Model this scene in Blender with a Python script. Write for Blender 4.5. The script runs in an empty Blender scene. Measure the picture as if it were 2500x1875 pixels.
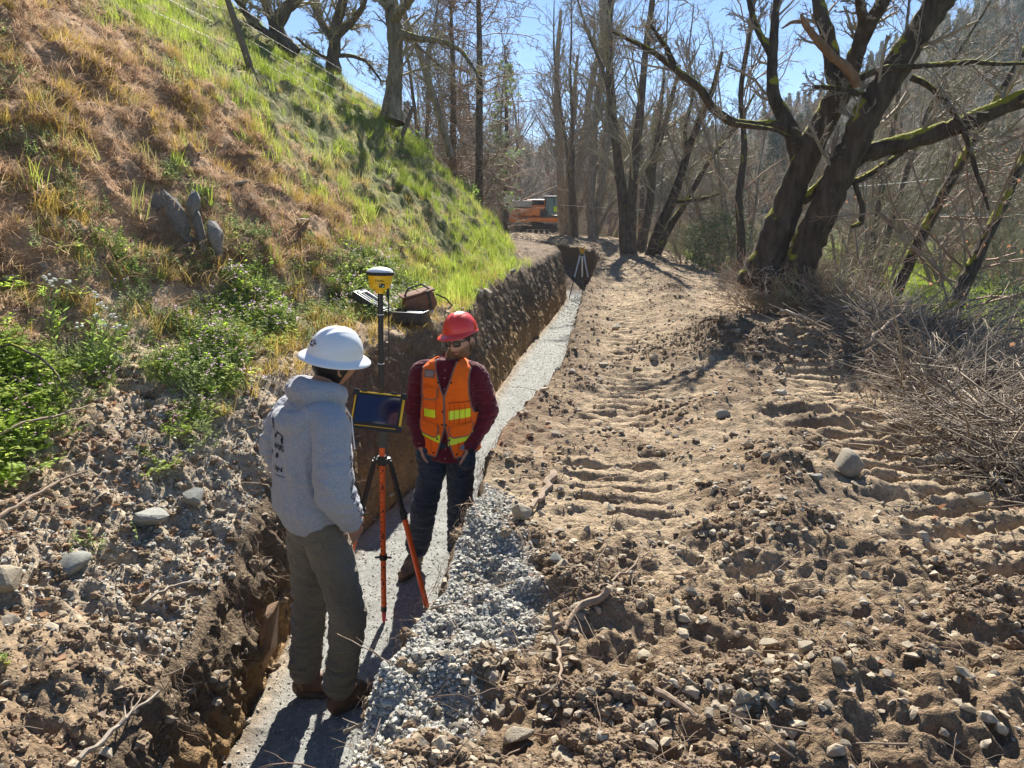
import bpy, bmesh, math, random
import numpy as np
from mathutils import Vector, Matrix, Euler

# ------------------------------------------------------------------ camera, sky, sun, exposure
scene = bpy.context.scene
COL = scene.collection
CAM_Z = 2.33
PITCH = math.radians(11.4)
FPX = 740.0
cam_data = bpy.data.cameras.new('camera')
cam_data.sensor_width = 36.0
cam_data.lens = FPX / 1024.0 * 36.0
cam_data.clip_start = 0.05
cam_data.clip_end = 4000
cam = bpy.data.objects.new('camera', cam_data)
cam.location = (0, 0, CAM_Z)
cam.rotation_euler = (math.radians(90) - PITCH, 0, 0)
COL.objects.link(cam)
scene.camera = cam

SUN_EL = math.radians(41)
SUN_AZ = math.radians(5)          # from +Y towards +X
world = bpy.data.worlds.new('World')
scene.world = world
world.use_nodes = True
wn, wl = world.node_tree.nodes, world.node_tree.links
wn.clear()
sky = wn.new('ShaderNodeTexSky'); sky.sky_type = 'NISHITA'; sky.sun_disc = False
sky.sun_elevation = SUN_EL; sky.sun_rotation = SUN_AZ
sky.air_density = 1.0; sky.dust_density = 0.0; sky.ozone_density = 5.0; sky.altitude = 1500
bg = wn.new('ShaderNodeBackground'); bg.inputs['Strength'].default_value = 0.058
out = wn.new('ShaderNodeOutputWorld')
hs = wn.new('ShaderNodeHueSaturation'); hs.inputs['Saturation'].default_value = 1.12
wl.new(sky.outputs[0], hs.inputs['Color']); wl.new(hs.outputs[0], bg.inputs[0]); wl.new(bg.outputs[0], out.inputs[0])
sun_d = bpy.data.lights.new('sun', 'SUN')
sun_d.energy = 5.0; sun_d.angle = math.radians(0.53); sun_d.color = (1.0, 0.95, 0.86)
sun = bpy.data.objects.new('sun', sun_d)
sdir = Vector((math.sin(SUN_AZ) * math.cos(SUN_EL), math.cos(SUN_AZ) * math.cos(SUN_EL), math.sin(SUN_EL)))
sun.rotation_euler = sdir.to_track_quat('Z', 'Y').to_euler()
sun.location = (0, 0, 30)
COL.objects.link(sun)
scene.view_settings.view_transform = 'Standard'
scene.view_settings.look = 'None'
scene.view_settings.gamma = 1.0
scene.view_settings.use_curve_mapping = False
scene.view_settings.exposure = 1.3
scene.cycles.use_denoising = True
scene.cycles.max_bounces = 6
scene.cycles.transparent_max_bounces = 8
scene.cycles.diffuse_bounces = 3
scene.cycles.sample_clamp_indirect = 4.0

# ------------------------------------------------------------------ small helpers
RNG = np.random.default_rng(7)
random.seed(7)
CP, SP = math.cos(PITCH), math.sin(PITCH)

def on_z(u, v, z):
    """point of the plane at height z seen at photo pixel (u, v) of 1024 x 768"""
    a, b = u - 512, v - 384
    dn = FPX * SP + b * CP; fw = FPX * CP - b * SP
    k = (CAM_Z - z) / dn
    return Vector((a * k, fw * k, z))

def at_y(u, v, y):
    a, b = u - 512, v - 384
    dn = FPX * SP + b * CP; fw = FPX * CP - b * SP
    k = y / fw
    return Vector((a * k, y, CAM_Z - dn * k))

def _hash(ix, iy, iz, seed):
    h = (ix * 374761393 + iy * 668265263 + iz * 2147483647 + seed * 974634777) & 0xFFFFFFFF
    h = ((h ^ (h >> 13)) * 1274126177) & 0xFFFFFFFF
    h = ((h ^ (h >> 16)) * 2246822519) & 0xFFFFFFFF
    return h ^ (h >> 15)

def noise3(x, y, z, seed=0):
    """gradient noise, about -1..1"""
    x, y, z = np.broadcast_arrays(np.asarray(x, float), np.asarray(y, float), np.asarray(z, float))
    fx, fy, fz = np.floor(x), np.floor(y), np.floor(z)
    ix, iy, iz = fx.astype(np.int64), fy.astype(np.int64), fz.astype(np.int64)
    x, y, z = x - fx, y - fy, z - fz
    u, v, w = x*x*x*(x*(x*6-15)+10), y*y*y*(y*(y*6-15)+10), z*z*z*(z*(z*6-15)+10)
    r = 0
    for dx in (0, 1):
        wx = u if dx else 1 - u
        for dy in (0, 1):
            wy = v if dy else 1 - v
            for dz in (0, 1):
                wz = w if dz else 1 - w
                h = _hash(ix + dx, iy + dy, iz + dz, seed)
                gx = (h & 1023) / 511.5 - 1; gy = ((h >> 10) & 1023) / 511.5 - 1; gz = ((h >> 20) & 1023) / 511.5 - 1
                r = r + wx * wy * wz * (gx * (x - dx) + gy * (y - dy) + gz * (z - dz))
    return r * 1.6

def fbm(x, y, z, octaves=4, seed=0, gain=0.5, ridged=False):
    s, a, f, t = 0, 1.0, 1.0, 0
    for o in range(octaves):
        n = noise3(x * f, y * f, z * f, seed + o * 17)
        if ridged: n = 1 - 2 * np.abs(n)
        s = s + a * n; t += a; a *= gain; f *= 2.03
    return s / t

def sstep(a, b, x):
    t = np.clip((np.asarray(x, float) - a) / (b - a), 0, 1)
    return t * t * (3 - 2 * t)

def tag(o, label=None, cat=None, group=None, kind=None):
    if label: o['label'] = label
    if cat: o['category'] = cat
    if group: o['group'] = group
    if kind: o['kind'] = kind
    return o

def link(o, parent=None):
    COL.objects.link(o)
    if parent is not None: o.parent = parent
    return o

def empty(name, loc=(0, 0, 0), rz=0.0, rot=None, scale=1.0):
    o = bpy.data.objects.new(name, None)
    o.empty_display_size = 0.1
    o.location = loc
    o.rotation_euler = rot if rot is not None else (0, 0, rz)
    o.scale = (scale,) * 3
    return link(o)

def copy_tree(o, parent=None):
    c = o.copy(); COL.objects.link(c)
    if parent is not None: c.parent = parent
    for ch in o.children: copy_tree(ch, c)
    return c

def mesh_np(name, verts, faces, smooth=True, mats=(), mi=None):
    """verts (n,3) array; faces (m,k) array or list of arrays with different k"""
    me = bpy.data.meshes.new(name)
    if isinstance(faces, np.ndarray): faces = [faces]
    faces = [f for f in faces if len(f)]
    verts = np.asarray(verts, np.float32)
    nl = sum(f.size for f in faces); npoly = sum(len(f) for f in faces)
    me.vertices.add(len(verts)); me.vertices.foreach_set('co', verts.ravel())
    me.loops.add(nl); me.polygons.add(npoly)
    me.loops.foreach_set('vertex_index', np.concatenate([f.ravel() for f in faces]).astype(np.int32))
    tot = np.concatenate([np.full(len(f), f.shape[1], np.int32) for f in faces])
    st = np.concatenate([[0], np.cumsum(tot)[:-1]]).astype(np.int32)
    me.polygons.foreach_set('loop_start', st)
    me.polygons.foreach_set('loop_total', tot)
    if smooth: me.polygons.foreach_set('use_smooth', np.ones(npoly, bool))
    if mi is not None: me.polygons.foreach_set('material_index', np.asarray(mi, np.int32))
    me.update(calc_edges=True)
    for m in (mats if isinstance(mats, (list, tuple)) else [mats]): me.materials.append(m)
    return me

def obj(name, me, parent=None, loc=None, rot=None):
    o = bpy.data.objects.new(name, me)
    if loc is not None: o.location = loc
    if rot is not None: o.rotation_euler = rot
    return link(o, parent)

def grid_faces(nu, nv, closed_v=False, flip=False):
    i = np.arange(nu - 1)[:, None]; j = np.arange(nv if closed_v else nv - 1)[None, :]
    j2 = (j + 1) % nv
    f = np.stack([i * nv + j, i * nv + j2, (i + 1) * nv + j2, (i + 1) * nv + j], -1).reshape(-1, 4)
    return f[:, ::-1] if flip else f

class MB:
    """collects shapes and links them as one mesh"""
    def __init__(s): s.v = []; s.f = {}; s.n = 0; s.mi = {}; s.m = 0
    def add(s, verts, faces, m=None):
        verts = np.asarray(verts, float)
        for f in (faces if isinstance(faces, list) and len(faces) and isinstance(faces[0], np.ndarray) else [np.asarray(faces)]):
            if len(f) == 0: continue
            s.f.setdefault(f.shape[1], []).append(f + s.n)
            s.mi.setdefault(f.shape[1], []).append(np.full(len(f), s.m if m is None else m))
        s.v.append(verts); s.n += len(verts)
        return s
    def box(s, c, d, rot=None, bevel=0.0):
        bm = bmesh.new(); bmesh.ops.create_cube(bm, size=1)
        for v in bm.verts: v.co = Vector((v.co.x * d[0], v.co.y * d[1], v.co.z * d[2]))
        if bevel > 0:
            bmesh.ops.bevel(bm, geom=bm.edges[:] , offset=bevel, segments=2, affect='EDGES', profile=0.6)
        M = Matrix.Translation(Vector(c)) @ (rot.to_matrix().to_4x4() if rot is not None else Matrix.Identity(4))
        bm.transform(M); s.bm(bm); return s
    def bm(s, bm):
        bm.verts.index_update()
        v = np.array([w.co[:] for w in bm.verts])
        fs = {}
        for f in bm.faces: fs.setdefault(len(f.verts), []).append([w.index for w in f.verts])
        s.add(v, [np.array(a) for a in fs.values()]); bm.free()
    def tube(s, pts, rad, sides=8, caps=True, flat=None):
        pts = np.asarray([tuple(p) for p in pts], float)
        rad = np.broadcast_to(np.asarray(rad, float), (len(pts),))
        v, f = tube_np(pts, rad, sides)
        if caps:
            n0 = len(v)
            v = np.vstack([v, pts[0], pts[-1]])
            k = np.arange(sides); k2 = (k + 1) % sides; b = (len(pts) - 1) * sides
            t = np.vstack([np.stack([k2, k, np.full(sides, n0)], 1), np.stack([b + k, b + k2, np.full(sides, n0 + 1)], 1)])
            s.add(v, [f, t])
        else: s.add(v, f)
        return s
    def lathe(s, prof, c=(0, 0, 0), sides=24, rot=None, sx=1, sy=1):
        prof = np.asarray(prof, float); a = np.linspace(0, 2 * np.pi, sides, endpoint=False)
        v = np.stack([prof[:, 0, None] * np.cos(a) * sx, prof[:, 0, None] * np.sin(a) * sy, np.repeat(prof[:, 1, None], sides, 1)], -1).reshape(-1, 3)
        if rot is not None: v = v @ np.array(rot.to_matrix()).T
        s.add(v + np.array(c), grid_faces(len(prof), sides, True)); return s
    def build(s, name, mat, parent=None, smooth=True, loc=None, rot=None):
        me = mesh_np(name, np.vstack(s.v), [np.vstack(a) for a in s.f.values()], smooth, mat,
                     np.concatenate([np.concatenate(a) for a in s.mi.values()]))
        if smooth:
            try: me.shade_smooth(); 
            except Exception: pass
            sharp_edges(me)
        return obj(name, me, parent, loc, rot)

def sharp_edges(me, ang=38):
    bm = bmesh.new(); bm.from_mesh(me)
    c = math.radians(ang)
    for e in bm.edges:
        if len(e.link_faces) == 2:
            try: e.smooth = e.calc_face_angle() < c
            except Exception: pass
    bm.to_mesh(me); bm.free()

def tube_np(pts, rad, sides=6):
    n = len(pts)
    t = np.gradient(pts, axis=0); t /= np.linalg.norm(t, axis=1)[:, None] + 1e-9
    ref = np.array([0, 0, 1.0]) if abs(t[0, 2]) < 0.9 else np.array([1.0, 0, 0])
    v = np.empty((n, sides, 3)); a = np.arange(sides) * 2 * np.pi / sides
    nrm = ref - t[0] * np.dot(ref, t[0]); nrm /= np.linalg.norm(nrm)
    for i in range(n):
        nrm = nrm - t[i] * np.dot(nrm, t[i]); nrm /= np.linalg.norm(nrm) + 1e-9
        b = np.cross(t[i], nrm)
        v[i] = pts[i] + rad[i] * (np.cos(a)[:, None] * nrm + np.sin(a)[:, None] * b)
    return v.reshape(-1, 3), grid_faces(n, sides, True)

# ------------------------------------------------------------------ materials
def new_mat(name):
    m = bpy.data.materials.new(name); m.use_nodes = True
    nt = m.node_tree; b = nt.nodes['Principled BSDF']
    return m, nt, b

def N(nt, typ, **kw):
    n = nt.nodes.new(typ)
    for k, v in kw.items():
        if k in n.inputs.keys(): n.inputs[k].default_value = v
        else: setattr(n, k, v)
    return n

def mix_rgb(nt, fac, a, b, blend='MIX'):
    n = nt.nodes.new('ShaderNodeMix'); n.data_type = 'RGBA'; n.blend_type = blend
    for sock, v in ((n.inputs[0], fac), (n.inputs[6], a), (n.inputs[7], b)):
        if isinstance(v, bpy.types.NodeSocket): nt.links.new(v, sock)
        elif isinstance(v, (int, float)): sock.default_value = v
        else: sock.default_value = (*v, 1) if len(v) == 3 else v
    return n.outputs[2]

def plain(name, col, rough=0.6, metal=0.0, var=0.0, scale=20, bump=0.0, bscale=60, spec=0.5, coat=0.0, col2=None, sheen=0.0, detail=4):
    m, nt, b = new_mat(name)
    b.inputs['Roughness'].default_value = rough; b.inputs['Metallic'].default_value = metal
    b.inputs['Specular IOR Level'].default_value = spec
    b.inputs['Coat Weight'].default_value = coat
    b.inputs['Sheen Weight'].default_value = sheen
    b.inputs['Base Color'].default_value = (*col, 1)
    tc = N(nt, 'ShaderNodeTexCoord')
    if var > 0 or col2:
        n = N(nt, 'ShaderNodeTexNoise', Scale=scale, Detail=float(detail), Roughness=0.65)
        nt.links.new(tc.outputs['Object'], n.inputs['Vector'])
        r = N(nt, 'ShaderNodeMapRange'); r.inputs[1].default_value = 0.32; r.inputs[2].default_value = 0.68
        nt.links.new(n.outputs[0], r.inputs[0])
        c2 = col2 or tuple(min(1, c * (1 + var)) for c in col)
        c1 = col if col2 else tuple(c * (1 - var) for c in col)
        nt.links.new(mix_rgb(nt, r.outputs[0], c1, c2), b.inputs['Base Color'])
    if bump > 0:
        n = N(nt, 'ShaderNodeTexNoise', Scale=bscale, Detail=6.0, Roughness=0.6)
        nt.links.new(tc.outputs['Object'], n.inputs['Vector'])
        bp = N(nt, 'ShaderNodeBump', Strength=1.0, Distance=bump)
        nt.links.new(n.outputs[0], bp.inputs['Height']); nt.links.new(bp.outputs[0], b.inputs['Normal'])
    return m

def attr_ground(name, attr='tint', bumps=((9, .03), (45, .012), (160, .004)), var=0.35, rough=0.95):
    """soil: colour from the zone attribute, broken up by noise; relief at three scales"""
    m, nt, b = new_mat(name)
    b.inputs['Roughness'].default_value = rough; b.inputs['Specular IOR Level'].default_value = 0.15
    at = N(nt, 'ShaderNodeAttribute', attribute_name=attr)
    geo = N(nt, 'ShaderNodeNewGeometry')
    col = at.outputs['Color']
    for sc, lo, hi in ((3.0, 1 - var * .6, 1 + var * .6), (28.0, 1 - var, 1 + var), (130.0, 1 - var, 1 + var)):
        n = N(nt, 'ShaderNodeTexNoise', Scale=sc, Detail=5.0, Roughness=0.7)
        nt.links.new(geo.outputs['Position'], n.inputs['Vector'])
        r = N(nt, 'ShaderNodeMapRange'); r.inputs[1].default_value = 0.3; r.inputs[2].default_value = 0.7
        r.inputs[3].default_value = lo; r.inputs[4].default_value = hi
        nt.links.new(n.outputs[0], r.inputs[0])
        cb = N(nt, 'ShaderNodeCombineColor')
        for k in range(3): nt.links.new(r.outputs[0], cb.inputs[k])
        col = mix_rgb(nt, 1.0, col, cb.outputs[0], 'MULTIPLY')
    nt.links.new(col, b.inputs['Base Color'])
    h = None
    for sc, d in bumps:
        n = N(nt, 'ShaderNodeTexNoise', Scale=float(sc), Detail=4.0, Roughness=0.6)
        nt.links.new(geo.outputs['Position'], n.inputs['Vector'])
        mm = N(nt, 'ShaderNodeMath', operation='MULTIPLY'); mm.inputs[1].default_value = d
        nt.links.new(n.outputs[0], mm.inputs[0])
        if h is None: h = mm.outputs[0]
        else:
            a = N(nt, 'ShaderNodeMath', operation='ADD'); nt.links.new(h, a.inputs[0]); nt.links.new(mm.outputs[0], a.inputs[1]); h = a.outputs[0]
    bp = N(nt, 'ShaderNodeBump', Strength=1.0, Distance=1.0)
    nt.links.new(h, bp.inputs['Height']); nt.links.new(bp.outputs[0], b.inputs['Normal'])
    return m

def set_color_attr(me, name, rgb):
    a = me.color_attributes.new(name, 'FLOAT_COLOR', 'POINT')
    c = np.ones((len(rgb), 4), np.float32); c[:, :3] = rgb
    a.data.foreach_set('color', c.ravel())
# ------------------------------------------------------------------ terrain
def f_w(y): return ip(y, [(0, .68), (1.8, .74), (2.5, .84), (3, .90), (3.5, .97), (4, 1.06), (6, 1.08), (20, 1.10), (300, 1.10)])
def ip(y, pts):
    p = np.array(pts, float); return np.interp(y, p[:, 0], p[:, 1])
def f_xl(y): return ip(y, [(0, -1.27), (3, -1.30), (4.5, -1.32), (5.55, -1.2), (6.24, -.98), (8, -.62), (10.9, -.22), (13.8, .12), (16.9, .57), (19.7, 1.0), (24, 1.6), (27, 2.0), (29.5, 2.0), (32, 1.3), (35, .2), (40, -.8), (50, -2.2), (65, -5), (100, -13), (300, -60)])
def f_zs(y): return ip(y, [(0, .84), (8, .90), (13, 1.1), (20, 1.35), (28, 1.65), (36, 2.0), (45, 2.3), (60, 2.5), (100, 3), (300, 5)])
def f_zl(y): return ip(y, [(0, .52), (3.3, .60), (4.2, .85), (5.2, 1.25), (6.5, 1.45), (10, 1.5), (15, 1.62), (20, 1.68), (28, 1.85), (40, 2.35), (60, 3.0), (300, 5)])
def f_floor(y): return ip(y, [(0, 0), (20, 0), (28, .06), (30.5, .55), (34, 1.75), (37, 2.0), (45, 2.25), (60, 2.45), (300, 4.6)])
def f_bench(y): return ip(y, [(0, 1.5), (4, 1.3), (6, 1.05), (8.5, .7), (12, .3), (16, .12), (18.5, .2), (21, .7), (26, 2.0), (34, 4.2), (50, 6), (300, 8)])
def f_brise(y): return ip(y, [(0, .62), (3.5, .55), (6, .25), (9, .12), (15, .1)])      # slope of the bench
def f_bw(y): return ip(y, [(0, 3.0), (5, 3.15), (9, 3.75), (15, 3.5), (22, 3.0), (28, 2.7), (34, 4.6), (40, 5.6), (60, 7), (100, 12)])
def f_off(y): return ip(y, [(0, .10), (4, .15), (6, .24), (7.2, .05), (9.2, .05), (10.8, .32), (15, .34), (30, .25), (60, .2)])
def f_mead(y): return ip(y, [(0, -.75), (6, -.7), (12, -.5), (20, -.3), (60, .9), (100, 1.9), (300, 6)])

ys = np.concatenate([np.linspace(0.35, 1.45, 24), np.geomspace(1.48, 60, 860), np.geomspace(60.6, 420, 50)])
NS = len(ys)
for k in (3, 9, 3): pass
def smooth1(a, n=9):
    k = np.ones(n) / n; p = np.pad(a, n // 2, mode='edge'); return np.convolve(p, k, 'valid')
W_TR = smooth1(f_w(ys), 31)[:, None]
XL, ZS, ZL, ZF, BE, BR, BWD, ZM = [smooth1(f(ys), 31) for f in (f_xl, f_zs, f_zl, f_floor, f_bench, f_brise, f_bw, f_mead)]
Y = ys[:, None]
WO = f_off(ys)[:, None]

d_hill = np.concatenate([np.linspace(0, 3.0, 110)[1:], 3.0 + np.cumsum(np.geomspace(.034, 4.2, 112))])
def hill_z(d, y):
    b, r = f_bench(y), f_brise(y)
    dd = np.maximum(d - b, 0)
    wav = 1 + .05 * np.sin(y * .33 + 1)
    k = 3.3
    steep = .93 * np.minimum(dd, k) + .66 * np.clip(dd - k, 0, 9) + .42 * np.clip(dd - k - 9, 0, 60)
    edge = .16 * (1 - np.exp(-dd / .5))
    return np.minimum(d, b) * r + steep * wav + edge

t_wall = np.linspace(0, 1, 42)
NCOL = {}
# left hill and bench, from far left to the crest
dl = d_hill[::-1][None, :]
X_hill = XL[:, None] - WO - dl
Z_hill = ZL[:, None] + hill_z(dl, Y)
# left wall, crest -> base
tw = t_wall[None, :]
depth_l = (ZL - ZF)[:, None]
X_wl = XL[:, None] - WO * tw[:, ::-1] ** 1.3
Z_wl = ZF[:, None] + depth_l * (1 - tw)
# floor
tf = np.linspace(0, 1, 46)[None, :]
X_fl = XL[:, None] + W_TR * tf
Z_fl = ZF[:, None] + 0 * tf
# right wall, base -> crest
depth_r = (ZS - ZF)[:, None]
X_wr = XL[:, None] + W_TR + .06 * tw
Z_wr = ZF[:, None] + depth_r * tw
# right bench
tb = np.linspace(0, 1, 178)[None, :]
XR = XL[:, None] + W_TR + .06
X_b = XR + BWD[:, None] * tb
Z_b = ZS[:, None] + 0 * tb - .10 * tb ** 2
# bank down to the meadow
ds = np.concatenate([np.linspace(0, 3.5, 48)[1:], 3.5 + np.cumsum(np.geomspace(.15, 32, 34))])[None, :]
X_s = XR + BWD[:, None] + ds
zt = Z_b[:, -1:]
bankf = sstep(0, 2.7, ds)
Z_s = zt * (1 - bankf) + ZM[:, None] * bankf
parts = [('hillside', X_hill, Z_hill), ('trench_wall', X_wl, Z_wl), ('trench_floor', X_fl, Z_fl), ('trench_wall', X_wr, Z_wr), ('dirt_track', X_b, Z_b), ('meadow', X_s, Z_s)]
X = np.concatenate([parts[0][1]] + [p[1][:, 1:] if k in (0, 1, 2, 3) else p[1] for k, p in enumerate(parts[1:])], 1)
Z = np.concatenate([parts[0][2]] + [p[2][:, 1:] if k in (0, 1, 2, 3) else p[2] for k, p in enumerate(parts[1:])], 1)
ncs = [parts[0][1].shape[1]] + [p[1].shape[1] - (1 if k in (0, 1, 2, 3) else 0) for k, p in enumerate(parts[1:])]
cb = np.cumsum([0] + ncs)                 # column boundaries
NC = X.shape[1]
YY = np.repeat(Y, NC, 1)
col = np.arange(NC)[None, :]
is_hill, is_wl, is_fl, is_wr, is_b, is_s = [((col >= cb[k]) & (col < cb[k + 1])) for k in range(6)]
D_left = np.where(is_hill, XL[:, None] - WO - X, 0)      # distance left of the crest
D_right = np.where(is_b | is_s, X - XR, 0)                # distance right of the crest
BZ = Z.copy()

far = np.clip(YY / 6, 1, 6)
fade_far = np.exp(-YY / 60)
n_big = fbm(X * .45, YY * .45, Z * .45, 3, 11)
n_med = fbm(X * 2.1, YY * 2.1, Z * 2.1, 3, 23)
n_clod = fbm(X * 7.5, YY * 7.5, Z * 7.5, 3, 31)
n_fine = fbm(X * 26, YY * 26, Z * 26, 2, 47)
bill = np.abs(noise3(X * 5.0, YY * 5.0, Z * 5.0, 61))      # lumpy
bill2 = np.abs(noise3(X * 13.0, YY * 13.0, Z * 13.0, 67))

dz = np.zeros_like(X); dx = np.zeros_like(X)
# --- hillside: terraced lumps, slumped ledges
slope_zone = sstep(0, .6, D_left - f_bench(YY)) * is_hill
bench_zone = is_hill * (1 - slope_zone)
edge0 = sstep(0, .05, D_left) * is_hill
lump = fbm(X * 1.1, YY * 1.1, Z * 2.2, 2, 83)
dz += slope_zone * (.26 * n_big + .15 * n_med + .06 * n_clod + .10 * (bill - .3) + .26 * np.abs(lump) * (1 - sstep(4.5, 7, D_left)))
near_l = 1 - sstep(4.2, 6.0, YY)
dz += bench_zone * edge0 * (.05 * n_big + .07 * n_med + .05 * n_clod + .035 * (bill - .3) + near_l * (.12 * (.25 - bill) + .07 * (.2 - bill2) + .05 * n_big))
# slump scarps running along the hill
sc = fbm(X * .9 + 40, YY * .35, Z * .9, 3, 81)
scarp = slope_zone * sstep(.05, .22, sc) * (1 - sstep(3.2, 5, D_left))
dz += -.16 * scarp
# --- track
L = D_right
band1 = np.exp(-((L - .85) / .34) ** 4); band2 = np.exp(-((L - 2.75 - .0 * YY) / .34) ** 4)
phase = YY + .10 * L + .05 * noise3(X * 1.3, YY * 1.3, 0, 5) + .018 * noise3(X * 9, YY * 9, 0, 6) + .05 * np.floor(YY / 1.7)
grouse = np.abs(((phase / .205) % 1.0) * 2 - 1)
gr = (sstep(.25, .6, grouse) - .5)
keep1 = sstep(-.35, .05, noise3(X * .8, YY * .8, 3, 91) + .12)
keep2 = sstep(-.4, .0, noise3(X * .7, YY * .7, 8, 92) + .2)
gmask = is_b * np.clip(band1 * keep1 + band2 * keep2, 0, 1) * sstep(3.0, 4.6, YY) * (1 - sstep(18, 40, YY))
rough_t = is_b * (1 - .85 * gmask) * sstep(0, .06, L) * (.55 + .45 * sstep(4.2, 3.2, YY) * 0 + .45 * (1 - sstep(3.0, 4.0, YY)))
nearr = 1 - sstep(2.6, 4.2, YY)
dz += rough_t * (.05 * n_big + .07 * n_med * (1 + nearr) + .055 * n_clod + .05 * (.25 - bill) + .05 * (.22 - bill2) + .022 * n_fine)
dz += gmask * (.058 * gr * (.6 + .8 * sstep(-.3, .3, noise3(X * 4, YY * 4, 1, 95))) - .05 + .018 * n_clod + .012 * n_fine)
dz += is_b * .10 * np.exp(-((L - 1.75) / .45) ** 2) * (1 + .6 * n_med)                      # berm between the treads
dz += is_b * .09 * np.exp(-(L / .30) ** 2) * (.6 + n_med)                                 # spoil lip on the trench edge
def mound(cx, cy, rx, ry, h, wob=.5):
    q = ((X - cx) / rx) ** 2 + ((YY - cy) / ry) ** 2
    return h * np.exp(-q) * (1 + wob * n_med)
right = (is_b | is_s)
m_dark = mound(3.25, 8.9, 1.15, .75, .42) * right
dz += m_dark
dz += right * (mound(2.55, 6.0, .8, .35, .10) + mound(1.9, 4.3, .6, .35, .07) + mound(.9, 2.05, .5, .22, .05) - mound(1.35, 2.65, .5, .25, .07) - mound(.75, 2.35, .3, .2, .05))
# --- bank right
bk = is_s * np.exp(-((ds_full := np.where(is_s, X - XR - BWD[:, None], 0)) / 4.5) ** 2)
dz += bk * (.12 * n_med + .08 * n_clod + .05 * (.25 - bill))
ridge2 = np.abs((((YY * .94 - X * .33) / .23) % 1.0) * 2 - 1)
tread_r = right * np.exp(-((X - 2.9) / .85) ** 4) * sstep(1.9, 2.6, YY) * (1 - sstep(5.5, 7.0, YY))
dz += tread_r * .085 * (sstep(.25, .6, ridge2) - .5)
dz += (is_s * (1 - np.exp(-(ds_full / 6) ** 2))) * (.12 * n_big)
# far ground
dz += .5 * (is_s & (YY > 60)) * n_big
# --- floor
dz += is_fl * (.012 * n_med + .010 * n_clod + .006 * n_fine)
cor = is_fl * (np.exp(-(np.minimum(X - XL[:, None], XL[:, None] + W_TR - X) / .10) ** 2))
dz += cor * (.05 + .05 * n_clod)
# --- walls: vertical scrapes, hanging roots, ragged lip; the top right lip leans out
wl_t = np.where(is_wl, (Z - ZF[:, None]) / np.maximum(depth_l, .05), 0)
wr_t = np.where(is_wr, (Z - ZF[:, None]) / np.maximum(depth_r, .05), 0)
scr = fbm(X * 1.5, YY * 7.0 + Z * 2.2, Z * 1.4, 4, 71)
wm = np.sin(np.pi * np.clip(wl_t, 0, 1)) ** .5
dx += is_wl * wm * (.15 * n_big + .12 * scr + .07 * n_clod + .07 * n_med + .07 * (.3 - bill) + .04 * (.25 - bill2) + .02 * n_fine)
dx += is_wl * .05 * sstep(.82, 1, wl_t) * np.sin(np.pi * wl_t)
wmr = np.sin(np.pi * np.clip(wr_t, 0, 1)) ** .5
dx += is_wr * wmr * (.05 * n_big + .05 * scr + .03 * n_clod + .015 * n_fine)
# plan wobble of everything beside the trench
wob = .09 * fbm(YY * .9, 0 * YY, 3.3, 3, 55) + .035 * fbm(YY * 4.1, 0 * YY, 7.7, 3, 56)
wobr = .07 * fbm(YY * .9, 0 * YY, 9.3, 3, 57) + .04 * fbm(YY * 4.6, 0 * YY, 1.7, 3, 58)
dx += wob * np.where(is_hill, np.exp(-D_left / .5), np.where(is_wl, wl_t * .7 + .3, 0))
dx += wobr * np.where(is_b, np.exp(-L / .35), np.where(is_wr, wr_t * .8 + .2, 0))
lipl = fbm(YY * 2.5, 0 * YY, 2.2, 3, 59)
dz += .12 * lipl * (is_hill * np.exp(-D_left / .25) + is_wl * sstep(.5, 1, wl_t))
lipr = fbm(YY * 3.0, 0 * YY, 5.2, 3, 60)
dz += .05 * lipr * (is_b * np.exp(-L / .15) + is_wr * sstep(.5, 1, wr_t))
# smooth dz seam between neighbouring zones
X = X + dx; Z = Z + dz
for c in (cb[1] - 1, cb[2] - 1, cb[3] - 1, cb[4] - 1):
    s0, s1 = c - 2, c + 3
    for A in (X, Z):
        a0, a1 = A[:, s0].copy(), A[:, s1].copy()
        for q in range(s0 + 1, s1):
            w_ = (q - s0) / (s1 - s0)
            A[:, q] = .5 * A[:, q] + .5 * (a0 * (1 - w_) + a1 * w_)
TX, TY, TZ = X, YY.copy(), Z
TY = TY + .02 * n_clod * (is_wl | is_wr)

# --- colours of the soil (what the ground is made of, zone by zone)
def C(*c): return np.array(c, float)[None, None, :]
def lerp(a, b, m): return a + (b - a) * m[..., None]
brown = C(.26, .18, .11); tan = C(.375, .285, .185); dark = C(.085, .060, .040); redb = C(.34, .205, .115)
greyg = C(.36, .36, .335); greensoil = C(.15, .17, .05)
c = np.ones(X.shape + (3,)) * tan
c = lerp(c, brown + 0 * c, sstep(-.15, .3, n_med) * .8)
c = lerp(c, dark * 1.6 + 0 * c, is_b * sstep(.05, .35, fbm(X * 1.4 + 9, YY * 2.4, 0, 3, 88)) * .65)
c = lerp(c, redb + 0 * c, is_hill * slope_zone * .75)
c = lerp(c, dark + 0 * c, scarp * .35)
c = lerp(c, brown * .85 + 0 * c, is_b * np.exp(-((L - 1.8) / .42) ** 2) * sstep(-.35, .1, n_med + .5 * n_big) * .85)
c = lerp(c, dark * 1.9 + 0 * c, is_b * sstep(.1, .3, fbm(X * 2.6 + 4, YY * 3.4, 0, 3, 89)) * .45 * (1 - gmask))
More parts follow.
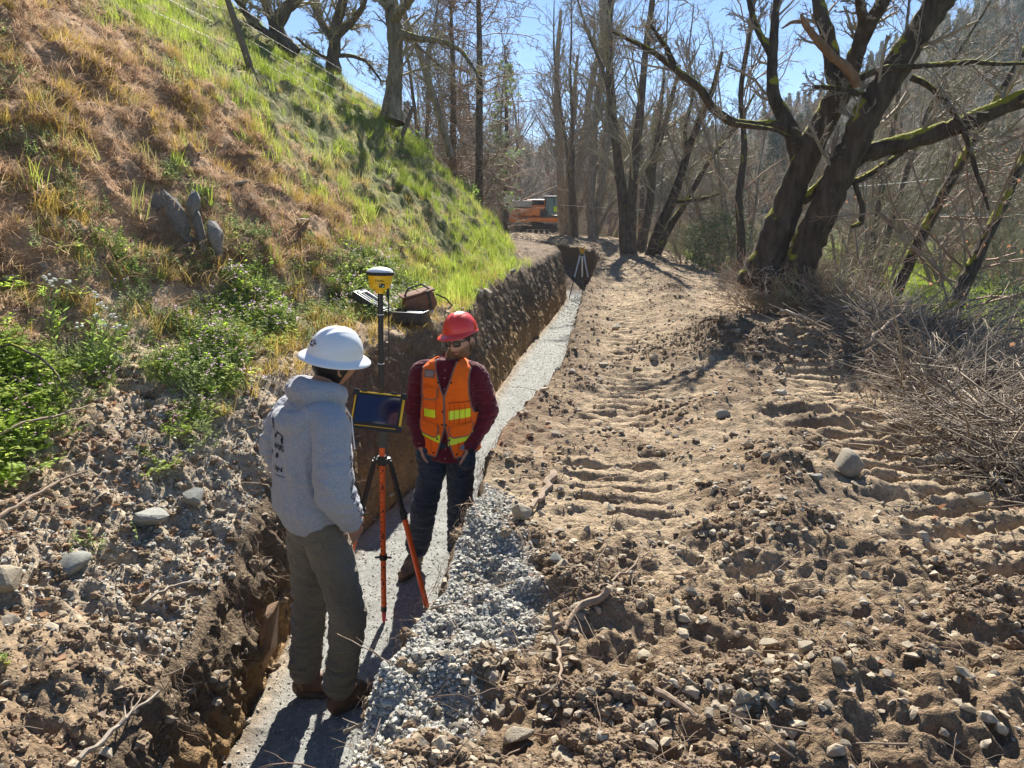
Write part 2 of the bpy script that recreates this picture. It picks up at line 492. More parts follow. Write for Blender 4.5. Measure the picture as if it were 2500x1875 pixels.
# right: mound of dark damp soil, disturbed brown foreground
c = lerp(c, dark * 1.1 + 0 * c, np.clip(m_dark * 3.2, 0, 1) * (.75 + .3 * n_med).clip(0, 1))
c = lerp(c, brown * .8 + 0 * c, is_b * (1 - sstep(2.3, 3.3, YY + .6 * n_big)) * .85)
c = lerp(c, tan * 1.12 + 0 * c, gmask * .6)
c = lerp(c, brown * .75 + 0 * c, is_b * np.exp(-(L / .35) ** 2) * sstep(4.2, 5.2, YY) * .8)
gw_ = ip(YY, [(0, .2), (1.9, .24), (2.9, .42), (3.3, .36), (3.9, .12), (4.5, -.3), (400, -.5)])
gravel = is_b * (1 - sstep(-.06, .10, L + .22 * n_med - gw_))
gravel2 = bench_zone * sstep(-.3, .1, n_big) * near_l * sstep(2.4, 3.2, YY) * .25 * (1 - sstep(.6, 1.0, D_left))
grav = np.clip(gravel + gravel2, 0, 1)
c = lerp(c, greyg * .85 + 0 * c, grav)
c = lerp(c, greyg * .85 + 0 * c, is_fl * np.clip(1 - cor, .3, 1) * (1 - sstep(28.2, 29.2, YY)))
c = lerp(c, dark * 1.8 + 0 * c, is_fl * sstep(28.2, 29.2, YY))
# walls: dark loam on top, ochre subsoil near the base
wallc = lerp(np.ones_like(c) * C(.175, .125, .080), np.ones_like(c) * C(.30, .19, .09), sstep(.45, .1, 0 * X) * 0)
och = (is_wl * (1 - sstep(.25, .55, wl_t + .2 * n_med)))
wallc = lerp(np.ones_like(c) * C(.17, .125, .082), np.ones_like(c) * C(.30, .19, .09), och * .8)
c = np.where((is_wl | is_wr)[..., None], wallc, c)
gm = np.clip(sstep(3.7, 5.6, D_left + 1.6 * n_big + .6 * n_med) * is_hill + sstep(8, 12, YY + 2 * n_big) * is_hill, 0, 1)
gm = gm * (1 - bench_zone * sstep(16, 19, YY))
c = lerp(c, dark * 1.8 + 0 * c, bench_zone * sstep(15, 18, YY) * .8)
c = lerp(c, brown * .8 + 0 * c, bench_zone * near_l * (1 - sstep(2.2, 3.0, YY + .5 * n_med)) * .8)
c = lerp(c, greensoil + 0 * c, gm * .8)
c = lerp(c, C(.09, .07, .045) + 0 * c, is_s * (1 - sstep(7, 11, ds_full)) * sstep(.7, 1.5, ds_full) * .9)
c = lerp(c, C(.16, .26, .035) + 0 * c, is_s * sstep(5, 9, ds_full + 2 * n_big) * (1 - sstep(60, 90, YY)))
c = lerp(c, C(.10, .085, .05) + 0 * c, is_s * sstep(60, 90, YY))
c = np.clip(c, .01, 1)
TC = c

mat_hill = attr_ground('hillside soil')
mat_wall = attr_ground('trench wall earth', bumps=((12, .05), (50, .02), (150, .006)))
mat_floor = attr_ground('trench gravel bedding', bumps=((60, .008), (150, .008), (320, .004)), var=.3)
mat_track = attr_ground('track dirt', bumps=((14, .03), (50, .02), (150, .008)))
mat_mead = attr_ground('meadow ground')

def strip(name, c0, c1, mat, kind='structure'):
    """columns c0..c1 inclusive"""
    n = c1 - c0 + 1
    P = np.stack([TX[:, c0:c1 + 1], TY[:, c0:c1 + 1], TZ[:, c0:c1 + 1]], -1).reshape(-1, 3)
    me = mesh_np(name, P, grid_faces(NS, n, flip=True), True, mat)
    set_color_attr(me, 'tint', TC[:, c0:c1 + 1].reshape(-1, 3))
    return tag(obj(name, me), kind=kind)
strip('hillside', 0, cb[1] - 1, mat_hill)
strip('trench_wall', cb[1] - 1, cb[2] - 1, mat_wall)
strip('trench_floor', cb[2] - 1, cb[3] - 1, mat_floor)
strip('trench_wall', cb[3] - 1, cb[4] - 1, mat_wall)
strip('dirt_track', cb[4] - 1, cb[5] - 1, mat_track)
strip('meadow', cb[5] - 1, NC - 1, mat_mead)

# --- normals, cell areas and a sampler for everything that is strewn on the ground
P_ = np.stack([TX, TY, TZ], -1)
e1 = np.gradient(P_, axis=1); e0 = np.gradient(P_, axis=0)
TN = np.cross(e1, e0); area = np.linalg.norm(TN, axis=2); TN /= area[..., None] + 1e-12
DIST = np.sqrt(TX ** 2 + TY ** 2 + (TZ - CAM_Z) ** 2)
# what the camera could see from about where it stands (with a margin)
fwv = TY * CP - (TZ - CAM_Z) * SP
uu = 512 + FPX * TX / np.maximum(fwv, .1); vv = 384 - FPX * ((TZ - CAM_Z) * CP + TY * SP) / np.maximum(fwv, .1)
INVIEW = (uu > -120) & (uu < 1144) & (vv > -120) & (vv < 860)

def scatter(n, weight, seed, power=0.0):
    """n random points on the ground; weight = density per m2, divided by distance**power"""
    r = np.random.default_rng(seed)
    w = (weight * area * INVIEW / DIST ** power)[:-1, :-1].ravel(); w = np.clip(w, 0, None); cw = np.cumsum(w)
    k = np.searchsorted(cw, r.random(n) * cw[-1]); k = np.minimum(k, len(w) - 1)
    i, j = k // (NC - 1), k % (NC - 1)
    a, b = r.random(n)[:, None], r.random(n)[:, None]
    P = (P_[i, j] * (1 - a) + P_[i + 1, j] * a) * (1 - b) + (P_[i, j + 1] * (1 - a) + P_[i + 1, j + 1] * a) * b
    return P, TN[i, j], (i, j)

def ground_at(x, y):
    """height of the ground at (x, y)"""
    i = int(np.clip(np.searchsorted(ys, y), 1, NS - 1)); 
    if abs(ys[i - 1] - y) < abs(ys[i] - y): i -= 1
    row = TX[i]; j = int(np.argmin(np.abs(row - x)))
    js = np.where(np.abs(row - x) < .04 + .01 * y)[0]
    if len(js): return float(np.max(TZ[i, js])) if is_wl[0, j] or is_wr[0, j] else float(np.mean(TZ[i, js]))
    return float(TZ[i, j])
# ------------------------------------------------------------------ instancing of uncountable stuff
def hit(u, v, r=5):
    """nearest ground point seen at photo pixel (u, v)"""
    m = np.abs(uu - u) + np.abs(vv - v) * 1.0 + np.where(fwv > .3, 0, 1e9)
    c_ = np.where(m < r)
    if len(c_[0]) == 0:
        k = np.unravel_index(np.argmin(m), m.shape); return Vector(P_[k])
    q = np.argmin(DIST[c_]); return Vector(P_[c_[0][q], c_[1][q]])

def source_collection(name, meshes):
    c_ = bpy.data.collections.new(name)
    for k, me in enumerate(meshes):
        o = bpy.data.objects.new('%s_%02d' % (name, k), me); c_.objects.link(o)
    return c_

def instanced(name, P, rot, scale, idx, meshes, label=None, cat=None, keep=None):
    n = len(P)
    me = bpy.data.meshes.new(name)
    me.vertices.add(n); me.vertices.foreach_set('co', np.asarray(P, np.float32).ravel())
    a = me.attributes.new('rot', 'FLOAT_VECTOR', 'POINT'); a.data.foreach_set('vector', np.asarray(rot, np.float32).ravel())
    a = me.attributes.new('scl', 'FLOAT_VECTOR', 'POINT')
    sc_ = np.asarray(scale, np.float32); sc_ = np.repeat(sc_[:, None], 3, 1) if sc_.ndim == 1 else sc_
    a.data.foreach_set('vector', sc_.ravel())
    a = me.attributes.new('pick', 'INT', 'POINT'); a.data.foreach_set('value', np.asarray(idx, np.int32))
    o = obj(name, me)
    ng = bpy.data.node_groups.new(name, 'GeometryNodeTree')
    ng.interface.new_socket('Geometry', in_out='INPUT', socket_type='NodeSocketGeometry')
    ng.interface.new_socket('Geometry', in_out='OUTPUT', socket_type='NodeSocketGeometry')
    nd, lk = ng.nodes, ng.links
    gi, go = nd.new('NodeGroupInput'), nd.new('NodeGroupOutput')
    ci = nd.new('GeometryNodeCollectionInfo'); ci.inputs['Collection'].default_value = source_collection(name + '_source', meshes)
    ci.inputs['Separate Children'].default_value = True; ci.inputs['Reset Children'].default_value = True
    ip_ = nd.new('GeometryNodeInstanceOnPoints'); ip_.inputs['Pick Instance'].default_value = True
    def named(nm, ty):
        q = nd.new('GeometryNodeInputNamedAttribute'); q.data_type = ty; q.inputs['Name'].default_value = nm
        return [s for s in q.outputs if s.enabled and s.name == 'Attribute'][0]
    e2r = nd.new('FunctionNodeEulerToRotation')
    lk.new(named('rot', 'FLOAT_VECTOR'), e2r.inputs[0])
    lk.new(gi.outputs[0], ip_.inputs['Points']); lk.new(ci.outputs[0], ip_.inputs['Instance'])
    lk.new(named('pick', 'INT'), ip_.inputs['Instance Index']); lk.new(e2r.outputs[0], ip_.inputs['Rotation'])
    lk.new(named('scl', 'FLOAT_VECTOR'), ip_.inputs['Scale']); lk.new(ip_.outputs[0], go.inputs[0])
    md = o.modifiers.new('strewn', 'NODES'); md.node_group = ng
    return tag(o, label, cat, kind='stuff')

def rocks_mesh(name, seed, mat, kind='rock', n=16, flat=.65):
    r = np.random.default_rng(seed)
    bm = bmesh.new()
    if kind == 'rock':
        p = r.normal(size=(n, 3)); p /= np.linalg.norm(p, axis=1)[:, None]; p *= r.uniform(.75, 1.05, n)[:, None]
        p *= np.array([1, r.uniform(.65, .95), r.uniform(flat * .7, flat)])
        vs = [bm.verts.new(q * .5) for q in p]
        h = bmesh.ops.convex_hull(bm, input=vs)
        bmesh.ops.delete(bm, geom=[g for g in h['geom_interior'] if isinstance(g, bmesh.types.BMVert)], context='VERTS')
        smooth = False
    else:
        bmesh.ops.create_icosphere(bm, subdivisions=3, radius=.5)
        co = np.array([v.co[:] for v in bm.verts])
        nn = noise3(co[:, 0] * 3 + seed * 7, co[:, 1] * 3, co[:, 2] * 3, seed)
        n2 = noise3(co[:, 0] * 8 + seed * 7, co[:, 1] * 8, co[:, 2] * 8, seed)
        n4 = noise3(co[:, 0] * 16, co[:, 1] * 16, co[:, 2] * 16, seed)
        for v, a, b, e_ in zip(bm.verts, nn, n2, n4): v.co *= 1 + .42 * a + .34 * b + .16 * e_
        for v in bm.verts: v.co.z *= .75
        smooth = False
    me = bpy.data.meshes.new(name); bm.to_mesh(me); bm.free()
    if smooth: me.shade_smooth()
    me.materials.append(mat); return me

def ramp_random(name, cols, rough=.9, bump=.0, scale=30, trans=0.0, var=.25, spec=.25):
    """colour picked per piece from cols"""
    m, nt, b = new_mat(name)
    b.inputs['Roughness'].default_value = rough; b.inputs['Specular IOR Level'].default_value = spec
    oi = N(nt, 'ShaderNodeObjectInfo')
    cr = N(nt, 'ShaderNodeValToRGB'); e = cr.color_ramp.elements
    e[0].position = 0; e[0].color = (*cols[0], 1); e[1].position = 1; e[1].color = (*cols[-1], 1)
    for k, cc in enumerate(cols[1:-1]):
        q = e.new((k + 1) / (len(cols) - 1)); q.color = (*cc, 1)
    nt.links.new(oi.outputs['Random'], cr.inputs[0])
    geo = N(nt, 'ShaderNodeNewGeometry')
    n = N(nt, 'ShaderNodeTexNoise', Scale=float(scale), Detail=4.0)
    nt.links.new(geo.outputs['Position'], n.inputs['Vector'])
    r = N(nt, 'ShaderNodeMapRange'); r.inputs[1].default_value = .3; r.inputs[2].default_value = .7; r.inputs[3].default_value = 1 - var; r.inputs[4].default_value = 1 + var
    nt.links.new(n.outputs[0], r.inputs[0])
    cbn = N(nt, 'ShaderNodeCombineColor')
    for k in range(3): nt.links.new(r.outputs[0], cbn.inputs[k])
    colr = mix_rgb(nt, 1.0, cr.outputs[0], cbn.outputs[0], 'MULTIPLY')
    nt.links.new(colr, b.inputs['Base Color'])
    if bump:
        bp = N(nt, 'ShaderNodeBump', Strength=1.0, Distance=bump); nt.links.new(n.outputs[0], bp.inputs['Height']); nt.links.new(bp.outputs[0], b.inputs['Normal'])
    if trans > 0:
        tr = N(nt, 'ShaderNodeBsdfTranslucent'); nt.links.new(colr, tr.inputs[0])
        mx = N(nt, 'ShaderNodeMixShader'); mx.inputs[0].default_value = trans
        nt.links.new(b.outputs[0], mx.inputs[1]); nt.links.new(tr.outputs[0], mx.inputs[2])
        nt.links.new(mx.outputs[0], nt.nodes['Material Output'].inputs[0])
    return m

m_tanrock = ramp_random('tan rock', [(.30, .235, .155), (.40, .33, .235), (.24, .20, .15), (.36, .30, .22), (.45, .39, .29)], bump=.004, scale=45)
m_clod = ramp_random('earth clod', [(.20, .14, .088), (.28, .205, .13), (.15, .105, .066), (.25, .175, .11)], bump=.006, scale=40)
m_gravel = ramp_random('grey crushed gravel', [(.40, .385, .33), (.50, .475, .41), (.29, .275, .235), (.44, .42, .36), (.34, .29, .22)], scale=60)
m_bedding = ramp_random('bedding gravel', [(.36, .345, .30), (.48, .465, .41), (.28, .265, .235), (.42, .40, .35)], scale=60)
m_stick = ramp_random('dry stick', [(.26, .19, .13), (.36, .28, .20), (.20, .14, .10)], scale=30)
m_brush = ramp_random('cut brush', [(.21, .165, .12), (.33, .275, .21), (.12, .09, .065), (.45, .39, .31), (.19, .13, .085)], scale=20)

rock_set = [rocks_mesh('stone', s, m_tanrock, n=13 + s % 4, flat=.5 + .08 * (s % 4)) for s in range(8)]
clod_set = [rocks_mesh('clod', s, m_clod, 'clod') for s in range(6)]
grav_set = [rocks_mesh('gravel_piece', 50 + s, m_gravel, n=11, flat=.7) for s in range(6)]
bed_set = [rocks_mesh('bedding_piece', 70 + s, m_bedding, n=10, flat=.5) for s in range(6)]

def rrot(n, r, tilt=3.14): return np.stack([r.uniform(-tilt, tilt, n), r.uniform(-tilt, tilt, n), r.uniform(-3.14, 3.14, n)], 1)

def strew(name, n, weight, seed, meshes, lo, hi, power, label, cat, dist_scale=0.0, sink=.25, pw=2.5, tilt=.5):
    P, Nn, _ = scatter(n, weight, seed, power)
    r = np.random.default_rng(seed + 1)
    d = np.linalg.norm(P - np.array([0, 0, CAM_Z]), axis=1)
    s = lo + (hi - lo) * r.random(n) ** pw
    s = np.maximum(s, dist_scale * d)
    P = P + Nn * (s * (.5 - sink) * .5)[:, None]
    return instanced(name, P, rrot(n, r, tilt), s, r.integers(0, len(meshes), n), meshes, label, cat)

w_track = (is_b * (1 - grav * .9) * (.35 + sstep(-.1, .35, n_med)) * (1 - .6 * gmask) + is_s * (1 - sstep(.6, 1.6, ds_full)) * .5)
strew('loose_stones', 46000, w_track, 101, rock_set, .009, .07, 1.1, 'tan angular stones strewn all over the dirt track', 'stones', .0016, pw=4.0)
strew('earth_clods', 24000, w_track * sstep(.0, .3, n_med) * (1 - gmask) * (.5 + 2.5 * (YY < 3.2)) + bench_zone * near_l * 1.0 + is_b * np.clip(m_dark * 5, 0, 1) * 3, 102, clod_set, .007, .050, 1.2, 'crumbled brown earth clods over the track and the banks', 'soil', .0013, pw=5.0)
strew('gravel_spill', 17000, grav, 103, grav_set, .006, .034, 0.9, 'light grey crushed gravel spilled along the trench edge', 'gravel', .0016, pw=2.4, sink=.25)
strew('bedding_gravel', 16000, is_fl * 1.0, 104, bed_set, .008, .026, 1.3, 'pale gravel bedding on the trench floor', 'gravel', .0016, pw=2.2, sink=.2)
strew('slope_stones', 5000, is_hill * slope_zone * (1 - gm) * (.2 + (n_med > .1)) + bench_zone * .6 * (YY < 15), 105, rock_set, .012, .075, 1.2, 'small stones and rubble lying on the left bank', 'stones', .0022, pw=3.5)
strew('wall_stones', 2600, (is_wl | is_wr) * 1.0, 106, rock_set + clod_set, .015, .09, 1.2, 'stones and lumps sticking out of the trench walls', 'stones', .002, pw=3, sink=.45)

# ------------------------------------------------------------------ sticks, roots, brush
def crooked(seed, L=1.0, r0=.012, n=7, bend=.16, fork=2, sides=5, mb=None, start=(0, 0, 0), d=(1, 0, 0)):
    r = np.random.default_rng(seed); mb = mb or MB()
    p = np.array(start, float); dd = np.array(d, float); pts = [p.copy()]
    for k in range(n - 1):
        dd = dd + r.normal(size=3) * bend; dd /= np.linalg.norm(dd); p = p + dd * L / (n - 1); pts.append(p.copy())
    rad = np.linspace(r0, r0 * .35, n)
    mb.tube(pts, rad, sides)
    for k in range(fork):
        q = r.integers(1, n - 1); d2 = dd + r.normal(size=3) * .7; d2 /= np.linalg.norm(d2)
        crooked(seed * 13 + k + 1, L * r.uniform(.25, .5), rad[q] * .7, 5, bend * 1.2, 0, sides, mb, pts[q], d2)
    return mb
def mb_mesh(mb, name, mat):
    return mesh_np(name, np.vstack(mb.v), [np.vstack(a) for a in mb.f.values()], True, mat)
stick_set = [mb_mesh(crooked(s, 1, .014, fork=1 + s % 3, sides=4), 'twig', m_stick) for s in range(6)]
P, Nn, _ = scatter(1300, is_b * (.3 + 1.5 * (YY < 3.5)) + bench_zone * .9 + (is_wl | is_wr) * .5, 110, 1.2)
r = np.random.default_rng(111)
instanced('fallen_twigs', P + Nn * .012, np.stack([r.normal(0, .12, 1300), r.normal(0, .2, 1300), r.uniform(-3.14, 3.14, 1300)], 1), r.uniform(.05, .30, 1300), r.integers(0, 6, 1300), stick_set, 'dry twigs and root bits scattered over the dirt', 'twigs')
# roots hanging from the walls
def root_mesh(seed):
    mb = MB(); r = np.random.default_rng(seed)
    for k in range(7):
        crooked(seed * 31 + k, r.uniform(.3, 1), .006, 7, .22, 1, 3, mb, r.normal(0, .12, 3), (r.normal() * .4, r.normal() * .4, -1))
    return mb_mesh(mb, 'root', m_stick)
P, Nn, _ = scatter(1500, is_wl * sstep(.35, .8, wl_t) + is_wr * sstep(.3, .8, wr_t) * .8 + edge0 * (D_left < .15) * is_hill * .4, 112, 1.0)
instanced('hanging_roots', P + Nn * .02, rrot(1500, r, .5), r.uniform(.07, .26, 1500), r.integers(0, 4, 1500), [root_mesh(s) for s in range(4)], 'fine roots hanging out of the cut trench walls', 'roots')

def brush_mesh(seed, n=16, mat=m_brush, flat=.25, L=(.5, 1.2), r0=.007):
    mb = MB(); r = np.random.default_rng(seed)
    for k in range(n):
        a = r.normal(0, .5) + (math.pi if r.random() < .3 else 0)
        d = (math.cos(a), math.sin(a), r.normal(.1, flat))
        crooked(seed * 57 + k, r.uniform(*L), r0 * r.uniform(.6, 1.6), 6, .10, 2, 3, mb, r.normal(0, .25, 3) * np.array([1, 1, .35]), d)
    return mb_mesh(mb, 'brush', mat)
brush_set = [brush_mesh(s) for s in range(6)]
dedge = np.where(is_s, ds_full, np.where(is_b, L - BWD[:, None], -9))
w_br = sstep(-.05, .5, dedge + .35 * n_big) * (1 - sstep(3.2, 5.0, dedge)) * (YY > 4.0) * (YY < 19)
nb = 2700
P, Nn, ij = scatter(nb, w_br, 120, 1.0)
r = np.random.default_rng(121)
lift = r.random(nb) ** 1.5 * .55 * np.clip(dedge[ij] / 1.2, .15, 1)
P[:, 2] += .04 + lift
instanced('cut_brush', P, np.stack([r.normal(0, .3, nb), r.normal(0, .25, nb), r.normal(.5, .7, nb)], 1), r.uniform(.5, 1.15, nb), r.integers(0, 6, nb), brush_set, 'tangled heap of cut grey brush along the right bank', 'brush')

big_set = [brush_mesh(40 + s, 3, m_brush, .3, (.8, 1.6), .016) for s in range(4)]
P, Nn, ij = scatter(260, w_br, 125, 1.0)
r = np.random.default_rng(126)
P[:, 2] += .1 + r.random(260) * .5 * np.clip(dedge[ij] / 1.2, .1, 1)
instanced('cut_branches', P, np.stack([r.normal(0, .4, 260), r.normal(0, .3, 260), r.normal(.5, .9, 260)], 1), r.uniform(.5, 1.1, 260), r.integers(0, 4, 260), big_set, 'thicker cut branches lying in the brush heap', 'brush')
# ------------------------------------------------------------------ grasses and weeds
def blades(seed, n, h, spread, w, lean, curl, mat, name='blade', hv=.4):
    r = np.random.default_rng(seed)
    base = r.normal(0, spread, (n, 3)); base[:, 2] = -.02
    az = r.uniform(0, 2 * np.pi, n); H = h * r.uniform(1 - hv, 1 + hv * .5, n)
    out_ = np.stack([np.cos(az), np.sin(az), 0 * az], 1); ln = (lean * r.uniform(.2, 1.2, n))[:, None]
    side = np.stack([-np.sin(az + r.normal(0, .8, n)), np.cos(az), 0 * az], 1); side /= np.linalg.norm(side, axis=1)[:, None]
    V, F = [], []
    ts = (0, .4, .75, 1)
    for k, t in enumerate(ts):
        c_ = base + out_ * ln * H[:, None] * (t + curl * t * t) + np.array([0, 0, 1]) * (H * (t - curl * .55 * t ** 3))[:, None]
        ww = (w * (1 - t ** 1.5) + .0004)
        V.append(c_ - side * ww / 2); V.append(c_ + side * ww / 2)
    V = np.stack(V, 1).reshape(-1, 3)      # n, 8
    b = np.arange(n)[:, None] * 8
    F = np.concatenate([b + np.array([[0, 1, 3, 2]]), b + np.array([[2, 3, 5, 4]]), b + np.array([[4, 5, 7, 6]])], 0)
    return mesh_np(name, V, F, False, mat)

m_green = ramp_random('fresh grass', [(.25, .34, .04), (.36, .44, .065), (.19, .27, .03), (.45, .49, .11), (.30, .39, .05)], trans=.6, var=.3, scale=5, rough=.6)
m_yel = ramp_random('seeding grass', [(.45, .47, .13), (.52, .48, .19), (.36, .42, .09)], trans=.5, var=.3, scale=5, rough=.7)
m_dead = ramp_random('dead tuft', [(.42, .27, .17), (.58, .42, .27), (.30, .18, .11), (.66, .51, .34)], trans=.5, var=.3, scale=8, rough=.9)
m_orange = ramp_random('orange tuft', [(.50, .34, .08), (.56, .42, .12), (.44, .33, .08)], trans=.4, var=.3, scale=8, rough=.9)
g_green = [blades(200 + s, 26, .26, .045, .007, .28, .35, m_green) for s in range(5)]
g_yel = [blades(220 + s, 22, .30, .05, .005, .25, .25, m_yel) for s in range(3)]
g_dead = [blades(240 + s, 44, .085, .035, .0035, .9, 1.0, m_dead) for s in range(5)]
g_or = [blades(260 + s, 26, .17, .03, .004, .5, .5, m_orange) for s in range(3)]

def plant(name, n, weight, seed, meshes, lo, hi, power, label, cat, tilt=.2, down=0.0):
    P, Nn, _ = scatter(n, weight, seed, power)
    r = np.random.default_rng(seed + 1)
    ax = np.stack([r.normal(0, tilt, n), r.normal(0, tilt, n) + down, r.uniform(-3.14, 3.14, n)], 1)
    return instanced(name, P, ax, r.uniform(lo, hi, n), r.integers(0, len(meshes), n), meshes, label, cat)
holes = (1 - .9 * scarp)
gband = sstep(-.2, .35, noise3(X * .6, YY * .6, Z * .6, 140) + .4 * n_med)
w_green = is_hill * gm * holes * (.35 + gband) + is_hill * slope_zone * (1 - gm) * .10 * (gband > .8) + bench_zone * sstep(7.5, 9.5, YY) * (1 - sstep(15, 17, YY)) * .8
plant('green_grass', 62000, w_green, 141, g_green, .5, 1.2, .9, 'bright green grass covering the upper hillside', 'grass')
plant('seeding_grass', 14000, is_hill * gm * holes * (1.1 - gband) + is_hill * slope_zone * (1 - gm) * .12, 142, g_yel, .5, 1.1, .9, 'yellow-green seeding grass mixed into the hillside', 'grass')
brownz = is_hill * slope_zone * (1 - gm * .92)
plant('dead_tufts', 16000, brownz * (.10 + sstep(-.02, .2, n_clod + .4 * n_med)), 143, g_dead, .5, 1.4, 1.0, 'matted brown dead grass tufts on the eroded slope', 'grass', .35)
plant('orange_tufts', 4200, brownz * sstep(0, .3, n_med) + bench_zone * (1 - near_l) * .3 * (YY < 15), 144, g_or, .5, 1.3, 1.0, 'orange dry grass tufts on the eroded slope', 'grass', .25)

def leafy(seed, n, h, spread, ls, mat, name='weed', up=.6, stems=True, flower=None):
    """stems carrying small oval leaves"""
    r = np.random.default_rng(seed); mb = MB()
    V, F = [], []
    for k in range(n):
        b0 = np.array([r.normal(0, spread), r.normal(0, spread), 0]); top = b0 + np.array([r.normal(0, spread), r.normal(0, spread), h * r.uniform(.5, 1.1)])
        if stems: mb.m = 1; mb.tube([b0, (b0 + top) / 2 + r.normal(0, .01, 3), top], [.003, .0025, .0015], 3, caps=False)
        mb.m = 0
        for q in range(7):
            t = r.uniform(.15, 1); c_ = b0 * (1 - t) + top * t; a = r.uniform(0, 6.28); s = ls * r.uniform(.6, 1.3) * (1.2 - .5 * t)
            o_ = np.array([math.cos(a), math.sin(a), r.uniform(-.2, up)]); o_ /= np.linalg.norm(o_); sd = np.cross(o_, [0, 0, 1]); sd /= np.linalg.norm(sd)
            mb.add([c_, c_ + o_ * s * .5 + sd * s * .32, c_ + o_ * s - np.array([0, 0, s * .15]), c_ + o_ * s * .5 - sd * s * .32], np.array([[0, 1, 2, 3]]))
        if flower:
            mb.m = 2
            for q in range(3):
                c_ = top + r.normal(0, .008, 3); s = flower
                mb.add([c_ + [s, 0, 0], c_ + [0, s, .3 * s], c_ + [-s, 0, 0], c_ + [0, -s, .3 * s]], np.array([[0, 1, 2, 3]]))
    return mb
m_weed = ramp_random('weed leaf', [(.32, .46, .05), (.44, .58, .09), (.52, .60, .15), (.24, .36, .06)], trans=.68, var=.25, scale=12, rough=.6)
m_sage = ramp_random('pale weed leaf', [(.36, .46, .16), (.48, .55, .24), (.30, .42, .11)], trans=.55, var=.25, scale=12, rough=.7)
m_pink = plain('pink flower', (.48, .26, .42), .7)
m_white = plain('white flower', (.75, .75, .66), .7)
m_stem = plain('green stem', (.20, .26, .08), .7)
def leafset(seed0, k, mat, fl=None, **kw):
    res = []
    for s in range(k):
        mb = leafy(seed0 + s, mat=mat, flower=(.009 if fl else None), **kw)
        res.append(mesh_np('weed', np.vstack(mb.v), [np.vstack(a) for a in mb.f.values()], False, [mat, m_stem, fl or mat], np.concatenate([np.concatenate(a) for a in mb.mi.values()])))
    return res
w_a = leafset(300, 2, m_weed, None, n=9, h=.15, spread=.05, ls=.035) + leafset(302, 2, m_weed, m_pink, n=8, h=.16, spread=.05, ls=.035)
w_b = leafset(320, 4, m_sage, None, n=12, h=.12, spread=.05, ls=.022)
w_c = leafset(340, 3, m_weed, None, n=14, h=.09, spread=.07, ls=.05)
wz = bench_zone * sstep(.30, .6, D_left) * sstep(1.2, 2.2, YY) * (1 - sstep(9, 12, YY)) + is_hill * slope_zone * (1 - sstep(.0, .35, D_left - f_bench(YY))) * (1 - sstep(7, 9, YY)) * .6
wz = wz * (1 - .97 * near_l * (1 - sstep(.95, 1.25, D_left + .3 * n_big)))
wgap = .03 + sstep(.02, .3, noise3(X * 1.1, YY * 1.1, Z * 1.1, 150) + .3 * n_med)
plant('flowering_weeds', 1000, wz * wgap * (YY > 3.5) , 151, w_a, .5, 1.1, .8, 'leafy weeds with tiny pink flowers along the foot of the slope', 'weeds')
plant('feathery_weeds', 1500, wz * (1.2 - wgap * .6) * wgap, 152, w_b, .5, 1.1, .8, 'pale feathery weeds along the foot of the slope', 'weeds')
plant('broadleaf_weeds', 700, wz * wgap * (.3 + (YY < 4.5)), 153, w_c, .5, 1.0, .8, 'low broad-leaved green weeds on the left bench', 'weeds')
plant('slope_weeds', 1500, brownz * (noise3(X * 1.1, YY * 1.1, Z * 1.1, 160) > .2), 154, w_b, .5, 1.2, .9, 'small pale weeds dotted over the brown slope', 'weeds')
# leaf litter
def leaf_mesh(seed, mat):
    r = np.random.default_rng(seed)
    a = np.linspace(0, 2 * np.pi, 9)[:-1]; rr = .5 * (1 - .35 * (np.arange(8) % 2)); z = r.normal(0, .09, 8)
    V = np.vstack([np.stack([rr * np.cos(a), rr * .7 * np.sin(a), z], 1), [0, 0, -.04]])
    return mesh_np('leaf', V, np.array([[k, (k + 1) % 8, 8] for k in range(8)]), False, mat)
m_litter = ramp_random('dry leaf', [(.36, .20, .12), (.28, .15, .08), (.42, .30, .20), (.22, .13, .09), (.40, .34, .27)], trans=.25, scale=20)
lit = [leaf_mesh(s, m_litter) for s in range(4)]
nl_ = 3200
P, Nn, _ = scatter(nl_, bench_zone * (YY < 15) * (.3 + 2.0 * (np.abs(D_left - .9) < .35) * (YY > 3)) + (dedge > -.6) * (dedge < 3) * .7 * (YY < 18) + is_b * .04, 170, 1.0)
instanced('leaf_litter', P + Nn * .01, rrot(nl_, r, .6), r.uniform(.025, .08, nl_), r.integers(0, 4, nl_), lit, 'dry brown leaves lying on the bench and under the brush', 'leaves')
# meadow grass
plant('meadow_grass', 20000, is_s * sstep(4.5, 7.5, ds_full + n_big) * (YY < 75), 171, g_green, .8, 1.8, 1.1, 'bright green grass of the meadow beyond the trees', 'grass')
# ------------------------------------------------------------------ bare trees
def tubes_batch(pts, rad, sides=3):
    """pts (B, n, 3), rad (B, n) -> verts, faces"""
    B, n, _ = pts.shape
    t = np.gradient(pts, axis=1); t /= np.linalg.norm(t, axis=2)[..., None] + 1e-9
    tm = t.mean(1); ref = np.where(np.abs(tm[:, 2:3]) < .8, np.array([[0, 0, 1.0]]), np.array([[1.0, 0, 0]]))[:, None, :]
    nr = np.cross(t, ref); nr /= np.linalg.norm(nr, axis=2)[..., None] + 1e-9
    bi = np.cross(t, nr); a = np.arange(sides) * 2 * np.pi / sides
    v = pts[:, :, None, :] + rad[:, :, None, None] * (np.cos(a)[:, None] * nr[:, :, None, :] + np.sin(a)[:, None] * bi[:, :, None, :])
    f = grid_faces(n, sides, True)
    F = (np.arange(B)[:, None, None] * (n * sides) + f[None]).reshape(-1, 4)
    return v.reshape(-1, 3), F

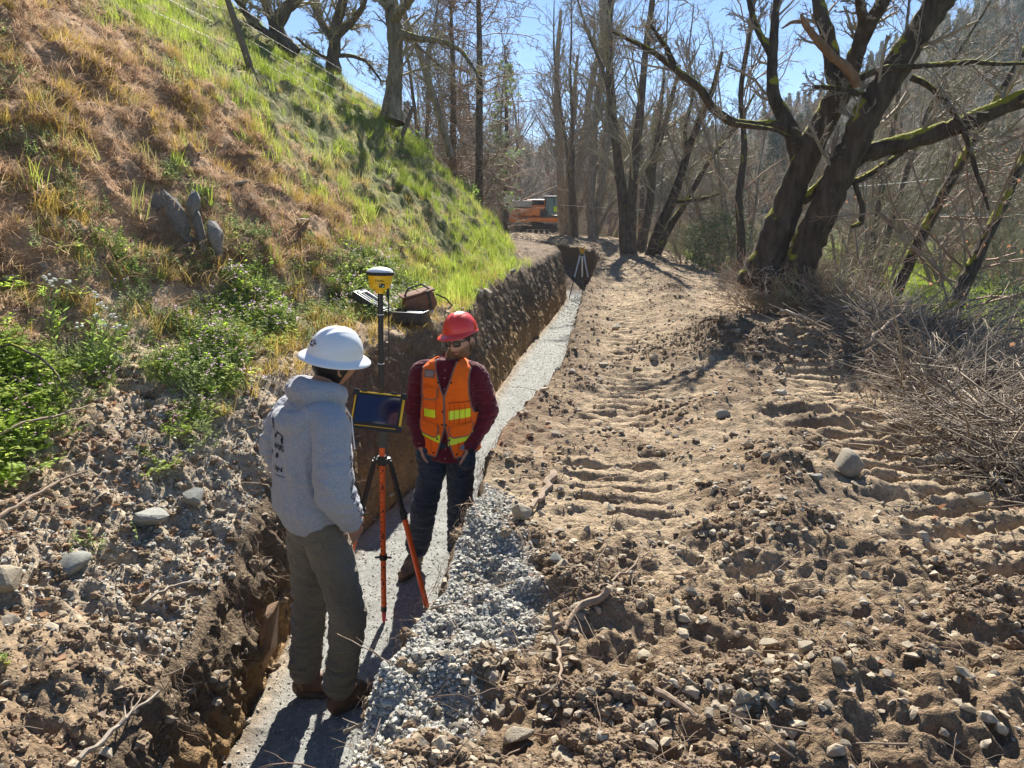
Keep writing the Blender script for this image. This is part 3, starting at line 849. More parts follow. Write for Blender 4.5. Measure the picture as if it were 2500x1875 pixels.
def resample(pts, n):
    pts = np.asarray(pts, float); s = np.concatenate([[0], np.cumsum(np.linalg.norm(np.diff(pts, axis=0), axis=1))])
    q = np.linspace(0, s[-1], n); return np.stack([np.interp(q, s, pts[:, k]) for k in range(3)], 1), s[-1]

def children(r, P, R, Ln, K, ratio, n=5, ang=(.5, 1.1), wig=.18, up=.15, rmin=.003, rr=.55, tmin=.2, bias=None):
    """K branches from each parent polyline; P (B, m, 3)"""
    B, m, _ = P.shape
    t = r.uniform(tmin, 1, (B, K)); x = t * (m - 1); i = np.minimum(x.astype(int), m - 2); f = (x - i)[..., None]
    bi = np.arange(B)[:, None]
    s = P[bi, i] * (1 - f) + P[bi, i + 1] * f
    tan_ = P[bi, i + 1] - P[bi, i]; tan_ /= np.linalg.norm(tan_, axis=2)[..., None] + 1e-9
    rad = (R[bi, i] * (1 - f[..., 0]) + R[bi, i + 1] * f[..., 0])
    rnd = r.normal(size=s.shape); rnd -= tan_ * (rnd * tan_).sum(2)[..., None]; rnd /= np.linalg.norm(rnd, axis=2)[..., None] + 1e-9
    a = r.uniform(ang[0], ang[1], (B, K))[..., None]
    d = tan_ * np.cos(a) + rnd * np.sin(a)
    if bias is not None: d = d + np.asarray(bias)
    Lc = (Ln[:, None] * ratio * r.uniform(.45, 1.15, (B, K)) * (1.15 - .6 * t))
    d, s, Lc, rad = d.reshape(-1, 3), s.reshape(-1, 3), Lc.ravel(), np.maximum(rad.ravel() * rr * r.uniform(.6, 1.1, B * K), rmin)
    pts = [s]; 
    for k in range(n - 1):
        d = d + r.normal(0, wig, d.shape) + np.array([0, 0, up / n]); d /= np.linalg.norm(d, axis=1)[:, None]
        s = s + d * (Lc / (n - 1))[:, None]; pts.append(s)
    P2 = np.stack(pts, 1)
    R2 = rad[:, None] * np.linspace(1, .3, n)[None, :]; R2 = np.maximum(R2, rmin * .6)
    return P2, R2, Lc

def bark(name, c1, c2, moss=0.0, scale=9, bump=.03):
    m, nt, b = new_mat(name)
    b.inputs['Roughness'].default_value = .92; b.inputs['Specular IOR Level'].default_value = .2
    tc = N(nt, 'ShaderNodeTexCoord'); geo = N(nt, 'ShaderNodeNewGeometry')
    mp = N(nt, 'ShaderNodeMapping'); mp.inputs['Scale'].default_value = (1, 1, .3)
    nt.links.new(tc.outputs['Object'], mp.inputs[0])
    n = N(nt, 'ShaderNodeTexVoronoi', Scale=float(scale * 2.2)); nt.links.new(mp.outputs[0], n.inputs['Vector'])
    n2 = N(nt, 'ShaderNodeTexNoise', Scale=float(scale), Detail=6.0, Roughness=.7); nt.links.new(mp.outputs[0], n2.inputs['Vector'])
    r = N(nt, 'ShaderNodeMapRange'); r.inputs[1].default_value = .35; r.inputs[2].default_value = .65; nt.links.new(n2.outputs[0], r.inputs[0])
    c_ = mix_rgb(nt, r.outputs[0], c1, c2)
    if moss > 0:
        sx = N(nt, 'ShaderNodeSeparateXYZ'); nt.links.new(geo.outputs['Normal'], sx.inputs[0])
        n3 = N(nt, 'ShaderNodeTexNoise', Scale=3.2, Detail=5.0); nt.links.new(geo.outputs['Position'], n3.inputs['Vector'])
        lin = N(nt, 'ShaderNodeMath', operation='MULTIPLY_ADD'); lin.inputs[1].default_value = 2.6; lin.inputs[2].default_value = -1.3; nt.links.new(n3.outputs[0], lin.inputs[0])
        ad = N(nt, 'ShaderNodeMath', operation='ADD'); nt.links.new(sx.outputs[2], ad.inputs[0]); nt.links.new(lin.outputs[0], ad.inputs[1])
        mr = N(nt, 'ShaderNodeMapRange'); mr.inputs[1].default_value = .75 - moss * .5; mr.inputs[2].default_value = .95 - moss * .5; nt.links.new(ad.outputs[0], mr.inputs[0])
        c_ = mix_rgb(nt, mr.outputs[0], c_, (.27, .26, .03))
    nt.links.new(c_, b.inputs['Base Color'])
    mm = N(nt, 'ShaderNodeMath', operation='ADD'); nt.links.new(n.outputs['Distance'], mm.inputs[0]); nt.links.new(n2.outputs[0], mm.inputs[1])
    bp = N(nt, 'ShaderNodeBump', Strength=1.0, Distance=bump); nt.links.new(mm.outputs[0], bp.inputs['Height']); nt.links.new(bp.outputs[0], b.inputs['Normal'])
    return m
b_moss = bark('mossy dark bark', (.035, .026, .02), (.11, .085, .066), .6, 9, .018)
b_grey = bark('grey brown bark', (.17, .14, .11), (.36, .30, .24), .15, 10)
b_oak = bark('furrowed oak bark', (.12, .095, .07), (.34, .28, .20), .1, 7, .05)
b_dark = bark('dark alder bark', (.07, .055, .045), (.17, .14, .115), .35, 10)
b_dead = bark('bare dead wood', (.17, .10, .06), (.28, .18, .115), 0, 6, .01)
m_twig = plain('twigs', (.40, .34, .27), .9, col2=(.22, .18, .14), scale=1.5)
m_twig2 = plain('lichen twigs', (.42, .38, .25), .9, col2=(.24, .19, .14), scale=1.5)
m_twig3 = plain('brown twigs', (.36, .25, .18), .9, col2=(.20, .14, .10), scale=1.5)

def limb_mesh(limbs, mat, name, sides=10, seed=0, knobs=.035):
    """limbs: list of (pts, radii); smooth swept tubes with a little unevenness"""
    mb = MB(); r = np.random.default_rng(seed)
    for pts, rad in limbs:
        pts = np.asarray([tuple(p) for p in pts], float); rad = np.asarray(rad, float)
        n = max(6, int(len(pts) * 4))
        # Catmull-like smoothing by resampling twice
        s = np.concatenate([[0], np.cumsum(np.linalg.norm(np.diff(pts, axis=0), axis=1))]); q = np.linspace(0, s[-1], n)
        P = np.stack([np.interp(q, s, pts[:, k]) for k in range(3)], 1); R = np.interp(q, s, rad)
        Q = P.copy(); Q[1:-1] = .25 * P[:-2] + .5 * P[1:-1] + .25 * P[2:]
        Q[1:-1] += r.normal(0, .045, (n - 2, 3)) * R[1:-1, None]
        R = R * (1 + r.normal(0, knobs, n))
        sd = 18 if R.max() > .15 else sides if R.max() > .08 else 6
        v, f = tube_np(Q, R, sd)
        nz = noise3(v[:, 0] * 4, v[:, 1] * 4, v[:, 2] * 2, 5)
        cen = np.repeat(Q, sd, 0); v = cen + (v - cen) * (1 + .09 * nz + .05 * noise3(v[:, 0] * 14, v[:, 1] * 14, v[:, 2] * 5, 6))[:, None]
        mb.add(v, f)
    return mesh_np(name, np.vstack(mb.v), [np.vstack(a) for a in mb.f.values()], True, mat)

def twig_mesh(levels, mat, name, sides=3):
    V, F, n = [], [], 0
    for P, R in levels:
        v, f = tubes_batch(P, R, sides); V.append(v); F.append(f + n); n += len(v)
    return mesh_np(name, np.vstack(V), np.vstack(F), True, mat)

def crown_from(limbs, seed, Ks=(7, 5, 4), ratios=(.55, .5, .5), rmin=.006, up=.25, len0=None, n=5, tmin=.15, ang=(.5, 1.1), bias=None, wig=.18, thick=None):
    """limbs -> (list of secondary limbs, twig levels)"""
    r = np.random.default_rng(seed)
    P = []; R = []; Ln = []
    for pts, rad in limbs:
        q, l = resample(pts, 8); P.append(q); R.append(np.interp(np.linspace(0, 1, 8), np.linspace(0, 1, len(rad)), rad)); Ln.append(l)
    P, R, Ln = np.stack(P), np.stack(R), np.array(Ln)
    if len0: Ln = np.minimum(Ln, len0)
    lv = []
    for k, (K, ra) in enumerate(zip(Ks, ratios)):
        P, R, Ln = children(r, P, R, Ln, K, ra, n=n if k < 2 else 4, up=up, rmin=rmin * (1.8 if k == 0 else 1.2 if k == 1 else 1), tmin=tmin, ang=ang, wig=wig, bias=bias, rr=.42 if k == 0 else .6)
        if thick and k == 0: R = np.minimum(R, thick)
        lv.append((P, R))
    return lv

def make_tree(name, label, cat, base, limbs, seed, bmat, tmat, group=None, crown_kw=None, crown_limbs=None):
    """limbs in world space"""
    root = tag(empty(name, base), label, cat, group)
    o = Vector(base)
    loc = [([Vector(p) - o for p in pts], rad) for pts, rad in limbs]
    obj('trunk', limb_mesh(loc, bmat, 'trunk', seed=seed), root)
    cl = loc if crown_limbs is None else [loc[k] for k in crown_limbs]
    lv = crown_from(cl, seed + 1, **(crown_kw or {}))
    obj('crown', twig_mesh(lv, tmat, 'crown'), root)
    return root

def px(pts, y0, dy=0.0, sc=None):
    """pixel polyline -> world points at distance y0, drifting by dy towards the tip"""
    n = len(pts)
    return [at_y(u, v, y0 + dy * k / max(1, n - 1)) for k, (u, v) in enumerate(pts)]
def c4(*a): return [(655.4 + x * .16665, y * .16665) for x, y in a]
def c6(*a): return [(327.7 + x * .16665, y * .16665) for x, y in a]
def c5(*a): return [(x * .18517, y * .18517) for x, y in a]
def c3(*a): return [(471 + x * .1111, 122.9 + y * .1111) for x, y in a]
def wr(w, y, k=.16665): return w * k * y / FPX / 2     # crop width -> radius

# --- the big leaning mossy tree on the right
yt = 13.0
def R_(ws, y=yt): return [wr(w, y) for w in ws]
mossy = [
 (px(c4((610,1720),(700,1480),(790,1240),(855,1050),(950,850),(1050,650),(1110,540)), yt, -.4), R_([250, 200, 160, 150, 140, 128, 120])),
 (px(c4((1110,560),(1070,440),(1060,350),(1030,200),(985,60),(960,-120),(980,-300)), yt-.4, .6), R_([100, 92, 84, 76, 70, 60, 40])),
 (px(c4((1130,540),(1180,400),(1230,250),(1300,120),(1380,-10),(1460,-180)), yt-.4, -.8), R_([100, 92, 82, 76, 70, 50])),
 (px(c4((1220,260),(1250,120),(1225,20),(1215,-120)), yt-.7, -.6), R_([60, 52, 48, 36])),
 (px(c4((860,980),(820,800),(770,700),(705,570),(700,430),(705,300),(715,150),(735,-60),(745,-260)), yt-.1, .9), R_([90, 92, 84, 70, 64, 60, 50, 42, 30])),
 (px(c4((700,340),(650,250),(600,150),(560,0),(540,-150)), yt+.4, .5), R_([46, 42, 38, 34, 24])),
 (px(c4((800,780),(720,750),(600,752),(450,732),(335,645),(280,540),(200,480),(100,400),(0,320),(-130,250),(-260,190)), yt, -1.0), R_([70, 58, 50, 48, 46, 44, 44, 36, 30, 24, 14])),
 (px(c4((110,390),(70,290),(20,220),(-30,150)), yt-.7, -.3), R_([34, 28, 22, 14])),
 (px(c4((820,1720),(900,1500),(980,1320),(1060,1140),(1130,990),(1200,850),(1310,620),(1430,430),(1540,250),(1650,90),(1720,-20),(1810,-200)), yt-.3, -1.2), R_([220, 180, 165, 160, 150, 150, 150, 145, 135, 135, 130, 100])),
 (px(c4((1640,80),(1690,-60),(1680,-200)), yt-1.3, .2), R_([90, 76, 60])),
 (px(c4((1200,940),(1350,895),(1550,838),(1750,780),(1900,720),(2050,660),(2212,585),(2420,500),(2600,380)), yt-.6, -1.4), R_([110, 96, 90, 90, 92, 84, 84, 70, 50])),
 (px(c4((1200,480),(1290,440),(1400,400),(1560,400),(1720,385),(1900,370),(2050,385),(2212,380),(2400,390)), yt-1, -1.0), R_([36, 34, 30, 28, 26, 24, 20, 16, 10])),
 (px(c4((1535,462),(1640,510),(1760,630),(1840,760),(1890,900),(1920,1020),(1970,1150),(2000,1260)), yt-1, -.7), R_([34, 32, 30, 28, 26, 24, 18, 12])),
 (px(c4((880,1200),(960,1140),(1030,1070),(1090,1010)), yt-.2, -.1), R_([70, 60, 56, 60])),
 (px(c4((1100,1100),(1230,1080),(1340,1010),(1420,960),(1520,890)), yt-.5, -.4), R_([44, 38, 34, 30, 18])),
 (px(c4((1195,1095),(1225,1180),(1245,1260),(1235,1340),(1180,1360)), yt-.6, -.1), R_([34, 32, 34, 32, 22])),
 (px(c4((1300,585),(1180,550),(1060,525),(950,520)), yt-.9, -.3), R_([40, 34, 28, 22])),
 (px(c4((890,900),(800,820),(720,780),(600,755),(480,738)), yt-.3, -.3), R_([24, 22, 20, 16, 10])),
]
mb0 = hit(777, 292); mb0 = Vector((mossy[0][0][0].x, yt, ground_at(5.0, yt)))
mt = make_tree('mossy_tree', 'large dark leaning double-trunk tree with moss, right of the track', 'tree', mb0, mossy, 900, b_moss, m_twig,
   crown_kw=dict(Ks=(12, 7, 6), ratios=(.42, .5, .5), rmin=.0075, up=.2, len0=3.6, tmin=.25, thick=.03), crown_limbs=[1, 2, 3, 4, 5, 6, 7, 8, 9, 10, 11, 12, 14, 16])
dead = [(px(c4((1205,515),(1190,460),(1130,390),(1070,345),(1020,295),(950,215),(895,140),(875,85)), yt-1.1, -.5), R_([44, 52, 50, 40, 42, 36, 34, 14])),
        (px(c4((890,130),(820,130),(760,170)), yt-1.5, -.2), R_([26, 18, 8]))]
obj('dead_branch', limb_mesh([([Vector(p) - mb0 for p in q], rr) for q, rr in dead], b_dead, 'dead_branch', seed=3), mt)

# --- the row of multi-stemmed trees beyond the end of the trench
def grp(y, stems, wk=.16665): return [(px(p, y + dz_, dd), [w * wk * y / FPX / 2 for w in ws]) for p, ws, dz_, dd in stems]
kwc = dict(Ks=(24, 8, 6), ratios=(.32, .5, .5), rmin=.008, up=.35, tmin=.25, thick=.05, ang=(.4, 1.0))
rowgroup = 'bare multi-stemmed trees beyond the trench'
def base_of(l): 
    p = l[0][0][0]; return Vector((p.x, p.y, p.z))
t1 = grp(46, [(c6((1420,1410),(1400,1200),(1390,900),(1372,600),(1380,300),(1400,60)), [60,50,44,36,28,16], 0, 1),
  (c6((1430,1410),(1440,1150),(1455,900),(1470,740),(1480,560),(1500,330)), [50,42,36,32,26,14], -.4, -1),
  (c6((1435,1410),(1470,1150),(1520,930),(1555,740),(1565,600),(1600,420),(1660,200),(1690,-40)), [56,48,44,42,38,34,30,20], .3, 1),
  (c6((1445,1400),(1500,1300),(1550,1150),(1575,1000)), [26,24,18,10], 0, -1)])
make_tree('bare_tree', 'first multi-stemmed bare tree just right of the orange machine', 'tree', base_of(t1), t1, 910, b_grey, m_twig, rowgroup, kwc)
t2 = grp(42, [(c6((1590,1440),(1575,1200),(1590,950),(1600,700),(1640,480),(1650,250),(1640,0)), [56,50,46,42,36,30,22], 0, 1),
  (c6((1600,1440),(1640,1150),(1672,850),(1690,560),(1690,300),(1660,60),(1650,-120)), [50,46,42,38,34,30,22], .3, -1),
  (c6((1610,1430),(1690,1240),(1760,1180),(1900,1020)), [26,22,18,12], 0, -2)])
make_tree('bare_tree', 'bare tree with two tall stems, second to the right of the orange machine', 'tree', base_of(t2), t2, 920, b_grey, m_twig, rowgroup, kwc)
t3 = grp(28, [(c6((1795,1520),(1785,1300),(1745,1000),(1712,700),(1690,400),(1690,150),(1700,-80)), [90,70,56,50,44,38,28], 0, 1),
  (c6((1815,1520),(1815,1300),(1850,900),(1880,620),(1905,330),(1945,40),(1960,-120)), [80,62,48,44,38,34,24], .2, -1.5),
  (c6((1700,800),(1690,560),(1640,380),(1560,200),(1500,0)), [26,24,20,16,10], .4, 0)])
make_tree('bare_tree', 'straight dark forked tree standing where the track ends', 'tree', base_of(t3), t3, 930, b_dark, m_twig2, rowgroup, dict(kwc, rmin=.007, Ks=(22, 8, 6)))
t4 = grp(28.5, [(c3((1525,1200),(1550,1020),(1600,800),(1625,560),(1640,330),(1720,100),(1800,-200),(1880,-520)), [100,84,76,70,64,54,44,26], 0, 1),
  (c3((1610,620),(1560,480),(1640,300),(1700,0),(1740,-400)), [36,34,30,26,14], 0, -1)], .1111)
make_tree('bare_tree', 'slender dark tree leaning right, left of the mossy-stemmed pair', 'tree', base_of(t4), t4, 940, b_dark, m_twig2, rowgroup, dict(kwc, rmin=.007, Ks=(18, 8, 6)))
t5 = grp(26, [(c3((1605,1210),(1690,970),(1800,720),(1890,480),(1950,240),(2050,0),(2180,-300),(2260,-640)), [100,88,80,70,62,54,44,28], 0, -1),
  (c3((1680,1180),(1790,930),(1920,740),(2060,480),(2200,260),(2400,20),(2550,-260)), [70,62,58,50,44,36,20], .6, 1),
  (c3((1800,720),(1960,700),(2100,680),(2230,640)), [44,38,30,20], 0, -1.5),
  (c3((1940,260),(1920,60),(1990,-200),(2020,-480)), [40,34,28,16], 0, 1)], .1111)
make_tree('bare_tree', 'pair of dark stems leaning far right, their undersides mossy', 'tree', base_of(t5), t5, 950, b_moss, m_twig2, rowgroup, dict(kwc, rmin=.0065, Ks=(18, 8, 6)))

# --- trees on the crest of the hillside
def on_hill(u, v, y):
    """where the sight line of pixel (u, v) passes at distance y"""
    return at_y(u, v, y)
yo = 18.5
oak = grp(yo, [(c6((385,740),(390,640),(398,500),(410,330),(398,150),(385,40),(350,-120)), [150,112,92,82,90,80,60], 0, .3),
  (c6((400,120),(440,60),(500,0),(560,-100)), [60,50,42,30], .1, -1),
  (c6((420,190),(490,215),(560,235),(640,238),(720,262),(800,300),(850,370),(890,430),(915,480)), [44,38,36,32,28,24,22,16,10], .1, -1.5),
  (c6((385,60),(310,-10),(250,-90)), [54,44,30], .1, 1),
  (c6((410,230),(500,240),(600,330),(680,400),(740,460)), [22,18,16,12,8], .2, 1)])
make_tree('oak_tree', 'thick furrowed oak at the edge of the grassy hillside', 'tree', base_of(oak), oak, 960, b_oak, m_twig2,
  crown_kw=dict(Ks=(14, 7, 6), ratios=(.40, .5, .5), rmin=.006, up=.1, tmin=.3, thick=.03))
lean = grp(25, [(c6((740,940),(715,850),(655,640),(600,480),(560,340),(520,240),(470,120),(440,-20)), [44,40,38,38,36,32,28,20], 0, -1),
   (c6((600,480),(590,330),(640,180),(660,20)), [22,20,16,10], 0, 1)])
make_tree('leaning_tree', 'slim grey tree leaning left behind the oak', 'tree', base_of(lean), lean, 965, b_grey, m_twig, crown_kw=dict(kwc, rmin=.007))
ha = grp(17, [(c5((1600,290),(1530,230),(1480,140),(1540,60),(1600,-20),(1660,-120)), [70,80,72,66,60,40], 0, 0),
   (c5((1520,210),(1420,170),(1340,90),(1300,20),(1240,-40)), [50,40,36,30,18], 0, -.6),
   (c5((1490,150),(1440,60),(1400,-60)), [40,34,22], 0, .5)], .18517)
make_tree('oak_tree', 'gnarled low oak on the hilltop behind the fence post', 'tree', base_of(ha), ha, 970, b_dark, m_twig2, crown_kw=dict(Ks=(20, 7, 6), ratios=(.5, .5, .5), rmin=.006, up=.1, tmin=.2, thick=.03))
hb = grp(20, [(c5((1800,390),(1795,320),(1810,230),(1815,130),(1850,20),(1880,-120)), [80,66,60,54,50,36], 0, 0),
   (c5((1810,230),(1740,130),(1690,20),(1650,-100)), [44,38,30,20], 0, .8),
   (c5((1815,200),(1900,120),(1960,40),(1990,-60)), [38,32,24,16], 0, -.8),
   (c5((1800,330),(1700,290),(1640,240),(1600,200)), [26,22,16,10], 0, -.5),
   (c5((1810,300),(1900,300),(1980,330),(2060,440)), [24,20,16,10], 0, .5)], .18517)
make_tree('oak_tree', 'spreading bare oak on the hill between the post and the thick oak', 'tree', base_of(hb), hb, 975, b_dark, m_twig2, crown_kw=dict(Ks=(20, 7, 6), ratios=(.45, .5, .5), rmin=.0065, up=.1, tmin=.15, thick=.03))

# --- generic bare trees (built once, copied) filling the wood behind
def generic(seed, h, stems, lean_, bmat, tmat, kw):
    r = np.random.default_rng(seed); limbs = []
    for k in range(stems):
        a = r.uniform(0, 6.28); q = r.uniform(.05, lean_); p = np.array([r.normal(0, .15), r.normal(0, .15), -.3]); d = np.array([math.cos(a) * q, math.sin(a) * q, 1.0]); pts = [p.copy()]
        H = h * r.uniform(.75, 1.1)
        for s in range(7):
            d = d + r.normal(0, .07, 3); d[2] = max(d[2], .6); p = p + d / np.linalg.norm(d) * H / 7; pts.append(p.copy())
        limbs.append((pts, np.linspace(.012 * h / max(1, stems * .35), .02, 8)))
    root = empty('bare_tree')
    obj('trunk', limb_mesh(limbs, bmat, 'trunk', seed=seed, sides=7), root)
    obj('crown', twig_mesh(crown_from(limbs, seed + 1, **kw), tmat, 'crown'), root)
    return root
gk = dict(Ks=(18, 7, 4), ratios=(.32, .5, .5), rmin=.011, up=.3, tmin=.15, thick=.05, ang=(.4, 1.1))
kinds = [generic(500, 12, 3, .30, b_grey, m_twig, gk), generic(510, 10, 4, .45, b_grey, m_twig3, dict(gk, Ks=(14, 7, 4))),
         generic(520, 14, 2, .22, b_dark, m_twig, dict(gk, Ks=(24, 7, 4))), generic(530, 8, 5, .6, b_grey, m_twig2, dict(gk, Ks=(12, 6, 4)))]
spots = []
rg = np.random.default_rng(77)
def far_ok(x, y):
    return True
wood_label = ['tall bare grey tree in the wood beyond the meadow', 'reddish-brown twiggy tree in the wood beyond the meadow', 'tall straight bare tree in the wood beyond the meadow', 'low spreading bare tree in the wood beyond the meadow']
for row_y, n_, x0, x1 in ((36, 6, 8, 27), (46, 8, 7, 38), (60, 10, 7, 52), (78, 12, -1, 68), (96, 12, -3, 86)):
    for k in range(n_):
        x = x0 + (x1 - x0) * (k + rg.uniform(.1, .9)) / n_; spots.append((x, row_y + rg.uniform(-4, 4)))
spots += [(7.5, 24), (9.5, 20), (12, 25), (7.8, 30), (14, 30), (17, 25), (11, 34), (19, 33), (6.5, 34), (3.6, 44), (5.4, 50), (4.6, 62), (1.2, 66)]
# behind the machine and left behind the hill's shoulder
spots += [(-1.5, 78), (-4, 70), (-2.5, 62), (-7, 66), (-10, 80), (0.5, 90), (2.5, 84), (-3.0, 46), (-4.6, 40), (-5.5, 52)]
used = [False] * 4
for k, (x, y) in enumerate(spots):
    q = int(rg.integers(0, 4))
    if x < 0: q = 2 if k % 2 else 0
    o = kinds[q] if not used[q] else copy_tree(kinds[q]); used[q] = True
    s = rg.uniform(.8, 1.25) * (1.15 if y > 60 else 1)
    z = ground_at(x, y)
    if x < 0 and y < 60: z = min(z, 5); s *= .8
    if x > 0 and y < 35: s *= .72
    o.location = (x, y, z); o.rotation_euler = (0, 0, rg.uniform(0, 6.28)); o.scale = (s,) * 3
    lb = wood_label[q] if x > 0 else 'tall bare tree behind the shoulder of the grassy hillside'
    tag(o, lb, 'tree', lb.replace(' tree ', ' trees '))
# near the right edge: three slanting mossy-barked stems inside the thicket
for k, (a, b_, y, lb) in enumerate((([(880,335),(905,270),(940,200),(985,120),(1030,40)], 8, 12.5, 'slanting mossy thin tree in the thicket at the right'),
                             ([(945,330),(975,260),(1010,190),(1050,100)], 9, 11.0, 'rightmost slanting tree with orange leaves near the frame edge'),
                             ([(740,285),(742,240),(738,200),(745,150),(740,90),(752,20),(748,-60)], 5, 20, 'thin dark sapling between the leaning stems and the mossy tree'))):
    l = [(px(a, y, 1.0), list(np.linspace(b_ * y / FPX * .9, b_ * y / FPX * .35, len(a))))]
    p0 = l[0][0][0]; gz = ground_at(p0.x, p0.y); l[0][0].insert(0, Vector((p0.x - .1, p0.y, min(gz, p0.z) - .2))); l[0][1].insert(0, l[0][1][0] * 1.2)
    make_tree('thicket_tree', lb, 'tree', l[0][0][0], l, 980 + k, b_moss, m_twig3, crown_kw=dict(Ks=(16, 7, 5), ratios=(.45, .5, .5), rmin=.005, up=.1, tmin=.15, thick=.02))

# --- underbrush: bare shrubs, instanced
def shrub_mesh(seed, mat, h=2.2, n=9, K=(7, 4)):
    r = np.random.default_rng(seed); L0 = []
    for k in range(n):
        a = r.uniform(0, 6.28); d = np.array([math.cos(a) * r.uniform(.1, .8), math.sin(a) * r.uniform(.1, .8), 1.0]); p = np.array([r.normal(0, .12), r.normal(0, .12), -.05]); pts = [p.copy()]
        for s in range(5):
            d = d + r.normal(0, .18, 3) + np.array([0, 0, -.08]); d /= np.linalg.norm(d); p = p + d * h * r.uniform(.6, 1) / 5; pts.append(p.copy())
        L0.append((pts, np.linspace(.016, .006, 6)))
    lv = crown_from(L0, seed + 1, Ks=K, ratios=(.45, .5), rmin=.005, up=.0, tmin=.1, thick=.008)
    P = np.stack([resample(p, 6)[0] for p, _ in L0]); R = np.tile(np.linspace(.016, .006, 6), (len(L0), 1))
    return twig_mesh([(P, R)] + lv, mat, 'shrub')
m_u = [ramp_random('thicket %s' % k, cc, scale=3) for k, cc in (('grey', [(.45, .39, .32), (.32, .27, .21), (.55, .49, .41)]), ('brown', [(.38, .26, .18), (.27, .18, .13), (.48, .34, .25)]), ('olive', [(.38, .36, .20), (.48, .45, .26), (.28, .26, .16)]))]
shr = [shrub_mesh(600 + k, m_u[k % 3]) for k in range(6)]
Rr = np.random.default_rng(611)
w_sh = is_s * (sstep(1.0, 2.5, dedge) * (YY > 4.5) * (YY < 30) * (.3 + 1.5 * np.exp(-((dedge - 3.2) / 2.2) ** 2)) * (noise3(X * .5, YY * .5, 0, 620) > -.25) + (YY > 28) * sstep(4, 7, dedge) * .5)
w_sh = w_sh + (YY > 24) * (is_b & (L > BWD[:, None] - .7)) * .8 + (YY > 62) * (is_b | is_fl) * .8 + is_hill * (YY > 60) * (D_left < 6) * .6
w_sh = w_sh * (1 - .85 * ((YY > 13) & (YY < 30) & (dedge > 2.5)))
w_sh = w_sh * (1 - .8 * ((uu > 805) & (uu < 945) & (vv > 235) & (vv < 325)))
w_sh = w_sh * ~((np.abs(uu - 535) < 42) & (YY < 60))
n_ = 1100
P, Nn, _ = scatter(n_, w_sh * (YY < 120), 621, 1.0)
dd_ = np.linalg.norm(P, axis=1)
instanced('thicket', P, np.stack([Rr.normal(0, .12, n_), Rr.normal(0, .12, n_), Rr.uniform(-3, 3, n_)], 1), Rr.uniform(.5, 1.15, n_) * np.clip(.35 + dd_ / 40, .5, 1.6), Rr.integers(0, 6, n_), shr, 'dense bare thicket of grey and brown twigs behind the brush heap', 'thicket')
# brush around the mossy tree's foot
n_ = 46
a_ = Rr.uniform(0, 6.28, n_); q_ = Rr.uniform(.2, 1.1, n_)
P = np.stack([5.1 + np.cos(a_) * q_, yt - .35 + np.sin(a_) * q_ * .7, 0 * a_], 1); P[:, 2] = [ground_at(p[0], p[1]) for p in P]
instanced('foot_brush', P, np.stack([Rr.normal(0, .2, n_), Rr.normal(0, .2, n_), Rr.uniform(-3, 3, n_)], 1), Rr.uniform(.35, .7, n_), Rr.integers(0, 6, n_), shr, 'tangle of bare suckers round the foot of the mossy tree', 'brush')

# --- orange and pink leaves still hanging in the thicket
n_ = 420
P, Nn, _ = scatter(n_, is_s * (dedge > .8) * (dedge < 5) * (YY > 5) * (YY < 17), 631, .5)
P[:, 2] += Rr.uniform(.4, 3.0, n_)
instanced('hanging_leaves', P, rrot(n_, Rr), Rr.uniform(.03, .065, n_), Rr.integers(0, 4, n_), [leaf_mesh(s, ramp_random('rust leaf', [(.40, .18, .09), (.45, .26, .16), (.34, .15, .08)], trans=.4, scale=20)) for s in range(4)], 'scattered rust-coloured dead leaves hanging in the thicket', 'leaves')

# --- blossoming tree, dark conifer and green bushes beside the hill's shoulder
def leaf_cards(seed, pts, s, mat, name, n_per=1, flat=False):
    r = np.random.default_rng(seed); n = len(pts)
    c_ = pts + r.normal(0, .02, pts.shape); a = r.normal(size=(n, 3)); a /= np.linalg.norm(a, axis=1)[:, None]; b = np.cross(a, r.normal(size=(n, 3))); b /= np.linalg.norm(b, axis=1)[:, None]
    q = (s * r.uniform(.6, 1.3, n))[:, None]
    V = np.stack([c_ - a * q, c_ + b * q * .55, c_ + a * q, c_ - b * q * .55], 1).reshape(-1, 3)
    return mesh_np(name, V, np.arange(n * 4).reshape(-1, 4), False, mat)
m_blos = plain('white blossom', (.80, .80, .76), .8, col2=(.62, .68, .50), scale=2)
m_yg = ramp_random('young leaf', [(.22, .34, .06), (.30, .42, .10)], trans=.5, scale=3)
m_conif = plain('conifer needles', (.05, .075, .03), .9, col2=(.10, .13, .06), scale=3)
yb = 32
bl = grp(yb, [(c6((1045,1200),(1040,1000),(1035,800),(1045,600),(1060,420)), [16,14,12,9,6], 0, 0)])
bt = tag(empty('blossom_tree', base_of(bl)), 'slender tree full of white blossom left of the orange machine', 'tree')
ob = base_of(bl); loc = [([p - ob for p in q], rr) for q, rr in bl]; loc[0][0].insert(0, Vector((0, 0, -1.5))); loc[0][1].insert(0, .1)
obj('trunk', limb_mesh(loc, b_grey, 'trunk', seed=1, sides=6), bt)
lv = crown_from(loc, 55, Ks=(34, 6, 4), ratios=(.22, .5, .5), rmin=.008, up=.2, tmin=.12, thick=.02)
obj('crown', twig_mesh(lv, m_twig2, 'crown'), bt)
tips = np.concatenate([lv[2][0][:, 1], lv[2][0][:, 3], lv[1][0][:, 4]])
rb = np.random.default_rng(9)
obj('blossom', leaf_cards(5, tips[rb.random(len(tips)) < .8], .075, m_blos, 'blossom'), bt)
obj('foliage', leaf_cards(6, tips[rb.random(len(tips)) < .4], .07, m_yg, 'foliage'), bt)

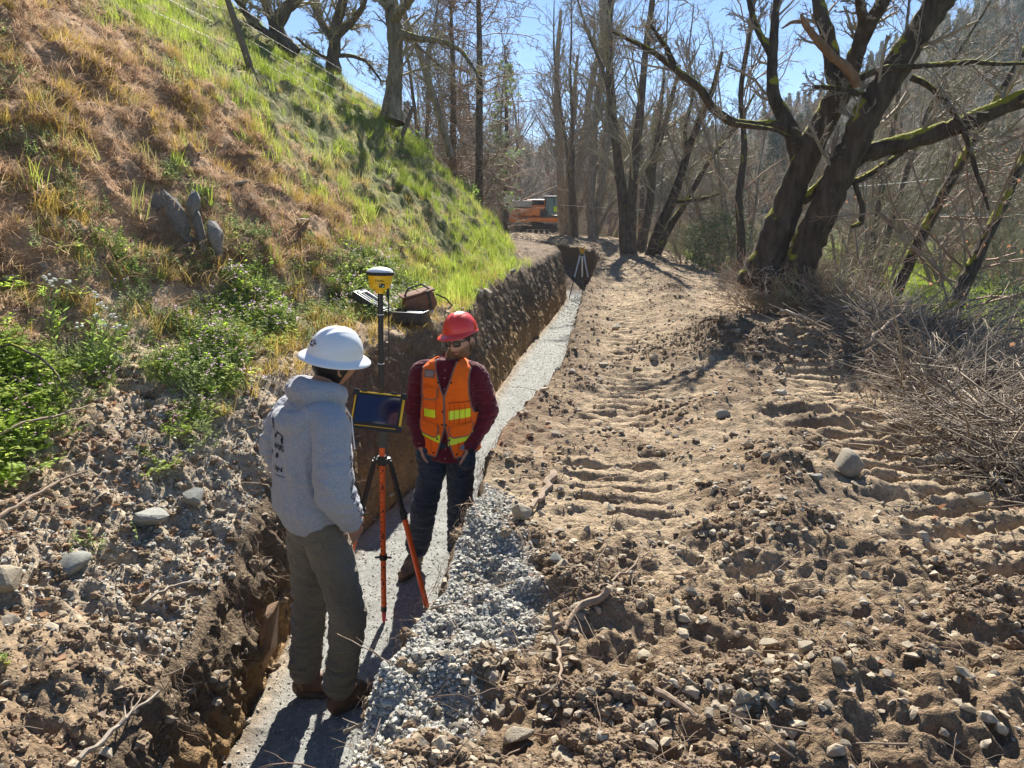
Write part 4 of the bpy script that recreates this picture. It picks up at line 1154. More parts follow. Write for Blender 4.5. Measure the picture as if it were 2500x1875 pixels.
def dead_conifer(seed, base, h, w, tm, label):
    r = np.random.default_rng(seed); root = tag(empty('twiggy_conifer', base), label, 'tree')
    tr = [([Vector((0, 0, -1)), Vector((.1, 0, h * .5)), Vector((0, .1, h))], [.16, .10, .03])]
    obj('trunk', limb_mesh(tr, b_dark, 'trunk', seed=seed, sides=7), root)
    lv = crown_from(tr, seed, Ks=(110, 9, 4), ratios=(.105 * w, .4, .5), rmin=.010, up=-.2, tmin=.08, ang=(1.0, 1.5), thick=.02)
    obj('crown', twig_mesh(lv, tm, 'crown'), root)
    return root
p = at_y(478, 190, 27); dead_conifer(41, (p.x, 27, 2.6), 11.5, 2.0, m_twig3, 'tall brown conifer with dead drooping twigs behind the hillside')
p = at_y(452, 170, 29); dead_conifer(42, (p.x, 29, 3.4), 9, 1.7, m_twig3, 'shorter brown twiggy conifer left of the tallest one')
p = at_y(505, 200, 36); dead_conifer(43, (p.x, 36, 2.8), 8, 1.3, m_twig3, 'thin brown conifer just behind the blossoming tree')

def bush(name, label, base, rad, mat, leaf, n, seed, stem=True):
    r = np.random.default_rng(seed); root = tag(empty(name, base), label, 'bush')
    stems = [([Vector((0, 0, -.2)), Vector(tuple(r.normal(0, .3, 2) * rad[0]) + (rad[2] * .7,)), Vector(tuple(r.normal(0, .5, 2) * rad[0]) + (rad[2] * r.uniform(1, 1.6),))], [.03, .02, .01]) for _ in range(7)]
    obj('stem', limb_mesh(stems, b_grey, 'stem', seed=seed, sides=5), root)
    q = r.normal(size=(n, 3)); q /= np.linalg.norm(q, axis=1)[:, None]; q *= r.uniform(.35, 1, n)[:, None] ** .6
    pts = q * np.array(rad) + np.array([0, 0, rad[2] * .9])
    k = noise3(pts[:, 0] * 2.2 / rad[0], pts[:, 1] * 2, pts[:, 2] * 2.2 / rad[0], seed); pts = pts[k > -.18]
    obj('foliage', leaf_cards(seed, pts, leaf, mat, 'foliage'), root)
p = at_y(462, 215, 24); bush('green_bush', 'dark green bush behind the crest under the brown conifer', (p.x, 24, p.z - .9), (.7, .7, 1.1), m_yg, .05, 2600, 61)
p = at_y(418, 165, 21); bush('green_bush', 'small green bush right of the thick oak', (p.x, 21, p.z - 1.3), (.6, .6, 1.2), m_yg, .05, 1500, 62)
for k, (u, v, y, lb) in enumerate(((720, 262, 22, 'grey-green bush between the leaning stems and the mossy tree'), (700, 236, 30, 'grey-green bush behind the leaning stems'), (985, 262, 16, 'grey-green bush near the right frame edge'))):
    p = at_y(u, v, y); bush('evergreen_bush', lb, (p.x, y, ground_at(p.x, y) - .1), (1.1, 1.0, 1.1), ramp_random('sage leaf', [(.14, .17, .09), (.22, .25, .14)], trans=.2, scale=3), .05, 2600, 70 + k)

# ------------------------------------------------------------------ wooded hills beyond
az = np.radians(np.linspace(-50, 62, 150)); rr_ = np.concatenate([np.linspace(95, 330, 60), np.linspace(345, 700, 20)])
AZ, RR = np.meshgrid(az, rr_)
pxl = 512 + FPX * np.tan(AZ)          # the ridge rises from the middle of the view towards the right
el = np.interp(pxl, [-400, 300, 480, 560, 620, 700, 800, 900, 1024, 1400], [.02, .03, .03, .04, .05, .07, .11, .17, .24, .27])
ridge = el * 250
hz = f_mead(RR) * .6 + ridge * sstep(90, 260, RR) * (1 - .35 * sstep(330, 700, RR)) * (1 + .10 * fbm(AZ * 9, RR * .01, 0, 3, 660)) 
hx, hy = RR * np.sin(AZ), RR * np.cos(AZ)
P = np.stack([hx, hy, hz - 1.2], -1)
m_hill = plain('wooded hill ground', (.24, .22, .15), .95, col2=(.32, .28, .20), scale=.2)
me = mesh_np('wooded_hill', P.reshape(-1, 3), grid_faces(len(rr_), len(az)), True, m_hill)
tag(obj('wooded_hill', me), kind='structure')
n_ = 5200
rq = np.random.default_rng(664)
ia = rq.uniform(0, len(az) - 1.01, n_); ir = rq.random(n_) ** 1.3 * (len(rr_) - 22)
i0, j0 = ir.astype(int), ia.astype(int); fi, fj = (ir - i0)[:, None], (ia - j0)[:, None]
Q = (P[i0, j0] * (1 - fi) + P[i0 + 1, j0] * fi) * (1 - fj) + (P[i0, j0 + 1] * (1 - fi) + P[i0 + 1, j0 + 1] * fi) * fj
def far_tree(seed, conifer):
    r = np.random.default_rng(seed)
    if conifer:
        n = 900; t = r.random(n) ** .7; a = r.uniform(0, 6.28, n); q = (1 - t) * 2.6 * r.uniform(.3, 1, n)
        pts = np.stack([np.cos(a) * q, np.sin(a) * q, 1.5 + t * 13 - q * .3], 1)
        return leaf_cards(seed, pts, .42, mcf, 'conifer')
    lim = [([(0, 0, -.5), (r.normal(0, .5), r.normal(0, .5), 5), (r.normal(0, 1), r.normal(0, 1), 11)], [.22, .14, .05])]
    lv = crown_from(lim, seed, Ks=(22, 7, 4), ratios=(.42, .5, .5), rmin=.035, up=.3, tmin=.2)
    Pm = resample(lim[0][0], 6)[0][None]
    return twig_mesh([(Pm, np.linspace(.22, .05, 6)[None])] + lv, mfb, 'bare')
mcf = ramp_random('far conifer', [(.11, .15, .09), (.17, .21, .12), (.08, .11, .07)], scale=.3)
mfb = ramp_random('far bare tree', [(.46, .40, .34), (.56, .50, .42), (.36, .30, .26)], scale=.3)
fts = [far_tree(670 + k, k < 3) for k in range(6)]
pick = np.where(rq.random(n_) < .36 + .25 * (Q[:, 2] > 20), rq.integers(0, 3, n_), rq.integers(3, 6, n_))
instanced('far_wood', Q, np.stack([0 * ia, 0 * ia, rq.uniform(-3, 3, n_)], 1), rq.uniform(.6, 1.25, n_), pick, fts, 'hazy mixed wood covering the far hills', 'wood')
# distant mountain
x_ = np.linspace(-500, 900, 60); t_ = np.linspace(0, 1, 12)
XX, TT = np.meshgrid(x_, t_); zz = (60 + 14 * fbm(x_ * .004, 0 * x_, 0, 3, 680))[None, :] * np.sin(TT * np.pi * .5)
me = mesh_np('mountain', np.stack([XX, 1500 + 500 * TT, zz - 10], -1).reshape(-1, 3), grid_faces(12, 60), True, plain('far forest cover', (.05, .07, .05), 1))
tag(obj('mountain', me), kind='structure')
# the air between here and the far hills
hm_ = bpy.data.materials.new('air haze'); hm_.use_nodes = True; hn = hm_.node_tree
hn.nodes.remove(hn.nodes['Principled BSDF'])
pv = hn.nodes.new('ShaderNodeVolumePrincipled'); pv.inputs['Color'].default_value = (.80, .88, 1.0, 1); pv.inputs['Density'].default_value = .00035; pv.inputs['Anisotropy'].default_value = .35
hn.links.new(pv.outputs[0], hn.nodes['Material Output'].inputs['Volume'])
m_ = MB(); m_.box((100, 900, 52), (2600, 2400, 116)); hz_o = m_.build('haze', hm_, smooth=False); tag(hz_o, kind='stuff')
# ------------------------------------------------------------------ survey gear and other things
def text_verts(s, size=1.0, shear=0.0, bold=0.0):
    cu = bpy.data.curves.new('lettering', 'FONT'); cu.body = s; cu.size = size; cu.shear = shear; cu.align_x = 'CENTER'; cu.align_y = 'CENTER'; cu.offset = bold
    cu.resolution_u = 2
    t = bpy.data.objects.new('lettering', cu); me = bpy.data.meshes.new_from_object(t)
    v = np.array([w.co[:] for w in me.vertices]); fs = {}
    for p in me.polygons: fs.setdefault(len(p.vertices), []).append(list(p.vertices))
    bpy.data.objects.remove(t); bpy.data.meshes.remove(me)
    return v, [np.array(a) for a in fs.values()]
def mapped_text(s, size, fn, mat, parent, name='lettering', shear=0.0, bold=0.0, rot=0.0):
    v, f = text_verts(s, size, shear, bold)
    if rot: c_, s_ = math.cos(rot), math.sin(rot); v = np.stack([v[:, 0] * c_ - v[:, 1] * s_, v[:, 0] * s_ + v[:, 1] * c_, v[:, 2]], 1)
    w = np.array([tuple(fn(a, b)) for a, b, _ in v])
    return obj(name, mesh_np(name, w, f, False, mat), parent)

m_black = plain('black plastic', (.018, .018, .02), .45)
m_rubber = plain('black rubber', (.02, .02, .02), .75)
m_yellow = plain('yellow housing', (.78, .46, .012), .4, var=.06)
m_orange_p = plain('orange painted pole', (.85, .13, .025), .35, var=.06)
m_whiteplast = plain('white plastic', (.78, .79, .80), .35)
m_screen, nt_, b_ = new_mat('dark screen'); b_.inputs['Base Color'].default_value = (.008, .010, .045, 1); b_.inputs['Roughness'].default_value = .12; b_.inputs['Coat Weight'].default_value = .6
m_alu = plain('aluminium', (.72, .73, .75), .4, .2)
m_dkgrey = plain('dark grey plastic', (.05, .052, .055), .5)
m_print = plain('black print', (.012, .012, .014), .7)
m_redtip = plain('red tip', (.55, .03, .04), .5)
m_led = plain('green lamp', (.10, .65, .12), .4)
m_steel = plain('worn steel', (.35, .34, .33), .45, .7)

# --- survey pole with receiver, tablet and bipod
px0, px1 = Vector((-.785, 4.16, -.01)), Vector((-.735, 4.15, 2.02))
ax_ = (px1 - px0).normalized(); prot = Vector((0, 0, 1)).rotation_difference(ax_)
pole = tag(empty('survey_pole', px0, rot=prot.to_euler()), 'orange and black survey pole with yellow receiver and tablet between the two men', 'survey pole')
m_ = MB(); m_.tube([(0, 0, .10), (0, 0, 1.14)], .0165, 14); m_.build('lower_tube', m_orange_p, pole)
m_ = MB(); m_.tube([(0, 0, 1.14), (0, 0, 1.22)], .019, 14); m_.tube([(0, 0, 1.20), (0, 0, 2.02)], .0155, 14)
for z in (1.32, 1.60, 1.88): m_.tube([(0, 0, z), (0, 0, z + .02)], .018, 14)
m_.build('upper_tube', m_black, pole)
m_ = MB(); m_.tube([(0, 0, .0), (0, 0, .03), (0, 0, .075), (0, 0, .11)], [.003, .012, .014, .0165], 12); m_.build('point', m_redtip, pole)
m_ = MB(); m_.tube([(0, 0, .085), (0, 0, .12)], .0178, 12); m_.build('collar', m_black, pole)
for z in (1.34, 1.62, 1.90): m_ = MB(); m_.tube([(0, 0, z), (0, 0, z + .003)], .0183, 14); m_.build('ring', m_whiteplast, pole)
m_ = MB()
for k in range(1, 32):     # graduation ticks
    z = .12 + k * .0305
    if z < 1.10: m_.box((-.006, -.0162, z), (.010 if k % 2 else .016, .002, .004))
for z in (.38, .74, .99, 1.06): m_.lathe([(0, 0), (.006, 0), (.006, .002), (0, .002)], (.004, -.0160, z), 10, Euler((math.radians(90), 0, 0)))
tag(m_.build('graduation', m_print, pole), kind='stuff')
for z, t in ((.914, '3'), (.61, '2'), (.305, '1')): 
    mapped_text(t, .045, lambda a, b, z=z: (a * .9 + .001, -.0175, z - .03 + b), m_print, pole, 'numeral', bold=.0012)
m_ = MB(); m_.tube([(0, 0, .425), (0, 0, .455)], .024, 14)
for s in (-1, 1): m_.tube([(0, 0, .44), (s * .05, -.004, .438)], [.009, .007], 6)
m_.build('clamp', m_black, pole)
# bipod hub and legs
m_ = MB(); m_.tube([(0, 0, 1.02), (0, 0, 1.075)], .026, 14); m_.box((0, -.005, 1.05), (.10, .035, .035), bevel=.006)
for s in (-1, 1): m_.tube([(s * .03, -.03, 1.05), (s * .03, .03, 1.05)], .014, 10); m_.tube([(s*.03, -.03, 1.07), (s*.03, -.045, 1.09)], .006, 6)
m_.build('hub', m_black, pole)
Mi = Matrix.Translation(px0) @ prot.to_matrix().to_4x4(); Mi = Mi.inverted()
fr = Mi @ Vector((-.545, 4.36, .0)); fl = Mi @ Vector((-1.13, 4.52, .0))
for s, ft in ((1, fr), (-1, fl)):
    h0 = Vector((s * .045, 0, 1.045)); md_ = h0.lerp(ft, .36)
    leg = empty('leg'); leg.parent = pole
    m_ = MB(); m_.tube([h0, h0.lerp(ft, .05), md_], [.013, .017, .015], 10); m_.build('upper_leg', m_black, leg)
    m_ = MB(); m_.tube([md_.lerp(h0, .10), md_.lerp(ft, .02)], .021, 10); q_ = md_.lerp(h0, .05); m_.tube([q_ + Vector((0, -.01, 0)), q_ + Vector((.03 * s, -.03, .015))], .006, 6); m_.build('leg_lock', m_rubber, leg)
    m_ = MB(); m_.tube([md_, ft], .0175, 10); m_.build('lower_leg', m_orange_p, leg)
# receiver
rec = empty('receiver'); rec.parent = pole; rec.location = (0, 0, 2.02)
m_ = MB(); m_.lathe([(0, .0), (.028, .0), (.030, .022), (.050, .026), (.058, .034), (.062, .058), (.062, .0595), (.0605, .060), (.0605, .0615), (.063, .063), (.067, .098), (.068, .100), (0, .100)], sides=32); m_.build('housing', m_yellow, rec)
m_ = MB(); m_.lathe([(.060, .099), (.074, .102), (.077, .110), (.076, .118), (.060, .121)], sides=32); m_.build('bumper_ring', m_rubber, rec)
m_ = MB(); m_.lathe([(.073, .119), (.070, .126), (.058, .135), (.036, .143), (.014, .146), (0, .1465)], sides=32); m_.build('antenna_dome', m_whiteplast, rec)
m_ = MB(); m_.box((.020, -.0625, .047), (.030, .004, .022), bevel=.001); m_.build('display_panel', m_print, rec)
m_ = MB(); m_.box((.024, -.065, .040), (.008, .002, .004)); m_.build('lamp', m_led, rec)
m_ = MB(); m_.box((.012, -.065, .052), (.005, .002, .005)); m_.box((.029, -.065, .046), (.005, .002, .005)); m_.build('button', m_whiteplast, rec)
mapped_text('Trimble', .015, lambda a, b: ((a + .006), -math.sqrt(max(0, .0665 ** 2 - (a + .006) ** 2)) - .0006, .073 + b), m_print, rec, bold=.0003)
m_ = MB(); m_.tube([(.045, -.02, .02), (.05, -.02, -.05), (.048, -.02, -.32)], [.006, .004, .003], 6); m_.tube([(.045, -.02, .03), (.045, -.02, -.02)], .009, 8); m_.build('whip_antenna', m_rubber, rec)
m_ = MB(); m_.tube([(.058, 0, .03), (.066, 0, .05)], .008, 8); m_.build('cap', m_whiteplast, rec)
# tablet
tab = empty('tablet'); tab.parent = pole; tab.location = (-.01, -.075, 1.365); tab.rotation_euler = (math.radians(-24), math.radians(3.5), math.radians(-6))
Wt, Ht = .29, .205
m_ = MB(); m_.box((0, .008, 0), (Wt, .022, Ht), bevel=.008); m_.build('frame', m_yellow, tab)
m_ = MB(); m_.box((0, -.0045, 0), (Wt - .022, .004, Ht - .020), bevel=.002); m_.build('bezel', m_print, tab)
m_ = MB(); m_.box((0, -.0075, .003), (Wt - .045, .002, Ht - .050)); m_.build('screen', m_screen, tab)
for sx in (-1, 1):
    for sz in (-1, 1): m_ = MB(); m_.box((sx * (Wt / 2 - .008), .006, sz * (Ht / 2 - .008)), (.036, .032, .036), bevel=.008); m_.build('corner_guard', m_rubber, tab)
m_ = MB(); m_.box((0, .006, -Ht / 2 - .004), (Wt * .86, .030, .018), bevel=.005); m_.build('lower_rail', m_rubber, tab)
for sx in (-.32, .28):
    m_ = MB(); m_.box((sx * Wt, .002, Ht / 2 + .004), (.034, .036, .012), bevel=.003); m_.build('clip', m_black, tab)
m_ = MB(); m_.box((0, .03, -.02), (.09, .03, .10), bevel=.006); m_.tube([(0, .03, -.05), (0, .055, -.10)], .016, 8); m_.build('bracket', m_dkgrey, tab)
m_ = MB(); m_.tube([(0, 0, 1.13), (0, 0, 1.25)], .028, 12); m_.box((0, -.03, 1.25), (.05, .06, .03), bevel=.005); m_.build('mount', m_dkgrey, pole)

# --- instrument on its tripod at the far end of the trench
bz = ground_at(2.50, 26.8)
ts = tag(empty('total_station', (2.50, 26.8, bz)), 'orange survey instrument on a grey tripod standing far down the trench', 'survey instrument')
for a in (200, 320, 80):
    ca, sa = math.cos(math.radians(a)), math.sin(math.radians(a)); top, ft = Vector((ca * .07, sa * .07, 1.42)), Vector((ca * .44, sa * .44, 0)); md_ = top.lerp(ft, .55)
    lg = empty('leg'); lg.parent = ts
    m_ = MB(); m_.tube([top, md_], .026, 6); m_.build('upper_leg', m_alu, lg)
    m_ = MB(); m_.tube([md_.lerp(top, .08), md_.lerp(ft, .05)], .034, 6); m_.tube([md_, ft.lerp(md_, .15)], .018, 6); m_.build('lower_leg', m_dkgrey, lg)
    m_ = MB(); m_.tube([ft.lerp(md_, .15), ft], [.022, .006], 6); m_.build('foot', m_steel, lg)
m_ = MB(); m_.lathe([(0, 1.38), (.09, 1.39), (.10, 1.43), (.07, 1.45), (0, 1.45)], sides=12); m_.build('tripod_head', m_dkgrey, ts)
m_ = MB(); m_.lathe([(0, 1.45), (.06, 1.45), (.055, 1.50), (0, 1.50)], sides=12); m_.box((0, 0, 1.53), (.15, .14, .06), bevel=.01); m_.box((-.06, 0, 1.62), (.035, .12, .16), bevel=.008); m_.box((.06, 0, 1.62), (.035, .12, .16), bevel=.008)
m_.build('instrument_body', m_yellow, ts)
m_ = MB(); m_.box((0, -.01, 1.62), (.08, .17, .09), bevel=.02); m_.build('telescope', plain('orange housing', (.72, .26, .02), .4), ts)
m_ = MB(); m_.tube([(-.06, 0, 1.70), (-.05, 0, 1.74), (.05, 0, 1.74), (.06, 0, 1.70)], .01, 6); m_.build('carry_handle', m_black, ts)

ts.scale = (1.1,) * 3
# --- open equipment case, brown bag, dark blue bottle on the left bench
cs = hit(428, 330); cz = ground_at(cs.x, cs.y) + .02
cs.x = min(cs.x, float(np.interp(cs.y, ys, XL)) - .22); cz = ground_at(cs.x - .20, cs.y) - .03
case = tag(empty('equipment_case', (cs.x, cs.y + .02, cz - .015), rot=(0, .03, math.radians(-8))), 'open black hard case with foam, lying on the bench above the trench', 'case')
def tray(w, d, h, t):
    m = MB()
    m.box((0, 0, t / 2), (w, d, t), bevel=.006)
    for sx in (-1, 1): m.box((sx * (w / 2 - t / 2), 0, h / 2), (t, d, h), bevel=.008)
    for sy in (-1, 1): m.box((0, sy * (d / 2 - t / 2), h / 2), (w - .004, t, h - .002), bevel=.008)
    return m
m_ = tray(.36, .32, .12, .022); m_.box((0, -.165, .05), (.07, .016, .04), bevel=.004); m_.build('base', m_black, case)
m_ = MB(); m_.box((0, 0, .05), (.31, .27, .06)); m_.box((.07, -.05, .09), (.12, .10, .03), bevel=.01); m_.build('foam', m_dkgrey, case)
m_ = MB(); m_.box((.05, .05, .10), (.15, .08, .012), bevel=.003); m_.build('paper', m_whiteplast, case)
lid = empty('lid'); lid.parent = case; lid.location = (-.185, 0, .12); lid.rotation_euler = (0, math.radians(30), 0)
mm_ = tray(.36, .32, .07, .020); lb = mm_.build('shell', m_black, lid); lb.location = (-.18, 0, -.07)
m_ = MB(); 
for q in (((-.18, -.11, -.005), (.30, .02, .02)), ((-.18, .11, -.005), (.30, .02, .02)), ((-.04, 0, -.005), (.02, .24, .02)), ((-.32, 0, -.005), (.02, .24, .02)), ((-.18, .0, -.01), (.28, .012, .01))): m_.box(*q)
m_.build('gasket', plain('grey rim', (.45, .46, .47), .5), lid)
m_bag = plain('brown canvas', (.20, .095, .055), .85, bump=.004, bscale=60, var=.15)
bs = hit(434, 320)
bag = tag(empty('canvas_bag', (cs.x + .08, cs.y + .42, ground_at(cs.x - .02, cs.y + .42) + .01), rot=(.1, -.25, .35)), 'brown canvas bag with black straps behind the open case', 'bag')
bm = bmesh.new(); bmesh.ops.create_cube(bm, size=1)
bmesh.ops.subdivide_edges(bm, edges=bm.edges[:], cuts=6, use_grid_fill=True)
for v in bm.verts:
    q = v.co.copy(); f = 1 - .22 * (q.z + .5) ** 2; r2 = (abs(q.x * 2) ** 4 + abs(q.y * 2) ** 4 + abs(q.z * 2) ** 4) ** .25
    q = q / max(.5, r2) * .92; v.co = Vector((q.x * .40 * f, q.y * .24 * f, (q.z + .5) * .24)) + Vector((0, 0, .01)) * math.sin(q.x * 19)
m_ = MB(); m_.bm(bm); m_.build('bag_body', m_bag, bag)
m_ = MB(); m_.box((0, -.02, .222), (.34, .19, .022), bevel=.009); m_.box((0, -.118, .15), (.30, .014, .11), bevel=.005); m_.build('flap', m_bag, bag)
m_ = MB()
m_.box((.09, -.121, .13), (.030, .010, .20), bevel=.003); m_.tube([(-.16, -.05, .20), (-.08, -.05, .29), (.06, -.05, .30), (.16, -.05, .20)], .010, 6); m_.tube([(.18, -.05, .16), (.26, -.10, .10), (.30, -.14, .02), (.24, -.16, .0)], .008, 6)
m_.build('strap', m_black, bag)
m_navy = plain('navy enamel', (.02, .035, .085), .35, var=.1)
bp_ = hit(455, 311); 
bp_.y = cs.y + .75; bp_.x = float(np.interp(bp_.y, ys, XL)) - .24
bot = tag(empty('water_bottle', (bp_.x, bp_.y, ground_at(bp_.x - .10, bp_.y) + .0), rot=(math.radians(8), math.radians(-24), 0)), 'dark navy water bottle leaning at the edge of the bench', 'bottle')
m_ = MB(); m_.lathe([(0, 0), (.043, .002), (.046, .01), (.046, .17), (.040, .195), (.026, .21), (.026, .222), (0, .222)], sides=24); m_.build('flask', m_navy, bot)
m_ = MB(); m_.lathe([(0, .218), (.029, .219), (.030, .255), (.024, .262), (0, .262)], sides=20); m_.tube([(-.02, 0, .26), (-.018, 0, .29), (.018, 0, .29), (.02, 0, .26)], .005, 6); m_.build('lid', m_black, bot)
m_ = MB(); m_.lathe([(.0465, .004), (.0470, .006), (.0470, .028), (.0465, .030)], sides=24); m_.build('base_band', plain('blue band', (.10, .20, .5), .4), bot)

# --- orange tracked carrier at the end of the track
ye = 55.0; pe = at_y(536, 233, ye); ez = ground_at(pe.x, ye) - .05
m_or = plain('orange machine paint', (.72, .21, .03), .42, var=.12, scale=3)
m_glass, nt_, b_ = new_mat('cab glass'); b_.inputs['Base Color'].default_value = (.10, .14, .15, 1); b_.inputs['Roughness'].default_value = .06; b_.inputs['Metallic'].default_value = .2; b_.inputs['Alpha'].default_value = .75
m_track = plain('steel crawler track', (.075, .06, .05), .7, .3, var=.3)
ex = tag(empty('tracked_carrier', (pe.x, ye, ez), rz=math.radians(-4)), 'orange tracked machine with cab parked at the end of the track', 'construction vehicle')
for sy in (-.8, .8):
    tr = empty('crawler'); tr.parent = ex
    n_t = 44; Lh, R0 = 1.25, .36
    per = 4 * Lh + 2 * math.pi * R0; m_ = MB()
    for k in range(n_t):
        s = per * k / n_t
        if s < 2 * Lh: c_, ang = (-Lh + s, 0), 0
        elif s < 2 * Lh + math.pi * R0: t_ = (s - 2 * Lh) / R0; c_, ang = (Lh + R0 * math.sin(t_), R0 - R0 * math.cos(t_)), -t_
        elif s < 4 * Lh + math.pi * R0: c_, ang = (Lh - (s - 2 * Lh - math.pi * R0), 2 * R0), 0
        else: t_ = (s - 4 * Lh - math.pi * R0) / R0; c_, ang = (-Lh - R0 * math.sin(t_), R0 + R0 * math.cos(t_)), -t_
        m_.box((c_[0], sy, c_[1] + .03), (.105, .46, .05), Euler((0, ang, 0)))
    m_.build('track_shoe', m_track, tr, smooth=False)
    m_ = MB()
    for q in (-1.25, 1.25): m_.tube([(q, sy - .18, .39), (q, sy + .18, .39)], .30, 18)
    for q in (-.8, -.4, 0, .4, .8): m_.tube([(q, sy - .16, .20), (q, sy + .16, .20)], .14, 12)
    m_.build('roller', m_track, tr)
m_ = MB(); m_.box((0, 0, .55), (2.4, 1.1, .35), bevel=.03); m_.tube([(0, 0, .6), (0, 0, .85)], .55, 20); m_.build('undercarriage', m_track, ex)
m_ = MB(); m_.box((-.15, 0, 1.02), (3.5, 2.3, .30), bevel=.05); m_.box((-.55, .25, 1.48), (2.7, 1.75, .66), bevel=.07); m_.box((1.45, .55, 1.25), (.55, 1.1, .25), bevel=.05); m_.build('body', m_or, ex)
m_ = MB(); m_.box((-.45, -.75, 1.55), (1.55, .66, .55), bevel=.08); m_.build('hood', m_or, ex)
gr = MB(); gr.box((.62, -1.09, 1.38), (.50, .04, .50)); g_ = gr.build('grille', m_print, ex)
m_ = MB(); 
for k in range(6): m_.box((.62, -1.115, 1.18 + k * .08), (.46, .02, .025))
m_.build('grille_slat', m_dkgrey, ex)
cabx = 1.22
cab_ = empty('cab'); cab_.parent = ex
m_ = MB()
for x0_, y0_ in ((.72, -1.1), (1.75, -1.1), (.72, .0), (1.68, .0)): m_.tube([(x0_, y0_, 1.15), (x0_ + (-.04 if x0_ > 1 else 0), y0_, 2.55)], .05, 6)
m_.box((1.2, -.55, 2.60), (1.2, 1.25, .12), bevel=.04); m_.box((1.23, -.55, 1.22), (1.12, 1.18, .16), bevel=.03); m_.tube([(1.3, -1.12, 1.25), (1.3, -1.12, 2.55)], .03, 6)
m_.build('cab_frame', m_dkgrey, cab_)
m_ = MB(); m_.box((1.22, -1.10, 1.95), (.98, .02, 1.15)); m_.box((1.22, -.0, 1.95), (.92, .02, 1.15)); m_.box((1.72, -.55, 1.95), (.02, 1.02, 1.15)); m_.box((.72, -.55, 2.0), (.02, 1.02, 1.0)); m_.build('window', m_glass, cab_)
m_ = MB(); m_.box((1.1, -.6, 1.55), (.5, .5, .12), bevel=.04); m_.box((.9, -.6, 1.85), (.12, .5, .6), bevel=.04); m_.build('seat', m_black, cab_)
bx = empty('dump_bed'); bx.parent = ex
m_ = MB(); m_.box((-1.35, .1, 1.95), (2.1, 2.1, .10), bevel=.02)
for sy in (-.95, 1.15): m_.box((-1.35, sy, 2.15), (2.1, .08, .40), bevel=.02)
m_.box((-.32, .1, 2.15), (.08, 2.1, .42), bevel=.02)
m_.build('bed_shell', plain('grey steel bed', (.33, .34, .35), .5, .2, var=.2), bx)
m_ = MB(); m_.box((.0, -.2, 2.18), (1.35, 1.2, .55), bevel=.12); m_.build('engine_cover', m_or, ex)
m_ = MB(); m_.box((.15, -.82, 2.22), (.85, .02, .34)); m_.build('rear_window', m_print, ex)
for (x_, z_, t, sz) in ((-.9, 1.42, '4WD', .0),): pass
for a, b_, w, h in ((-1.15, 1.46, .22, .06), (-.85, 1.46, .26, .06), (-1.15, 1.32, .16, .08), (-.9, 1.30, .34, .05), (-1.2, 1.10, .60, .07), (-.75, 1.10, .20, .07), (-.1, 1.30, .10, .12), (1.0, 1.32, .08, .12)): m_ = MB(); m_.box((a, -1.155 if b_ < 1.2 else -.635 - .455, b_), (w, .012, h)); m_.build('decal', m_print, ex)
m_ = MB(); m_.tube([(1.62, -1.25, 1.6), (1.75, -1.3, 2.1), (1.8, -1.3, 2.3)], .015, 5); m_.box((1.8, -1.32, 2.2), (.16, .03, .26), bevel=.01); m_.build('mirror', m_black, ex)
m_ = MB(); m_.box((1.45, -1.17, 1.75), (.34, .02, .36), bevel=.01); m_.build('jacket', plain('hi-vis yellow', (.55, .75, .03), .6), ex)

# --- fence on the hillside
m_post = plain('weathered post', (.11, .085, .065), .95, bump=.008, bscale=18, col2=(.22, .17, .13), scale=14)
m_wire = plain('fence wire', (.22, .20, .18), .6, .2)
fence = tag(empty('wire_fence', (0, 0, 0)), 'barbed wire strands on leaning posts running across the grassy hill', 'fence')
pB = hit(252, 66, 8); pC = Vector((at_y(399, 112, 17.6)))
pC.z = ground_at(pC.x, pC.y); pA = pB + (pB - pC) * .85; pA.z = ground_at(pA.x, pA.y) 
fence.location = pB
tops = []
for p, lean_, h in ((pB, Vector((-.28, 0, 1)), 1.15), (pC, Vector((.42, .1, 1)), .8), (pA, Vector((-.1, 0, 1)), 1.2)):
    d_ = lean_.normalized(); m_ = MB(); q = Vector(p) - pB
    m_.tube([q - d_ * .3, q + d_ * h * .5 + Vector((.012, 0, 0)), q + d_ * h], [.058, .052, .045], 7); m_.build('post', m_post, fence); tops.append((q, d_, h))
for hh in (.28, .52, .76, .97):
    for (a, b_) in ((2, 0), (0, 1)):
        A_, B_ = tops[a][0] + tops[a][1] * tops[a][2] * hh, tops[b_][0] + tops[b_][1] * tops[b_][2] * hh
        m_ = MB(); pts = [A_.lerp(B_, t) + Vector((0, 0, -.06 * math.sin(math.pi * t))) for t in np.linspace(0, 1, 16)]
        m_.tube(pts, .0032, 4)
        for t in np.linspace(.02, .98, 44):
            c_ = A_.lerp(B_, t) + Vector((0, 0, -.06 * math.sin(math.pi * t))); m_.tube([c_ + Vector((0, -.012, .014)), c_ + Vector((0, .012, -.014))], .0025, 3)
        m_.build('barbed_wire', m_wire, fence)
m_pw = plain('pale wire', (.75, .74, .72), .5)
for a, b_, ya, yb_, lb in (((560, 205), (1100, 214), 44, 26, 'long thin pale wire stretched low across the thicket'), ((795, 188), (1100, 148), 24, 18, 'thin pale wire slanting up behind the mossy tree')):
    A_, B_ = at_y(*a, ya), at_y(*b_, yb_); m_ = MB(); m_.tube([A_.lerp(B_, t) - Vector((0, 0, .25 * math.sin(math.pi * t))) for t in np.linspace(0, 1, 20)], .010, 4); tag(m_.build('stretched_wire', m_pw), lb, 'wire')

